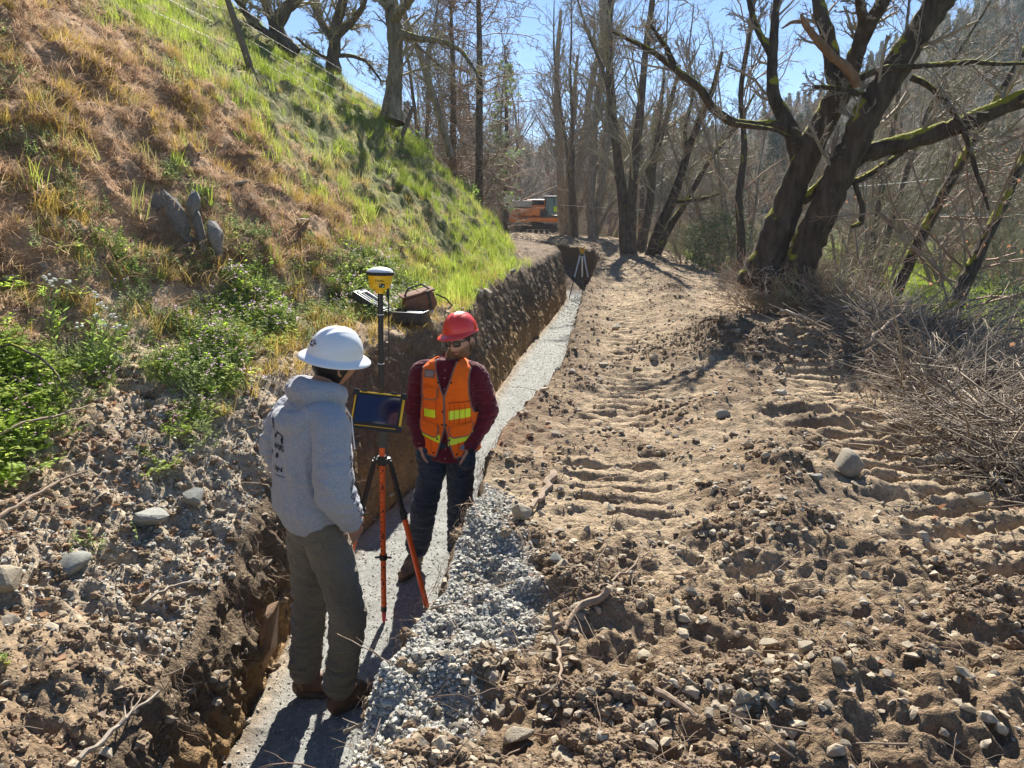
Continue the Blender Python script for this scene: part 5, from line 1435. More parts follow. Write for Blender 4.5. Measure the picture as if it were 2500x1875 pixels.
# --- stones one can tell apart
def stone(u, v, w_px, seed, label, mat, flat=.6, name='stone', rot=None, n=22, sink=.3, smooth=0, ratio=1.0, group=None, soft=False):
    p = hit(u, v, 6); d = (p - Vector((0, 0, CAM_Z))).length; s = w_px * d / FPX
    me = rocks_mesh('stone', seed, mat, n=n, flat=flat)
    if True:
        bm = bmesh.new(); bm.from_mesh(me)
        bmesh.ops.subdivide_edges(bm, edges=bm.edges[:], cuts=2, use_grid_fill=True)
        for _ in range(3 if soft else 1): bmesh.ops.smooth_vert(bm, verts=bm.verts[:], factor=.5 if soft else .35, use_axis_x=True, use_axis_y=True, use_axis_z=True)
        for vv_ in bm.verts:
            c_ = vv_.co; k = float(noise3(c_.x * 5 + seed, c_.y * 5, c_.z * 5, seed)); vv_.co *= 1 + .07 * k + .04 * float(noise3(c_.x * 14 + seed, c_.y * 14, c_.z * 14, seed))
        bm.to_mesh(me); bm.free(); 
        if soft: me.shade_smooth()
    o = obj(name, me); r = random.Random(seed)
    o.location = p + Vector((0, 0, s * flat * (.5 - sink))); o.rotation_euler = rot or (r.uniform(-.25, .25), r.uniform(-.25, .25), r.uniform(0, 6)); o.scale = (s * 1.12, s * 1.12 * ratio, s * 1.12)
    return tag(o, label, 'stone', group)
m_rs1 = plain('grey tan boulder', (.33, .285, .21), .9, col2=(.22, .19, .15), scale=9, bump=.010, bscale=35)
m_rs2 = plain('pale tan rock', (.42, .355, .25), .9, col2=(.30, .25, .18), scale=9, bump=.006, bscale=35)
m_rs3 = plain('grey green rock', (.33, .33, .29), .9, col2=(.22, .22, .19), scale=12, bump=.008, bscale=35)
m_rs4 = plain('rusty slab', (.30, .17, .085), .9, col2=(.20, .13, .08), scale=12, bump=.010, bscale=30)
L_ = [
 (847, 466, 42, 1, 'large rounded boulder sitting on the right part of the track', m_rs1, .72, True),
 (815, 474, 15, 2, 'small grey stone touching the left side of the rounded boulder', m_rs3, .7, False),
 (523, 515, 25, 3, 'blocky tan stone standing on the gravel at the trench edge', m_rs2, .95, False),
 (519, 737, 31, 4, 'pale angular rock in the brown dirt near the bottom of the frame', m_rs2, .7, False),
 (562, 760, 38, 5, 'wide pale rock cut by the bottom edge of the frame', m_rs2, .6, False),
 (456, 727, 20, 6, 'brown rounded rock half buried at the foot of the gravel spill', m_rs1, .7, True),
 (573, 606, 20, 7, 'flat tan stone beside the twisted root', m_rs2, .45, False),
 (638, 655, 24, 8, 'flat pale slab lying in the smooth dirt hollow', m_rs2, .4, False),
 (195, 500, 26, 9, 'pointed grey rock on the left bank by the roots', m_rs3, .9, False),
 (150, 519, 38, 10, 'big grey slab-like rock on the left bank', m_rs3, .6, False),
 (73, 568, 36, 11, 'rounded grey boulder coated with soil on the left bank', m_rs3, .75, True),
 (8, 586, 34, 12, 'pale block of rock at the left frame edge', m_rs2, .9, False),
 (222, 509, 15, 13, 'small rock just right of the pointed grey rock', m_rs1, .7, False),
 (241, 180, 17, 14, 'flat grey stone glinting on the middle of the brown slope', m_rs3, .35, False),
 (304, 219, 20, 15, 'thin pale slab sticking out of the slope left of the receiver', m_rs2, .25, False),
 (11, 276, 22, 16, 'flat pale stone at the left frame edge on the slope', m_rs2, .35, False),
 (112, 364, 14, 17, 'upright grey stone among the weeds of the slope foot', m_rs3, .9, False),
 (481, 294, 16, 18, 'round tan stone on top of the far trench wall', m_rs1, .7, True),
 (492, 296, 17, 19, 'taller angular stone next to the round one on the trench wall', m_rs2, .9, False),
 (513, 268, 12, 20, 'dark stone on the trench edge close to the green grass', m_rs1, .8, False),
 (553, 560, 22, 21, 'half-buried grey rock at the upper end of the gravel spill', m_rs3, .6, False),
 (617, 325, 15, 22, 'pale stone on the track just right of the trench crest', m_rs2, .6, False),
 (722, 412, 16, 23, 'dark grey stone lying alone in the dark soil', m_rs3, .7, True),
 (605, 362, 13, 24, 'tan stone on the spoil ridge beside the trench', m_rs2, .6, False),
 (712, 355, 12, 25, 'pale stone at the foot of the dark soil mound', m_rs2, .7, True),
 (940, 455, 20, 26, 'angular stone on the brink above the brush heap', m_rs2, .6, False),
 (983, 500, 22, 27, 'large angular stone at the right edge where the bank drops', m_rs2, .7, False),
 (690, 590, 15, 28, 'square tan stone in the middle of the foreground dirt', m_rs2, .9, False),
 (770, 640, 20, 29, 'slanted pale slab right of the foreground middle', m_rs2, .5, False),
 (800, 650, 18, 30, 'blocky stone right behind the slanted pale slab', m_rs2, .8, False),
 (836, 667, 22, 31, 'tan rock with a broken face in the brown clods', m_rs1, .8, False),
 (745, 700, 20, 32, 'cracked tan rock left of the dark earth clods', m_rs2, .8, False),
]
for (u, v, w, sd, lb, mt_, fl_, sf) in L_: stone(u, v, w, 1000 + sd, lb, mt_, fl_, soft=sf, n=26 if sf else 15)
# cluster of similar angular stones and those strewn everywhere
rs_mesh = [rocks_mesh('stone', 1100 + k, m_tanrock, n=15, flat=.5 + .1 * (k % 4)) for k in range(10)]
rq = np.random.default_rng(1200)
def loose(n, wgt, seed, lo, hi, label, group, tight=None):
    P, Nn, _ = scatter(n, wgt, seed, .4)
    if tight is not None: P = tight
    for k, p in enumerate(P):
        d = float(np.linalg.norm(p - np.array([0, 0, CAM_Z]))); s = rq.uniform(lo, hi) * d / FPX
        o = bpy.data.objects.new('stone', rs_mesh[int(rq.integers(0, 10))]); COL.objects.link(o)
        o.location = Vector(p) + Vector((0, 0, s * .12)); o.rotation_euler = (rq.uniform(-.6, .6), rq.uniform(-.6, .6), rq.uniform(0, 6.28)); o.scale = (s,) * 3
        tag(o, label, 'stone', group)
pc = []
for u, v in ((553, 618), (561, 628), (549, 634), (570, 622), (543, 626), (557, 643), (546, 650), (565, 640), (575, 634), (540, 640), (551, 656), (569, 652), (561, 664), (548, 668)): pc.append(np.array(hit(u + rq.uniform(-3, 3), v + rq.uniform(-3, 3))))
loose(len(pc), w_track, 1201, 12, 20, 'tan angular stone in the pile beside the twisted root', 'angular stones piled beside the twisted root', pc)
pc = [np.array(hit(740 + rq.normal(0, 14), 705 + rq.normal(0, 12))) for _ in range(16)]
loose(len(pc), w_track, 1202, 10, 18, 'tan stone in the heap of broken rock at the lower right', 'stones of the broken heap at the lower right', pc)
loose(110, w_track * (YY < 9), 1203, 9, 15, 'loose angular stone pressed into the dirt track', 'loose stones pressed into the dirt track')
loose(36, is_hill * slope_zone * (1 - gm) + bench_zone, 1204, 8, 14, 'loose stone lying on the left bank', 'loose stones on the left bank')
# rock outcrop in the hillside, slab at the trench foot
oc = hit(180, 222) - Vector((0, 0, .12)); root = tag(empty('rock_outcrop', oc), 'dark jagged rock outcrop in the middle of the brown slope', 'rock')
for k, (dx_, dz_, w, h) in enumerate(((-.22, -.06, .24, .30), (-.02, .10, .22, .42), (.05, -.16, .20, .46), (.20, .02, .11, .44), (.30, .0, .10, .40), (-.12, .26, .24, .20), (.14, .25, .12, .26))):
    me = rocks_mesh('rock_slab', 1300 + k, plain('outcrop rock', (.16, .155, .14), .9, col2=(.30, .28, .25), scale=14, bump=.012, bscale=30) if k == 0 else me0, n=24, flat=1.3)
    if k == 0: me0 = me.materials[0]
    o = obj('rock_slab', me, root); o.location = (dx_, -.02 + .25 * -dz_ * 0, dz_); o.scale = (w * 1.2, .26, h * .95); o.rotation_euler = (rq.uniform(-.2, .2), rq.uniform(-.3, .15), rq.uniform(-.3, .3))
sl = rocks_mesh('stone', 1320, m_rs4, n=20, flat=1.4); o = obj('stone', sl); ps = Vector((-1.30, 3.55, .24)); o.location = ps; o.scale = (.14, .34, .46); o.rotation_euler = (.1, .22, .2); tag(o, 'rusty brown slab leaning against the trench wall behind the boots', 'stone')

# --- sticks, roots and branches one can tell apart
def branch(pts_px, w, label, mat, seed, lift=.03, name='stick', fork=2, ends=None, ysl=None):
    P = [hit(u, v, 6) + Vector((0, 0, lift + (ends[k] if ends else 0))) for k, (u, v) in enumerate(pts_px)]
    if ysl: P = [at_y(u, v, y) for (u, v), y in zip(pts_px, ysl)]
    o0 = P[0].copy(); q, l = resample([p - o0 for p in P], 12); r = np.random.default_rng(seed)
    for _ in range(2): q[1:-1] = .25 * q[:-2] + .5 * q[1:-1] + .25 * q[2:]
    q[1:-1] += r.normal(0, l * .010, (10, 3))
    d = (P[0] - Vector((0, 0, CAM_Z))).length; r0 = w * d / FPX / 2
    mb = MB(); mb.tube(q, np.linspace(r0, r0 * .5, 12) * (1 + r.normal(0, .1, 12)), 7)
    dd = (q[-1] - q[0]) / l
    for k in range(fork):
        j = int(r.integers(4, 11)); d2 = dd + r.normal(0, .5, 3); crooked(seed + k * 7, l * r.uniform(.15, .35), r0 * .45, 5, .2, 0, 5, mb, q[j], d2 / np.linalg.norm(d2))
    return tag(mb.build(name, mat, loc=o0), label, 'stick' if name == 'stick' else name)
m_root = plain('brown root', (.24, .165, .11), .85, col2=(.34, .25, .17), scale=30, bump=.002)
m_pale = plain('pale barkless wood', (.36, .30, .235), .8, col2=(.25, .20, .15), scale=20)
branch([(608, 590), (598, 605), (585, 608), (572, 622), (563, 632)], 8, 'thick twisted root lying on the stones', m_root, 1, .02, 'root')
branch([(655, 697), (668, 707), (684, 716), (700, 729)], 7, 'forked broken branch stuck in the foreground dirt', m_root, 2, .04, fork=2)
branch([(553, 471), (546, 485), (540, 495), (531, 506)], 9, 'stout piece of root lying above the gravel spill', m_root, 3, .02, 'root', 1)
branch([(80, 768), (104, 748), (130, 728), (161, 707)], 5, 'long pale stick slanting across the lower left bank', m_pale, 4, .05, fork=4)
branch([(142, 618), (160, 603), (180, 595), (199, 586)], 3.5, 'thin bare stick on the left bank above the trench', m_pale, 5, .05, fork=3)
branch([(782, 318), (796, 324), (808, 330), (823, 336)], 4, 'short white stick on the brink under the mossy tree', m_pale, 6, .12, fork=1)
branch([(939, 409), (955, 386), (966, 366), (969, 344)], 6, 'pale thick branch standing out of the brush heap', m_pale, 7, fork=1, ysl=(6.3, 6.4, 6.5, 6.55))
branch([(862, 352), (880, 330), (900, 315), (912, 300)], 4, 'long thin branch propped on the brush heap', m_root, 8, fork=2, ysl=(8.3, 8.6, 8.9, 9.1))
branch([(0, 392), (18, 400), (60, 418), (72, 436)], 3, 'dark bramble cane arching over the weeds at the left', b_dark, 9, .25, fork=2, ends=[0, .1, .05, 0])
branch([(0, 470), (30, 452), (70, 440), (100, 432)], 3, 'second bramble cane lying over the weeds at the left', m_root, 10, .16, fork=2)
branch([(0, 540), (30, 522), (60, 506), (90, 490)], 3.5, 'reddish bramble cane along the lower left weeds', m_root, 11, .12, fork=2)
branch([(345, 732), (360, 724), (378, 727)], 4, 'short barkless root poking over the trench edge by the boot', m_pale, 12, .03, 'root', 2, ysl=(2.12, 2.06, 1.98))
branch([(588, 598), (640, 570), (651, 545)], 3, 'thin branching twig in the middle of the foreground', m_root, 13, .02, fork=3)
branch([(545, 640), (555, 660), (562, 690)], 4, 'upright root end sticking out of the brown dirt', m_root, 14, .04, 'root', 2, ends=[.08, .03, 0])
# a yellow flower and a white flower-stalk plant on the left
def stalk(u, v, label, h_px, seed):
    p = hit(u, v); d = (p - Vector((0, 0, CAM_Z))).length; h = h_px * d / FPX; r = np.random.default_rng(seed)
    rt = tag(empty('wildflower', p), label, 'plant')
    mb = MB(); hd = MB(); lf = MB()
    for k in range(4):
        t = np.array([r.normal(0, .25) * h, r.normal(0, .12) * h, h * r.uniform(.7, 1.05)]); mb.tube([(0, 0, 0), t * .5 + r.normal(0, .02, 3), t], [.005, .004, .003], 5)
        for q in range(5):
            c_ = t + r.normal(0, .014, 3); hd.lathe([(0, -.006), (.010, -.002), (.009, .006), (0, .008)], c_, 6)
        for q in range(7):
            s = t * r.uniform(.1, .85); a = r.uniform(0, 6.28); o_ = np.array([math.cos(a), math.sin(a), .6]) * .06; lf.add([s, s + o_ * .5 + [.008, 0, 0], s + o_, s + o_ * .5 - [.008, 0, 0]], np.array([[0, 1, 2, 3]]))
    mb.build('stem', m_stem, rt); hd.build('flower_head', m_white, rt); lf.build('foliage', m_yg, rt, smooth=False)
stalk(90, 375, 'tall wildflower with white heads in the middle of the left weeds', 70, 1)
stalk(55, 350, 'leaning wildflower with white head left of the tallest one', 60, 2)
stalk(108, 372, 'shorter wildflower with white heads beside the upright grey stone', 45, 3)
# ------------------------------------------------------------------ people
def remeshed(mb, voxel, smooth=2, name='m'):
    me = mesh_np(name, np.vstack(mb.v), [np.vstack(a) for a in mb.f.values()], True, [])
    o = bpy.data.objects.new('tmp', me); COL.objects.link(o)
    md = o.modifiers.new('r', 'REMESH'); md.mode = 'VOXEL'; md.voxel_size = voxel
    if smooth: s = o.modifiers.new('s', 'SMOOTH'); s.iterations = smooth; s.factor = .5
    bpy.context.view_layer.update(); dg = bpy.context.evaluated_depsgraph_get()
    res = bpy.data.meshes.new_from_object(o.evaluated_get(dg))
    bpy.data.objects.remove(o); bpy.data.meshes.remove(me)
    res.name = name; return res
def co_of(me): a = np.empty(len(me.vertices) * 3); me.vertices.foreach_get('co', a); return a.reshape(-1, 3)
def nrm_of(me): a = np.empty(len(me.vertices) * 3); me.vertices.foreach_get('normal', a); return a.reshape(-1, 3)
def put_co(me, c_): me.vertices.foreach_set('co', c_.ravel()); me.update()

def loft(mb, rings, sides=28, p=2.3, cap=True):
    """rings: (center xyz, half width a, half depth b, [normal]) horizontal ellipses"""
    a = np.linspace(0, 2 * np.pi, sides, endpoint=False); V = []
    for r_ in rings:
        c_, A, B = r_[:3]; cs, sn = np.cos(a), np.sin(a)
        x = np.sign(cs) * np.abs(cs) ** (2 / p) * A; y = np.sign(sn) * np.abs(sn) ** (2 / p) * B
        V.append(np.stack([c_[0] + x, c_[1] + y, c_[2] + 0 * x], 1))
    n = len(V); V = np.vstack(V); fs = [grid_faces(n, sides, True)]
    if cap:
        V = np.vstack([V, rings[0][0], rings[-1][0]]); k = np.arange(sides); k2 = (k + 1) % sides; b = (n - 1) * sides
        fs.append(np.vstack([np.stack([k2, k, np.full(sides, n * sides)], 1), np.stack([b + k, b + k2, np.full(sides, n * sides + 1)], 1)]))
    mb.add(V, fs); return mb
def limb(mb, pts, rad, sides=16, n=None, flat=1.0):
    pts = np.asarray([tuple(p) for p in pts], float); m = n or len(pts) * 5
    s = np.concatenate([[0], np.cumsum(np.linalg.norm(np.diff(pts, axis=0), axis=1))]); q = np.linspace(0, s[-1], m)
    P = np.stack([np.interp(q, s, pts[:, k]) for k in range(3)], 1); R = np.interp(q, s, rad)
    for _ in range(2): P[1:-1] = .25 * P[:-2] + .5 * P[1:-1] + .25 * P[2:]
    # round the ends
    mb.tube(P, R, sides); 
    for c_, r_ in ((P[0], R[0]), (P[-1], R[-1])): sphere(mb, c_, (r_ * .98,) * 3)
    return mb
def sphere(mb, c_, r_, n=12, rot=None):
    th = np.linspace(0, np.pi, n); mb.lathe(np.stack([np.sin(th), -np.cos(th)], 1), (0, 0, 0), n * 2)
    v = mb.v[-1] * np.array(r_)
    if rot is not None: v = v @ np.array(rot.to_matrix()).T
    mb.v[-1] = v + np.array(c_); return mb

def wrinkle(me, spec, seed=0):
    """spec: list of (centre or None, radius, amplitude, scale vector)"""
    c_, n = co_of(me), nrm_of(me); d = np.zeros(len(c_))
    for k, (cen, rad, amp, sc_) in enumerate(spec):
        w = 1.0 if cen is None else np.exp(-(np.linalg.norm(c_ - np.array(cen), axis=1) / rad) ** 2)
        s = c_ * np.array(sc_); nz = noise3(s[:, 0] + .6 * np.sin(s[:, 2]), s[:, 1], s[:, 2], seed + k)
        d += w * amp * (1 - 2 * np.abs(nz)) 
    put_co(me, c_ + n * d[:, None]); return me

def fabric(name, col, var=.1, bump=.0012, bscale=260, sheen=.2, col2=None, scale=9, rough=.9):
    m = plain(name, col, rough, var=var, scale=scale, bump=bump, bscale=bscale, spec=.2, sheen=sheen, col2=col2)
    folds(m); return m
def folds(m, dist=.016):
    """soft creases of worn cloth"""
    nt = m.node_tree; b = nt.nodes['Principled BSDF']; tc = N(nt, 'ShaderNodeTexCoord')
    mp = N(nt, 'ShaderNodeMapping'); mp.inputs['Scale'].default_value = (1, 1, 1.5); nt.links.new(tc.outputs['Object'], mp.inputs[0])
    hs_ = None
    for sc_, w in ((9.0, 1.0), (21.0, .45)):
        n = N(nt, 'ShaderNodeTexNoise', Scale=sc_, Detail=1.5, Distortion=1.2); nt.links.new(mp.outputs[0], n.inputs['Vector'])
        s_ = N(nt, 'ShaderNodeMath', operation='SUBTRACT'); s_.inputs[1].default_value = .5; nt.links.new(n.outputs[0], s_.inputs[0])
        ab = N(nt, 'ShaderNodeMath', operation='ABSOLUTE'); nt.links.new(s_.outputs[0], ab.inputs[0])
        pw_ = N(nt, 'ShaderNodeMath', operation='POWER'); pw_.inputs[1].default_value = .6; nt.links.new(ab.outputs[0], pw_.inputs[0])
        mu = N(nt, 'ShaderNodeMath', operation='MULTIPLY'); mu.inputs[1].default_value = -w; nt.links.new(pw_.outputs[0], mu.inputs[0])
        if hs_ is None: hs_ = mu.outputs[0]
        else: ad = N(nt, 'ShaderNodeMath', operation='ADD'); nt.links.new(hs_, ad.inputs[0]); nt.links.new(mu.outputs[0], ad.inputs[1]); hs_ = ad.outputs[0]
    bp = N(nt, 'ShaderNodeBump', Strength=1.0, Distance=dist); nt.links.new(hs_, bp.inputs['Height'])
    if b.inputs['Normal'].links: nt.links.new(b.inputs['Normal'].links[0].from_socket, bp.inputs['Normal'])
    nt.links.new(bp.outputs[0], b.inputs['Normal'])

HEAD_R = (.076, .098, .118)
def head_shape(mb, M, nu=72, nv=56):
    """face looks along -Y of M"""
    th = np.linspace(.001, np.pi - .001, nv)[:, None]; ph = np.linspace(0, 2 * np.pi, nu, endpoint=False)[None, :]
    x = np.sin(th) * np.sin(ph); y = -np.sin(th) * np.cos(ph); z = np.cos(th) + 0 * ph
    X_, Y_, Z_ = x * HEAD_R[0], y * HEAD_R[1], z * HEAD_R[2]
    low = np.clip(-Z_ / .118, 0, 1)
    X_ = X_ * (1 - .30 * low ** 1.6); Y_ = np.where(Y_ > 0, Y_ * (1 - .42 * low ** 1.2), Y_ * (1 - .10 * low ** 2))
    f = (y < 0)
    g = lambda cx, cz, sx, sz: np.exp(-((X_ - cx) / sx) ** 2 - ((Z_ - cz) / sz) ** 2) * f
    push = .022 * g(0, -.022, .012, .020) + .010 * g(0, .002, .009, .022) + .006 * g(0, -.030, .019, .008) \
        + .006 * g(0, .030, .045, .012) - .009 * g(.030, .008, .015, .011) - .009 * g(-.030, .008, .015, .011) \
        + .006 * g(.034, -.028, .018, .018) + .006 * g(-.034, -.028, .018, .018) \
        + .006 * g(0, -.056, .020, .005) + .0065 * g(0, -.066, .018, .006) - .005 * g(0, -.0605, .022, .0022) + .011 * g(0, -.092, .022, .014)
    Y_ = Y_ - push
    v = np.stack([X_, Y_, Z_], -1).reshape(-1, 3)
    v = np.array([(M @ Vector(q))[:] for q in v])
    mb.add(v, grid_faces(nv, nu, True, flip=True))
    # ears
    for s in (-1, 1):
        e = MB(); sphere(e, (0, 0, 0), (.010, .020, .032), 10)
        for ring in range(1): pass
        w = np.vstack(e.v); w = w + np.array([s * .077, .012, -.008]); w = np.array([(M @ Vector(q))[:] for q in w]); mb.add(w, e.f[4][0])
        e = MB(); th_ = np.linspace(-2.0, 2.2, 10); e.tube([(s * .086, .012 - .019 * math.cos(t) * -1 * 1, -.006 + .029 * math.sin(t)) for t in th_], .0045, 6)
        w = np.vstack(e.v); w = np.array([(M @ Vector(q))[:] for q in w]); mb.add(w, [a[0] for a in e.f.values()])

def hand(mb, wrist, d, palm_n, s=1.0, curl=.5, side=1):
    """palm + five separate fingers; d = direction of the fingers, palm_n = normal of the palm"""
    d = Vector(d).normalized(); n = Vector(palm_n).normalized(); n = (n - d * n.dot(d)).normalized(); w = d.cross(n) * side
    W = Vector(wrist)
    limb(mb, [W - d * .03, W + d * .02], [.025 * s, .024 * s], 10)
    for k in range(4): limb(mb, [W + w * (.012 * (k - 1.5)) * s, W + d * .09 * s + w * (.021 * (k - 1.5)) * s], [.016 * s, .014 * s], 8)
    for k, L in enumerate((.070, .080, .075, .058)):
        b0 = W + d * .088 * s + w * (.0215 * (k - 1.5)) * s; q = b0; pts = [b0]; dd = d.copy()
        for j in range(3):
            dd = (dd * math.cos(curl * .8) + n * math.sin(curl * .8)).normalized(); q = q + dd * L * s * (.42, .32, .26)[j]; pts.append(q)
        limb(mb, pts, [.0095 * s, .0088 * s, .008 * s, .0065 * s], 8, n=9)
    t0 = W + d * .02 * s - w * .028 * s; limb(mb, [t0, t0 + (d * .6 - w * .7).normalized() * .045 * s, t0 + (d * .6 - w * .7).normalized() * .045 * s + (d - w * .1 + n * .3).normalized() * .045 * s], [.014 * s, .011 * s, .008 * s], 8)

def skin_mat():
    m, nt, b = new_mat('skin'); b.inputs['Roughness'].default_value = .5; b.inputs['Subsurface Weight'].default_value = .12; b.inputs['Subsurface Radius'].default_value = (.02, .008, .004)
    at = N(nt, 'ShaderNodeAttribute', attribute_name='tint'); nt.links.new(at.outputs['Color'], b.inputs['Base Color']); return m
m_skin = skin_mat()

def hat(root_name, parent, M, mat, full, ribs=3):
    """hard hat; returns dome mapping function (azimuth from front, elevation) -> local point"""
    rx, ry, rz = (.112, .134, .125) if full else (.108, .130, .122)
    nu, nv = 96, 40
    ph = np.linspace(0, 2 * np.pi, nu, endpoint=False)[None, :]
    def dome(phi, el, off=0.0):
        k = np.cos(el) ** .86
        x = (rx + off) * k * np.sin(phi); y = -(ry + off) * k * np.cos(phi); z = (rz + off) * np.sin(el) ** 1.0
        w = .007 if full else .006
        rd = np.exp(-(x / .013) ** 2) + .8 * np.exp(-((np.abs(x) - .038) / .010) ** 2) * (1 if not full else .6)
        fade = sstep(.35, .9, el)
        return x, y * 1.0, z + w * rd * fade
    el = np.linspace(0, np.pi / 2 - .001, nv)[::-1][:, None]
    x, y, z = dome(ph, el)
    rows = [np.stack([x + 0 * ph, y + 0 * ph, z + 0 * ph], -1)]
    # brim
    front = np.cos(ph); 
    if full: ext = .032 + .014 * np.clip(front, 0, 1) ** 2 + .010 * np.clip(-front, 0, 1) ** 2
    else: ext = .006 + .050 * np.clip(front, 0, 1) ** 1.5
    for t, dz_ in ((.12, -.004), (.45, -.010), (.8, -.018), (.97, -.024), (1.0, -.028), (.97, -.030), (.5, -.017), (.05, -.010)):
        k = t * ext
        rows.append(np.stack([(rx + k) * np.sin(ph), -(ry + k) * np.cos(ph), np.broadcast_to(dz_ * (1 if full else (.4 + .6 * np.clip(front, 0, 1))) + 0 * ph, ph.shape)], -1))
    # inner shell
    x, y, z = dome(ph, el[::-1][1:], -.006); rows.append(np.stack([x + 0 * ph, y + 0 * ph, z * .97 - .002 + 0 * ph], -1))
    V = np.concatenate(rows, 0); n = V.shape[0]; V = V.reshape(-1, 3); 
    me = mesh_np('shell', V, grid_faces(n, nu, True, flip=True), True, mat)
    rt = empty('hard_hat'); rt.parent = parent; rt.matrix_local = M
    obj('shell', me, rt)
    # suspension band inside
    mb = MB(); mb.lathe([(.088, -.012), (.090, .018), (.086, .018), (.084, -.012), (.088, -.012)], sides=32, sy=1.2); mb.build('headband', m_print, rt)
    return rt, dome

def make_person(cfg):
    """cfg: dict; returns root"""
    root = tag(empty('person', cfg['loc'], rz=cfg['rz']), cfg['label'], 'person')
    H = cfg['head']                # head matrix, local
    # body: one continuous skin mesh
    mb = MB(); head_shape(mb, H)
    hc = H.translation; nb = Vector(cfg['neck']); limb(mb, [hc + (H.to_3x3() @ Vector((0, .0, -.06))), hc.lerp(nb, .6), nb, nb - Vector((0, 0, .08))], [.058, .056, .060, .09])
    for arm in cfg['arms']:
        sh, el_, wr_ = [Vector(q) for q in arm['pts']]
        limb(mb, [nb - Vector((0, 0, .10)), sh], [.06, .045]); limb(mb, [sh, el_], [.045, .037]); limb(mb, [el_, wr_], [.038, .027])
        hand(mb, wr_ + (wr_ - el_).normalized() * .02, arm['hd'], arm['hn'], 1.0, arm.get('curl', .35), arm['side'])
    limb(mb, [nb - Vector((0, 0, .1)), Vector(cfg['pelvis'])], [.10, .10])
    for lg in cfg['legs']: limb(mb, [Vector(cfg['pelvis'])] + [Vector(q) for q in lg['pts']][:2], [.07, .06, .04])
    me = remeshed(mb, .0065, 1, 'body'); me.materials.append(m_skin)
    c_ = co_of(me); Hi = np.array(H.inverted()); lc = c_ @ Hi[:3, :3].T + Hi[:3, 3]
    sk = np.array(cfg['skin']); tint = np.ones((len(c_), 3)) * sk
    nzs = noise3(c_[:, 0] * 60, c_[:, 1] * 60, c_[:, 2] * 60, 3)
    tint *= (1 + .06 * nzs)[:, None]
    inh = (np.abs(lc[:, 0]) < .1) & (lc[:, 2] > -.13) & (lc[:, 2] < .13)
    if cfg.get('beard'):
        jaw = inh * sstep(-.035, -.055, lc[:, 2] - .5 * np.clip(np.abs(lc[:, 0]) - .025, 0, 1) * 1.2 + .004 * nzs) * (lc[:, 1] < .02) * (lc[:, 2] > -.118)
        mouth = np.exp(-(lc[:, 0] / .022) ** 4 - ((lc[:, 2] + .061) / .008) ** 4)
        must = np.exp(-(lc[:, 0] / .026) ** 4 - ((lc[:, 2] + .047) / .006) ** 2) * (lc[:, 1] < -.06)
        b_ = np.clip(jaw * (1 - mouth) + must * .8, 0, 1) * (.75 + .25 * np.clip(nzs + .5, 0, 1))
        tint = tint * (1 - b_[:, None] * .9) + np.array([.06, .028, .014]) * b_[:, None] * .9
    lips = inh * np.exp(-(lc[:, 0] / .021) ** 4 - ((lc[:, 2] + .061) / .0075) ** 4) * (lc[:, 1] < -.05)
    tint = tint * (1 - lips[:, None] * .6) + np.array([.42, .14, .11]) * lips[:, None] * .6
    set_color_attr(me, 'tint', tint); me.shade_smooth(); obj('body', me, root)
    return root

def boots(root, feet, mat, smat):
    for (heel, yaw, pitch_) in feet:
        rt = empty('boot'); rt.parent = root; rt.location = heel; rt.rotation_euler = (0, 0, yaw)
        mb = MB()   # toe towards -Y
        rings = [(.0, .030, .045, .060), (-.03, .036, .055, .075), (-.09, .040, .060, .080), (-.15, .046, .052, .068), (-.20, .048, .044, .054), (-.245, .040, .034, .040), (-.268, .018, .022, .022)]
        V = []; a = np.linspace(0, 2 * np.pi, 20, endpoint=False)
        for (y_, w, cz_, h) in rings: V.append(np.stack([w * np.cos(a), np.full(20, y_ + .03), cz_ * .95 + h * .6 * np.sin(a)], 1))
        V = np.vstack(V); mb.add(V, grid_faces(len(rings), 20, True)); n = len(V)
        sphere(mb, (0, -.232, .040), (.038, .034, .030), 10); sphere(mb, (0, .018, .05), (.036, .034, .045), 10)
        limb(mb, [(0, -.02, .06), (0, -.008, .12), (0, -.004, .165)], [.046, .046, .044])
        limb(mb, [(0, -.05, .09), (0, -.13, .075)], [.042, .038])
        me = remeshed(mb, .006, 3, 'upper'); c_ = co_of(me); 
        wrinkle(me, [((0, -.10, .09), .08, .0025, (20, 60, 40)), (None, 1, .001, (30, 30, 30))], 4); me.materials.append(mat); me.shade_smooth(); obj('upper', me, rt)
        sb = MB(); out_ = []
        for t in np.linspace(0, 2 * np.pi, 40, endpoint=False):
            y_ = -.115 + .150 * math.cos(t); w = .047 * (1 + .18 * -math.cos(t) * -1 * 0) * math.sin(t); w *= (1.0 if y_ > -.12 else 1.12); w = math.copysign(abs(math.sin(t)) ** .7, math.sin(t)) * (.042 if y_ > -.09 else .050); out_.append((w, y_))
        V = []
        for z_, k in ((.0, .96), (.006, 1.0), (.026, 1.0), (.032, .95)): V += [(w * k, (y_ + .115) * k - .115, z_) for w, y_ in out_]
        V = np.array(V); f = grid_faces(4, 40, True); nn = len(V); V = np.vstack([V, [0, -.115, 0]]); tri = np.array([[(k + 1) % 40, k, nn] for k in range(40)])
        sb.add(V, [f, tri]); sb.build('sole', smat, rt)
        lb = MB()
        for k in range(5):
            t = k / 4; y_ = -.045 - .085 * t; z_ = .150 - .052 * t; lb.tube([(-.030, y_ + .012, z_ - .010), (0, y_, z_ + .006), (.030, y_ + .012, z_ - .010)], .0035, 5)
        lb.build('lace', m_print, rt)

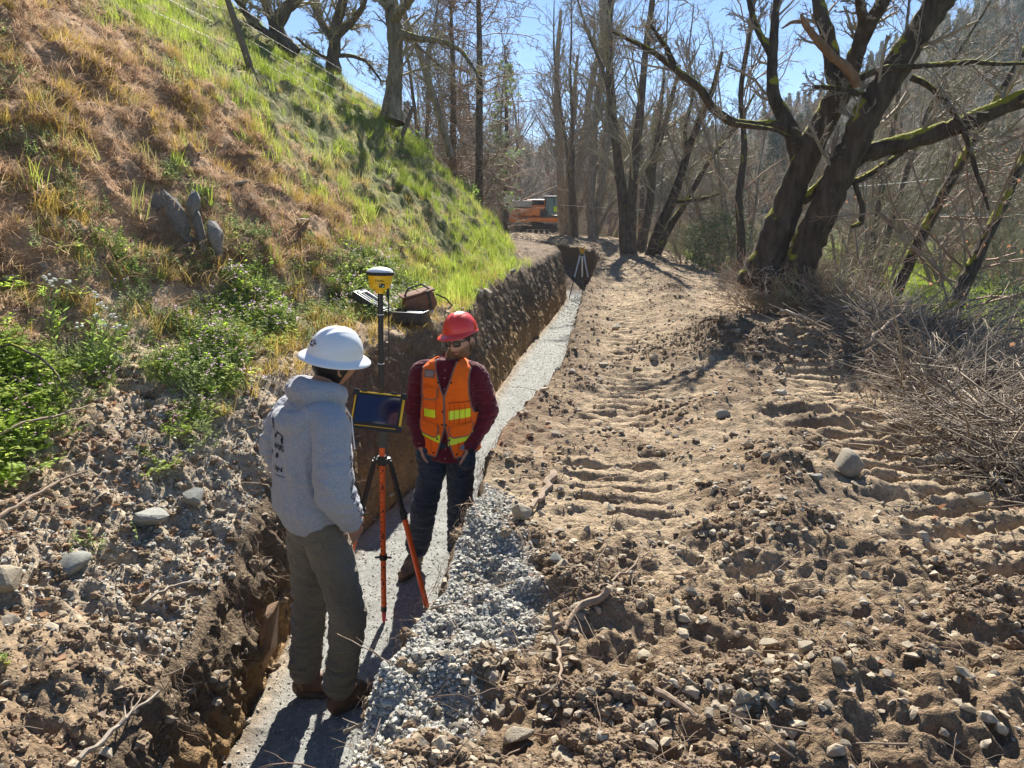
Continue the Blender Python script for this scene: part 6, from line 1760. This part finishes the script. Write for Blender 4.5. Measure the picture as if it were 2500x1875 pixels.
def trousers(root, cfg, mat, seed, name='trousers', rads=(.115, .098, .088, .094), top=1.0, hem=.085):
    mb = MB(); px_ = Vector(cfg['pelvis'])
    loft(mb, [((px_.x, px_.y, px_.z - .06), .165, .112), ((px_.x, px_.y, px_.z + .03), .176, .116), ((px_.x, px_.y + .008, px_.z + .06 * top), .162 * top, .112 * top), ((px_.x, px_.y + .01, px_.z + .09 * top), .140 * top, .095 * top)])
    for lg in cfg['legs']:
        q = [Vector(w) for w in lg['pts']]; s = 1 if q[0].x > px_.x else -1
        hip = Vector((px_.x + s * .085, px_.y, px_.z + .0))
        limb(mb, [hip, hip.lerp(q[0], .6), q[1], q[2].lerp(q[1], .45), q[2] + Vector((0, 0, .055))], [rads[0], rads[0] * .97, rads[1], rads[2], rads[3]], 20)
    for q in cfg.get('pockets', []): sphere(mb, q, (.066, .062, .085), 10)
    me = remeshed(mb, .009, 4, name)
    sp = [(None, 1, .005, (9, 9, 14)), (None, 1, .002, (26, 26, 34))]
    for lg in cfg['legs']:
        q = [Vector(w) for w in lg['pts']]
        sp += [(q[1], .14, .013, (9, 9, 24)), (q[2] + Vector((0, 0, .12)), .12, .018, (7, 7, 32)), (q[0], .15, .012, (14, 10, 16)), (q[2] + Vector((0, 0, .28)), .14, .011, (8, 8, 18))]
    wrinkle(me, sp, seed); me.materials.append(mat); me.shade_smooth(); return obj(name, me, root)

# =============================================== man in the orange vest
vy = 4.88
A = dict(loc=(-.495, vy, 0), rz=math.radians(-10), label='man in red hard hat, sunglasses and orange vest, hands in pockets',
    pockets=[(-.078, -.066, .866), (.200, -.066, .866)], pelvis=(.06, 0, .93), neck=(.095, .03, 1.515), skin=(.47, .27, .19), beard=True)
A['head'] = Matrix.Translation((.165, -.015, 1.645)) @ Euler((math.radians(12), math.radians(-4), math.radians(-24)), 'XYZ').to_matrix().to_4x4()
A['arms'] = [dict(pts=((-.12, .02, 1.44), (-.190, .06, 1.145), (-.110, -.085, .945)), hd=(.25, .30, -1), hn=(.9, .3, 0), side=-1, curl=.25),
             dict(pts=((.25, .02, 1.44), (.325, .06, 1.145), (.235, -.085, .945)), hd=(-.25, .30, -1), hn=(-.9, .3, 0), side=1, curl=.25)]
gz = 0.012
A['legs'] = [dict(pts=((-.04, -.01, .80), (-.11, -.02, .50), (-.185, .02, .10))), dict(pts=((.15, .0, .80), (.14, .0, .50), (.11, .06, .10)))]
P1 = make_person(A)
m_jean = fabric('dark blue jeans', (.020, .034, .058), col2=(.045, .065, .095), scale=5, bscale=400)
trousers(P1, A, m_jean, 10, 'jeans', (.096, .078, .072, .076), .96)
m_boot1 = plain('dusty brown boot', (.13, .09, .06), .8, col2=(.22, .17, .12), scale=20)
m_sole = plain('boot sole', (.05, .04, .032), .85, col2=(.12, .09, .07), scale=30)
boots(P1, [((-.19, .03, .008), math.radians(-8), 0), ((.115, .07, .008), math.radians(14), 0)], m_boot1, m_sole)
# shirt
TOR = [(.835, .155, .135), (.87, .170, .142), (.91, .168, .136), (.95, .165, .122), (1.06, .163, .120), (1.18, .172, .124), (1.30, .188, .128), (1.38, .193, .125), (1.43, .185, .115), (1.465, .160, .098), (1.495, .115, .080), (1.52, .075, .068)]
def tor(z): 
    T = np.array(TOR); return np.interp(z, T[:, 0], T[:, 1]), np.interp(z, T[:, 0], T[:, 2])
cxA, cyA = .075, .012
m_shirt = fabric('maroon shirt', (.115, .010, .022), var=.12, bscale=300)
mb = MB(); loft(mb, [((cxA, cyA, z), a, b_) for z, a, b_ in TOR], 40, 2.4)
for arm in A['arms']:
    s_, e_, w_ = [Vector(q) for q in arm['pts']]; sg = 1 if s_.x > cxA else -1
    limb(mb, [s_ + Vector((-sg * .04, 0, 0)), s_ + Vector((sg * .01, 0, -.02)), e_ + Vector((sg * .006, 0, .02)), e_.lerp(w_, .5) + Vector((0, 0, 0)), w_ + Vector((0, 0, .012))], [.070, .078, .064, .056, .044], 20)
me = remeshed(mb, .008, 3, 'shirt')
e1_, e2_ = A['arms'][0]['pts'][1], A['arms'][1]['pts'][1]
wrinkle(me, [(None, 1, .002, (10, 10, 16)), (e1_, .16, .015, (10, 10, 26)), (e2_, .16, .015, (10, 10, 26)), (A['arms'][0]['pts'][2], .12, .006, (10, 10, 40)), (A['arms'][1]['pts'][2], .12, .006, (10, 10, 40)), ((cxA, 0, .86), .16, .006, (16, 10, 8)), (None, 1, .0025, (22, 22, 30))], 20)
me.materials.append(m_shirt); me.shade_smooth(); obj('shirt', me, P1)
# collar: two stand-up wings and a placket with buttons; dark undershirt
mb = MB()
for sg in (-1, 1):
    t = np.linspace(0, 1, 14); a0 = t * 2.55
    for (r_, z0, z1) in ((.070, 1.500, 1.548),):
        base = np.stack([cxA + sg * r_ * np.sin(np.pi - a0) * 1.05, .022 - r_ * np.cos(np.pi - a0) * 1.0 - .012 * t, z0 - .035 * t ** 2], 1)
        topr = np.stack([cxA + sg * (r_ - .004) * np.sin(np.pi - a0) * 1.0, .022 - (r_ - .004) * np.cos(np.pi - a0) - .012 * t, z1 - .035 * t ** 1.5], 1)
        outer = np.stack([cxA + sg * (r_ + .014) * np.sin(np.pi - a0 * .94), .022 - (r_ + .014) * np.cos(np.pi - a0 * .94) - .016 * t, z0 - .008 - .050 * t ** 2], 1)
        V = np.stack([base, topr, outer], 0).reshape(-1, 3); mb.add(V, grid_faces(3, 14))
o = mb.build('collar', m_shirt, P1); sm = o.modifiers.new('t', 'SOLIDIFY'); sm.thickness = .004
mb = MB()
for sg in (-1, 1):
    t = np.linspace(.45, 1, 8); a0 = t * 2.5
    p0_ = np.stack([cxA + sg * .063 * np.sin(np.pi - a0), .020 - .063 * np.cos(np.pi - a0) - .012 * t, 1.545 - .036 * t ** 1.5], 1); p1_ = p0_ + np.array([-sg * .006, .0, -.05]) - np.array([0, .004, 0])
    mb.add(np.stack([p0_, p1_], 0).reshape(-1, 3), grid_faces(2, 8))
mb.build('collar_lining', plain('pale lining', (.50, .47, .45), .9), P1)
def sfront(x, z, off):
    a, b_ = tor(z); k = min(.999, abs((x) / (a + off))) ; return Vector((cxA + x, cyA - (b_ + off) * (1 - k ** 2.4) ** (1 / 2.4), z))
mb = MB(); mb.add([sfront(x, z, .006) for z in np.linspace(.85, 1.49, 50) for x in np.linspace(-.016, .016, 4)], grid_faces(50, 4)); mb.build('placket', m_shirt, P1)
mb = MB()
for z in (.87, .93, 1.34, 1.41, 1.46): p = sfront(0, z, .008); mb.lathe([(0, -.002), (.006, -.002), (.006, .002), (0, .003)], p, 10, Euler((math.radians(90), 0, 0)))
mb.build('button', plain('shirt button', (.30, .14, .14), .4), P1)
mb = MB(); sphere(mb, (cxA, .012, 1.475), (.058, .072, .045), 10); mb.build('undershirt', m_print, P1)
# watch
wv = Vector(A['arms'][1]['pts'][2]); mb = MB(); dw = (wv - Vector(A['arms'][1]['pts'][1])).normalized(); mb.tube([wv + dw * .012, wv + dw * .034], .034, 14); mb.lathe([(0, 0), (.020, 0), (.020, .008), (0, .010)], wv + dw * .024 + Vector((.020, -.028, 0)), 14, Euler((math.radians(90), 0, math.radians(35)))); mb.build('watch', m_black, P1)

# the vest: a shell over the shirt with arm holes, V neck and flared hem
VT = [(.870, .205, .150), (.95, .198, .146), (1.06, .192, .142), (1.18, .194, .142), (1.30, .204, .146), (1.38, .206, .142), (1.43, .198, .131), (1.468, .172, .113), (1.500, .130, .096), (1.522, .092, .084)]
def vfun(z):
    T = np.array(VT); return np.interp(z, T[:, 0], T[:, 1]), np.interp(z, T[:, 0], T[:, 2])
def vpt(x, z, off=0.0, back=False):
    a, b_ = vfun(z); a, b_ = a + off, b_ + off; k = np.clip(np.abs(x) / a, 0, .9995); y = b_ * (1 - k ** 2.4) ** (1 / 2.4)
    fold = .004 * np.sin(z * 34 + x * 22) * (z < 1.25) + .003 * np.sin(x * 55 + z * 11)
    return Vector((cxA + x, cyA + (y if back else -(y + fold)), z))
def x_open(z): return float(np.interp(z, [.86, .92, .99, 1.06, 1.12, 1.29, 1.33, 1.42, 1.50, 1.53], [.072, .050, .026, .008, .003, .003, .018, .048, .070, .078]))
def x_arm(z): return float(np.interp(z, [1.14, 1.17, 1.22, 1.30, 1.40, 1.46, 1.52], [.9, .185, .170, .158, .156, .160, .165]))
m_vest = fabric('orange mesh vest', (1.0, .17, .010), var=.05, bscale=500, bump=.0008, sheen=.1)
m_trim = fabric('grey brown trim', (.24, .15, .12), var=.1)
m_lime = plain('lime reflective tape', (.72, .90, .02), .45, var=.04); 
nz_, nt_a = 140, 300
zz = np.linspace(.872, 1.522, nz_); tt = np.linspace(0, 2 * np.pi, nt_a, endpoint=False)
V = np.zeros((nz_, nt_a, 3))
for i, z in enumerate(zz):
    a, b_ = vfun(z); cs, sn = np.cos(tt), np.sin(tt)
    x = np.sign(cs) * np.abs(cs) ** (2 / 2.4) * a; y = np.sign(sn) * np.abs(sn) ** (2 / 2.4) * b_
    fold = .004 * np.sin(z * 34 + x * 22) * (z < 1.25) + .003 * np.sin(x * 55 + z * 11)
    V[i] = np.stack([cxA + x, cyA + y - np.where(y < 0, fold, 0), np.full(nt_a, z)], 1)
F = grid_faces(nz_, nt_a, True); cen = V.reshape(-1, 3)[F].mean(1); xr_ = cen[:, 0] - cxA; fr_ = cen[:, 1] < cyA
xo = np.array([x_open(z) for z in cen[:, 2]]); xa = np.array([x_arm(z) for z in cen[:, 2]])
hemz = .875 + .030 * np.clip((np.abs(xr_) - .06) / .13, 0, 1)
keep = ~(fr_ & (np.abs(xr_) < xo)) & ~(np.abs(xr_) > xa) & (cen[:, 2] > hemz * 1.0) & ~((cen[:, 2] > 1.512) & (np.abs(xr_) < .085))
used_v, inv = np.unique(F[keep], return_inverse=True)
me = mesh_np('vest', V.reshape(-1, 3)[used_v], inv.reshape(-1, 4), True, m_vest); vo = obj('vest', me, P1); sm = vo.modifiers.new('t', 'SOLIDIFY'); sm.thickness = .006; sm.offset = 1
def vest_part(name, mat, mb): return mb.build(name, mat, vo)
mb = MB()
for sg in (-1, 1):
    mb.tube([vpt(sg * x_open(z), z, .006) for z in np.linspace(.878, 1.515, 60)], .0055, 6)                                    # front edge
    mb.tube([vpt(sg * x_arm(z), z, .006) for z in np.linspace(1.176, 1.485, 40)], .0055, 6)                                   # arm hole, front
    mb.tube([vpt(sg * x_arm(z), z, .006, True) for z in np.linspace(1.176, 1.485, 40)], .0055, 6)
    mb.tube([vpt(sg * x, .875 + .030 * np.clip((x - .06) / .13, 0, 1), .006) for x in np.linspace(.072, .198, 24)], .0055, 6)  # hem
    mb.tube([vpt(sg * .12, 1.505, .004), vpt(sg * .10, 1.52, .004), vpt(sg * .10, 1.52, .004, True)], .003, 5)
vest_part('trim', m_trim, mb)
def patch(x0, x1, ztop, zbot, off, rnd=0.0, n=14, m=10, rise=0.0):
    V = []
    for i in range(n):
        t = i / (n - 1); 
        for j in range(m):
            s = j / (m - 1); xx = x0 + (x1 - x0) * s; zt, zb = ztop + rise * s, zbot + rise * s
            if rnd: e = min(s, 1 - s) * (abs(x1 - x0)) / rnd; zb = zb + rnd * (1 - math.sqrt(max(0, 1 - (1 - min(1, e)) ** 2)))
            V.append(vpt(xx, zt + (zb - zt) * t, off))
    return V, grid_faces(n, m)
mb = MB(); mb.add(*patch(-.150, -.062, 1.200, 1.145, .009)); mb.add(*patch(.030, .168, 1.195, 1.135, .009, rise=.018)); 
mb.add(*patch(-.192, -.032, 1.074, 1.020, .008, rise=-.045)); mb.add(*patch(.022, .185, 1.012, .958, .008, rise=.045)); vest_part('reflective_band', m_lime, mb)
for (x0, x1, zt, zb, rise, rnd) in ((-.150, -.042, 1.352, 1.272, -.004, .030), (-.180, -.044, 1.128, 1.040, -.030, .035), (.036, .180, 1.092, 1.010, .024, .035)):
    mb = MB(); mb.add(*patch(x0, x1, zt, zb, .017, rnd, rise=rise)); pk = mb.build('pocket_flap', m_vest, vo); sm = pk.modifiers.new('t', 'SOLIDIFY'); sm.thickness = .004
    e = []
    for s in np.linspace(0, 1, 20):
        q = min(s, 1 - s) * (x1 - x0) / rnd; zz_ = zb + rise * s + rnd * (1 - math.sqrt(max(0, 1 - (1 - min(1, q)) ** 2))); e.append(vpt(x0 + (x1 - x0) * s, zz_, .020))
    e = [vpt(x0, zt, .020)] + e + [vpt(x1, zt + rise, .020)]
    mb = MB(); mb.tube(e, .0042, 5); mb.build('flap_trim', m_trim, pk)
m_st = plain('dark orange stitching', (.45, .06, .008), .9)
mb = MB()
for x in (.035, .065, .10, .135, .168): mb.tube([vpt(x, z, .010) for z in np.linspace(1.245, 1.11, 12)], .0016, 4)
mb.tube([vpt(x, 1.250 + .012 * (x - .03) / .14, .012) for x in np.linspace(.03, .17, 20)], .0035, 5)
for x in (-.155, -.058): mb.tube([vpt(x, z, .010) for z in np.linspace(1.27, 1.13, 12)], .0014, 4)
mb.tube([vpt(x, 1.315, .019) for x in np.linspace(-.145, -.05, 12)], .0012, 4)
for x in (-.100, .09): mb.tube([vpt(x, z, .008) for z in np.linspace(.99, .91, 8)], .0016, 4)
vest_part('stitching', m_st, mb)
mb = MB()
for x, z in ((-.036, 1.385), (.050, 1.385), (-.016, 1.10), (-.050, 1.005), (.034, 1.0), (-.080, .905), (.082, .905), (-.010, 1.19), (.012, 1.10)):
    p = vpt(x, z, .012); mb.lathe([(0, -.003), (.0065, -.003), (.0065, .003), (0, .004)], p, 10, Euler((math.radians(90), 0, 0)))
vest_part('snap', m_print, mb)
mb = MB(); mb.add(*patch(-.142, -.066, 1.462, 1.412, .010)); idp = mb.build('badge_pocket', m_trim, vo)
mb = MB(); mb.add(*patch(-.132, -.076, 1.452, 1.422, .013)); mb.build('badge_window', plain('badge window', (.30, .22, .19), .3), idp)
mb = MB(); mb.add(*patch(.105, .152, .965, .932, .013)); mb.build('label_tag', plain('grey label', (.22, .20, .24), .7), vo)
# head things
hm = A['head']
m_redhat = plain('red hard hat', (.78, .045, .030), .32, var=.04, scale=4, coat=.3)
hat1, _ = hat('hard_hat', P1, hm @ Matrix.Translation((0, .010, .066)) @ Euler((math.radians(-6), 0, 0)).to_matrix().to_4x4(), m_redhat, False)
gl = empty('sunglasses'); gl.parent = P1; gl.matrix_local = hm @ Matrix.Translation((0, -.097, .010))
mb = MB()
for sg in (-1, 1):
    V = []; out_ = []
    for t in np.linspace(0, 2 * np.pi, 24, endpoint=False):
        cx_, sx_ = math.cos(t), math.sin(t); x = sg * (.034 + .027 * math.copysign(abs(cx_) ** .6, cx_)); z = .018 * math.copysign(abs(sx_) ** .65, sx_) - .003 * abs(x) / .06 * 0; out_.append((x, -.004 + 2.6 * x * x * 1.2, z))
    lens = MB(); c0 = len(out_); V = np.array(out_ + [(sg * .034, -.006 + 3.1 * .034 ** 2, 0)]); lens.add(V, np.array([[k, (k + 1) % 24, 24] for k in range(24)])); 
    ml, nt_, b_ = new_mat('dark lens'); b_.inputs['Base Color'].default_value = (.02, .02, .02, 1); b_.inputs['Roughness'].default_value = .08; b_.inputs['Coat Weight'].default_value = 1
    lens.build('lens', ml, gl, smooth=False)
    mb.tube(out_ + out_[:2], .0032, 6, caps=False)
    mb.tube([(sg * .061, .010, .010), (sg * .074, .030, .010), (sg * .080, .080, .006), (sg * .080, .105, -.006)], [.004, .0035, .003, .003], 6)
mb.tube([(-.010, -.004, .008), (0, -.006, .009), (.010, -.004, .008)], .0035, 6); mb.build('frame', m_black, gl)
hr = MB(); th = np.linspace(.9, 1.75, 16)
def hair_cap(hm, parent, mat, thick=.006, zlow=-.035, name='hair', seed=0):
    """short hair over the back and sides of the skull"""
    nu, nv = 60, 30; V = []
    thv = np.linspace(0.05, 2.15, nv); phv = np.linspace(0, 2 * np.pi, nu, endpoint=False)
    T, Pp = np.meshgrid(thv, phv, indexing='ij')
    front = np.clip(np.cos(Pp), 0, 1); lim = 1.05 + (1 - front ** .35) * 1.25
    T2 = T / 2.15 * np.minimum(lim, 2.3)
    x = np.sin(T2) * np.sin(Pp); y = -np.sin(T2) * np.cos(Pp); z = np.cos(T2); nzz = noise3(x * 9 + seed, y * 9, z * 9, 5)
    R = 1 + (thick + .003 * nzz) / .09
    low = np.clip(-z, 0, 1)
    V = np.stack([x * HEAD_R[0] * R * (1 - .30 * low ** 1.6), np.where(y > 0, y * (1 - .42 * low ** 1.2), y) * HEAD_R[1] * R, z * HEAD_R[2] * R], -1).reshape(-1, 3)
    o = obj(name, mesh_np(name, V, grid_faces(nv, nu, True, flip=True), True, mat), parent); o.matrix_local = hm; return o
m_hair1 = plain('brown hair', (.045, .024, .013), .6, bump=.003, bscale=200)
hair_cap(hm, P1, m_hair1)

# =============================================== man in the grey hoodie, seen from behind his right side
B = dict(loc=(-.93, 3.36, 0), rz=math.radians(128), label='man in white full-brim hard hat and grey hoodie seen from behind', skin=(.40, .20, .12),
    pelvis=(0, .02, .98), neck=(0, -.035, 1.615))
B['head'] = Matrix.Translation((.005, -.125, 1.735)) @ Euler((math.radians(10), math.radians(-13), math.radians(4)), 'XYZ').to_matrix().to_4x4()
B['arms'] = [dict(pts=((-.20, .0, 1.52), (-.298, .045, 1.22), (-.222, -.06, 1.04)), hd=(.35, -.45, -.85), hn=(.8, .3, 0), side=-1, curl=.3),
             dict(pts=((.19, .02, 1.52), (.235, .095, 1.33), (.18, .05, 1.12)), hd=(-.6, -.45, -.5), hn=(-.6, .2, .2), side=1, curl=.3)]
B['legs'] = [dict(pts=((-.11, -.01, .86), (-.13, -.075, .51), (-.095, -.02, .10))), dict(pts=((.10, .02, .86), (.13, .015, .50), (.135, .06, .10)))]
P2 = make_person(B)
m_pants = fabric('olive brown work trousers', (.16, .135, .092), col2=(.22, .185, .13), scale=4, bscale=350)
trousers(P2, B, m_pants, 30, 'trousers', (.100, .078, .068, .074), hem=.155)
m_boot2 = plain('brown leather work boot', (.11, .055, .028), .65, col2=(.18, .10, .055), scale=14)
boots(P2, [((-.10, .0, .008), math.radians(8), 0), ((.135, .08, .008), math.radians(-30), 0)], m_boot2, m_sole)
def grey_knit():
    m, nt, b = new_mat('heather grey fleece'); b.inputs['Roughness'].default_value = .95; b.inputs['Specular IOR Level'].default_value = .1; b.inputs['Sheen Weight'].default_value = .25
    tc = N(nt, 'ShaderNodeTexCoord'); mp = N(nt, 'ShaderNodeMapping'); mp.inputs['Scale'].default_value = (1, 1, .35); nt.links.new(tc.outputs['Object'], mp.inputs[0])
    n = N(nt, 'ShaderNodeTexNoise', Scale=420.0, Detail=3.0); nt.links.new(mp.outputs[0], n.inputs['Vector'])
    r = N(nt, 'ShaderNodeMapRange'); r.inputs[1].default_value = .35; r.inputs[2].default_value = .65; nt.links.new(n.outputs[0], r.inputs[0])
    nt.links.new(mix_rgb(nt, r.outputs[0], (.27, .28, .31), (.44, .45, .48)), b.inputs['Base Color'])
    bp = N(nt, 'ShaderNodeBump', Strength=.6, Distance=.0015); nt.links.new(n.outputs[0], bp.inputs['Height']); nt.links.new(bp.outputs[0], b.inputs['Normal']); return m
m_knit = grey_knit(); folds(m_knit, .007)
HT = [(.985, .160, .132, .02), (1.01, .165, .136, .02), (1.035, .175, .148, .025), (1.08, .184, .160, .03), (1.18, .172, .152, .035), (1.30, .172, .142, .035), (1.42, .200, .145, .025), (1.50, .205, .135, .005), (1.545, .180, .128, -.01), (1.59, .125, .105, -.02), (1.62, .09, .09, -.03)]
HT = [(z, a * .95, b_ * .95, c_) for z, a, b_, c_ in HT]
def hfun(z): T = np.array(HT); return [np.interp(z, T[:, 0], T[:, k]) for k in (1, 2, 3)]
mb = MB(); loft(mb, [((0, cy_, z), a, b_) for z, a, b_, cy_ in HT], 44, 2.3)
for arm in B['arms']:
    s_, e_, w_ = [Vector(q) for q in arm['pts']]; sg = 1 if s_.x > 0 else -1
    limb(mb, [s_ + Vector((-sg * .06, 0, -.01)), s_ + Vector((sg * .005, 0, -.02)), s_.lerp(e_, .5), e_ + Vector((0, .0, .0)), e_.lerp(w_, .55), w_ + Vector((0, 0, .03)), w_], [.078, .080, .076, .072, .067, .060, .046], 22)
# hood bunched behind the neck
hz_ = 1.60
for k, t in enumerate(np.linspace(-2.6, 2.6, 27)):
    w = math.cos(t / 2.6 * math.pi / 2) ** .6; x = .102 * math.sin(t); y = -.035 + .088 * math.cos(t); 
    sphere(mb, (x * 1.02, y, hz_ + .018 - .030 * (1 - w) + .012 * w), (.034 + .014 * w, .036 + .020 * w, .034 + .020 * w), 8)
for k, t in enumerate(np.linspace(-1.45, 1.45, 19)):
    w = math.cos(t / 1.45 * math.pi / 2); x = .150 * math.sin(t * .98); y = .0 + .125 * math.cos(t * .9); sphere(mb, (x, y + .006, hz_ - .060 - .055 * w), (.042, .030 + .020 * w, .052), 8)
me = remeshed(mb, .008, 4, 'hoodie')
re_, le_ = B['arms'][0]['pts'][1], B['arms'][1]['pts'][1]
wrinkle(me, [(None, 1, .006, (6, 6, 8)), (None, 1, .0022, (24, 24, 30)), (re_, .18, .016, (8, 8, 16)), (le_, .18, .016, (9, 9, 20)), ((0, .10, 1.20), .24, .018, (13, 13, 3)), ((0, 0, 1.05), .20, .014, (20, 20, 7)), ((0, .05, 1.56), .13, .012, (14, 14, 20)), (B['arms'][0]['pts'][2], .12, .008, (10, 10, 30)), ((-.1, .02, 1.45), .12, .006, (16, 16, 8))], 40)
me.materials.append(m_knit); me.shade_smooth(); hd_ = obj('hoodie', me, P2)
mb = MB(); loft(mb, [((0, .02, z), a, b_) for z, a, b_ in ((.968, .158, .131), (.975, .164, .136), (1.012, .169, .141), (1.018, .166, .138))], 44, 2.3, cap=False); mb.build('waistband', m_knit, hd_)
mb = MB()
for x, y, z in ((-.04, 0, 0), (.02, .004, -.03)): mb.tube([(x - .02, -.135, 1.535), (x - .022, -.165, 1.48), (x - .016, -.172, 1.40), (x - .02, -.175 - y, 1.32 + z)], .0035, 6)
mb.build('drawstring', plain('white cord', (.72, .73, .76), .8), hd_)
mb = MB(); mb.tube([(-.060, -.172, 1.16), (-.085, -.182, 1.10), (-.075, -.19, 1.06), (-.10, -.18, 1.03), (-.09, -.172, 1.0)], .004, 6); mb.build('cord', m_print, hd_)
# print on the back and on the right sleeve, laid onto the cloth by shooting at it
from mathutils.bvhtree import BVHTree
bvh = BVHTree.FromPolygons([v.co[:] for v in me.vertices], [p.vertices[:] for p in me.polygons])
def on_cloth(o_, d_, off=.0025):
    h = bvh.ray_cast(Vector(o_), Vector(d_).normalized())
    return (h[0] + h[1] * off) if h[0] is not None else Vector(o_) + Vector(d_).normalized() * .4
def back(a, b_): return on_cloth((a, .6, b_), (0, -1, 0))
# seen from outside the back, +x is on the left, so mirror the lettering
m_ink = plain('dark navy print', (.015, .017, .030), .9)
for s, x, z, sz in (('IS', .030, 1.465, .034), ('WORS', -.02, 1.385, .036), ('41', .045, 1.350, .030), ('ION', -.02, 1.285, .034)):
    mapped_text(s, sz, lambda a, b_, x=x, z=z: back(x - a, z + b_), m_ink, hd_, bold=.0008)
mb = MB()
def strip_back(pts, w):
    q, _ = resample(pts, 16); V = []
    for k in range(16):
        t = q[min(15, k + 1)] - q[max(0, k - 1)]; n_2 = np.array([-t[1], t[0], 0]); n_2 /= np.linalg.norm(n_2) + 1e-9; ww = w * math.sin(math.pi * (k + .5) / 16) ** .12
        for s in (-1, 1): p = q[k] + n_2 * s * ww / 2; V.append(back(-p[0], p[1]))
    mb.add(V, grid_faces(16, 2))
strip_back([(-.03, 1.515, 0), (-.01, 1.50, 0), (.0, 1.475, 0)], .010); strip_back([(.005, 1.455, 0), (.035, 1.440, 0), (.055, 1.405, 0)], .016)
strip_back([(-.055, 1.425, 0), (-.035, 1.424, 0)], .020); strip_back([(-.005, 1.346, 0), (.022, 1.344, 0)], .022)
strip_back([(-.01, 1.255, 0), (.03, 1.258, 0), (.06, 1.250, 0)], .003)
mb.build('back_print', m_ink, hd_)
mb = None
s0, e0, w0 = [Vector(q) for q in B['arms'][0]['pts']]
def sleeve(a, b_):
    """a runs down the sleeve, b_ across it (towards the front of the arm)"""
    t = a; c_ = s0.lerp(e0, min(1, t / .32)) if t < .32 else e0.lerp(w0, min(1.05, (t - .32) / .24))
    o_ = c_ + Vector((-.40, -.075 - b_ * .2, 0)); tgt = c_ + Vector((0, -.035 - b_, .0))
    return on_cloth(tgt + Vector((-.4, -.10, 0)), Vector((.4, .10, 0)))
mapped_text('summour Done Right', .043, lambda a, b_: sleeve(.335 + a, -b_), m_ink, hd_, 'sleeve_print', shear=.35, bold=.0003)
m_whitehat = plain('white hard hat', (.80, .82, .84), .38, var=.03, scale=5, coat=.2)
hat2, dome2 = hat('hard_hat', P2, B['head'] @ Matrix.Translation((0, .010, .050)) @ Euler((math.radians(-4), 0, 0)).to_matrix().to_4x4() , m_whitehat, True)
def on_dome(phi, el, off): x, y, z = dome2(np.array(phi), np.array(el), off); return Vector((float(x), float(y), float(z)))
ps, es = math.radians(178), .42      # sticker at the back of the hat
mb = MB(); V = [on_dome(ps, es, .0022)]; t = np.linspace(0, 2 * np.pi, 28, endpoint=False)
V += [on_dome(ps + .21 * math.cos(a), es + .115 * math.sin(a), .0022) for a in t]; mb.add(V, np.array([[0, 1 + k, 1 + (k + 1) % 28] for k in range(28)])); mb.build('sticker', m_print, hat2, smooth=False)
mapped_text('C&C', .030, lambda a, b_: on_dome(ps + a / .118, es + .012 + b_ / .125, .0032), m_whiteplast, hat2, bold=.0006)
mb = MB(); V = [on_dome(ps + .235 * math.cos(a), es + .135 * math.sin(a), .0016) for a in np.append(t, 0)]; mb.tube(V, .0012, 4); mb.build('sticker_rim', plain('grey rim line', (.35, .35, .36), .6), hat2)
mb = MB(); rs = np.random.default_rng(5)
for k in range(16):
    a, e_ = rs.uniform(.3, 5.9), rs.uniform(.05, 1.2); q = [on_dome(a + rs.normal(0, .01), e_ + rs.normal(0, .012), .0012) for _ in range(3)]; mb.add(q, np.array([[0, 1, 2]])); 
mb.build('scuff', m_dkgrey, hat2, smooth=False)
m_hair2 = plain('black hair', (.012, .009, .008), .5, bump=.003, bscale=200)
hair_cap(B['head'], P2, m_hair2, .017, seed=3)
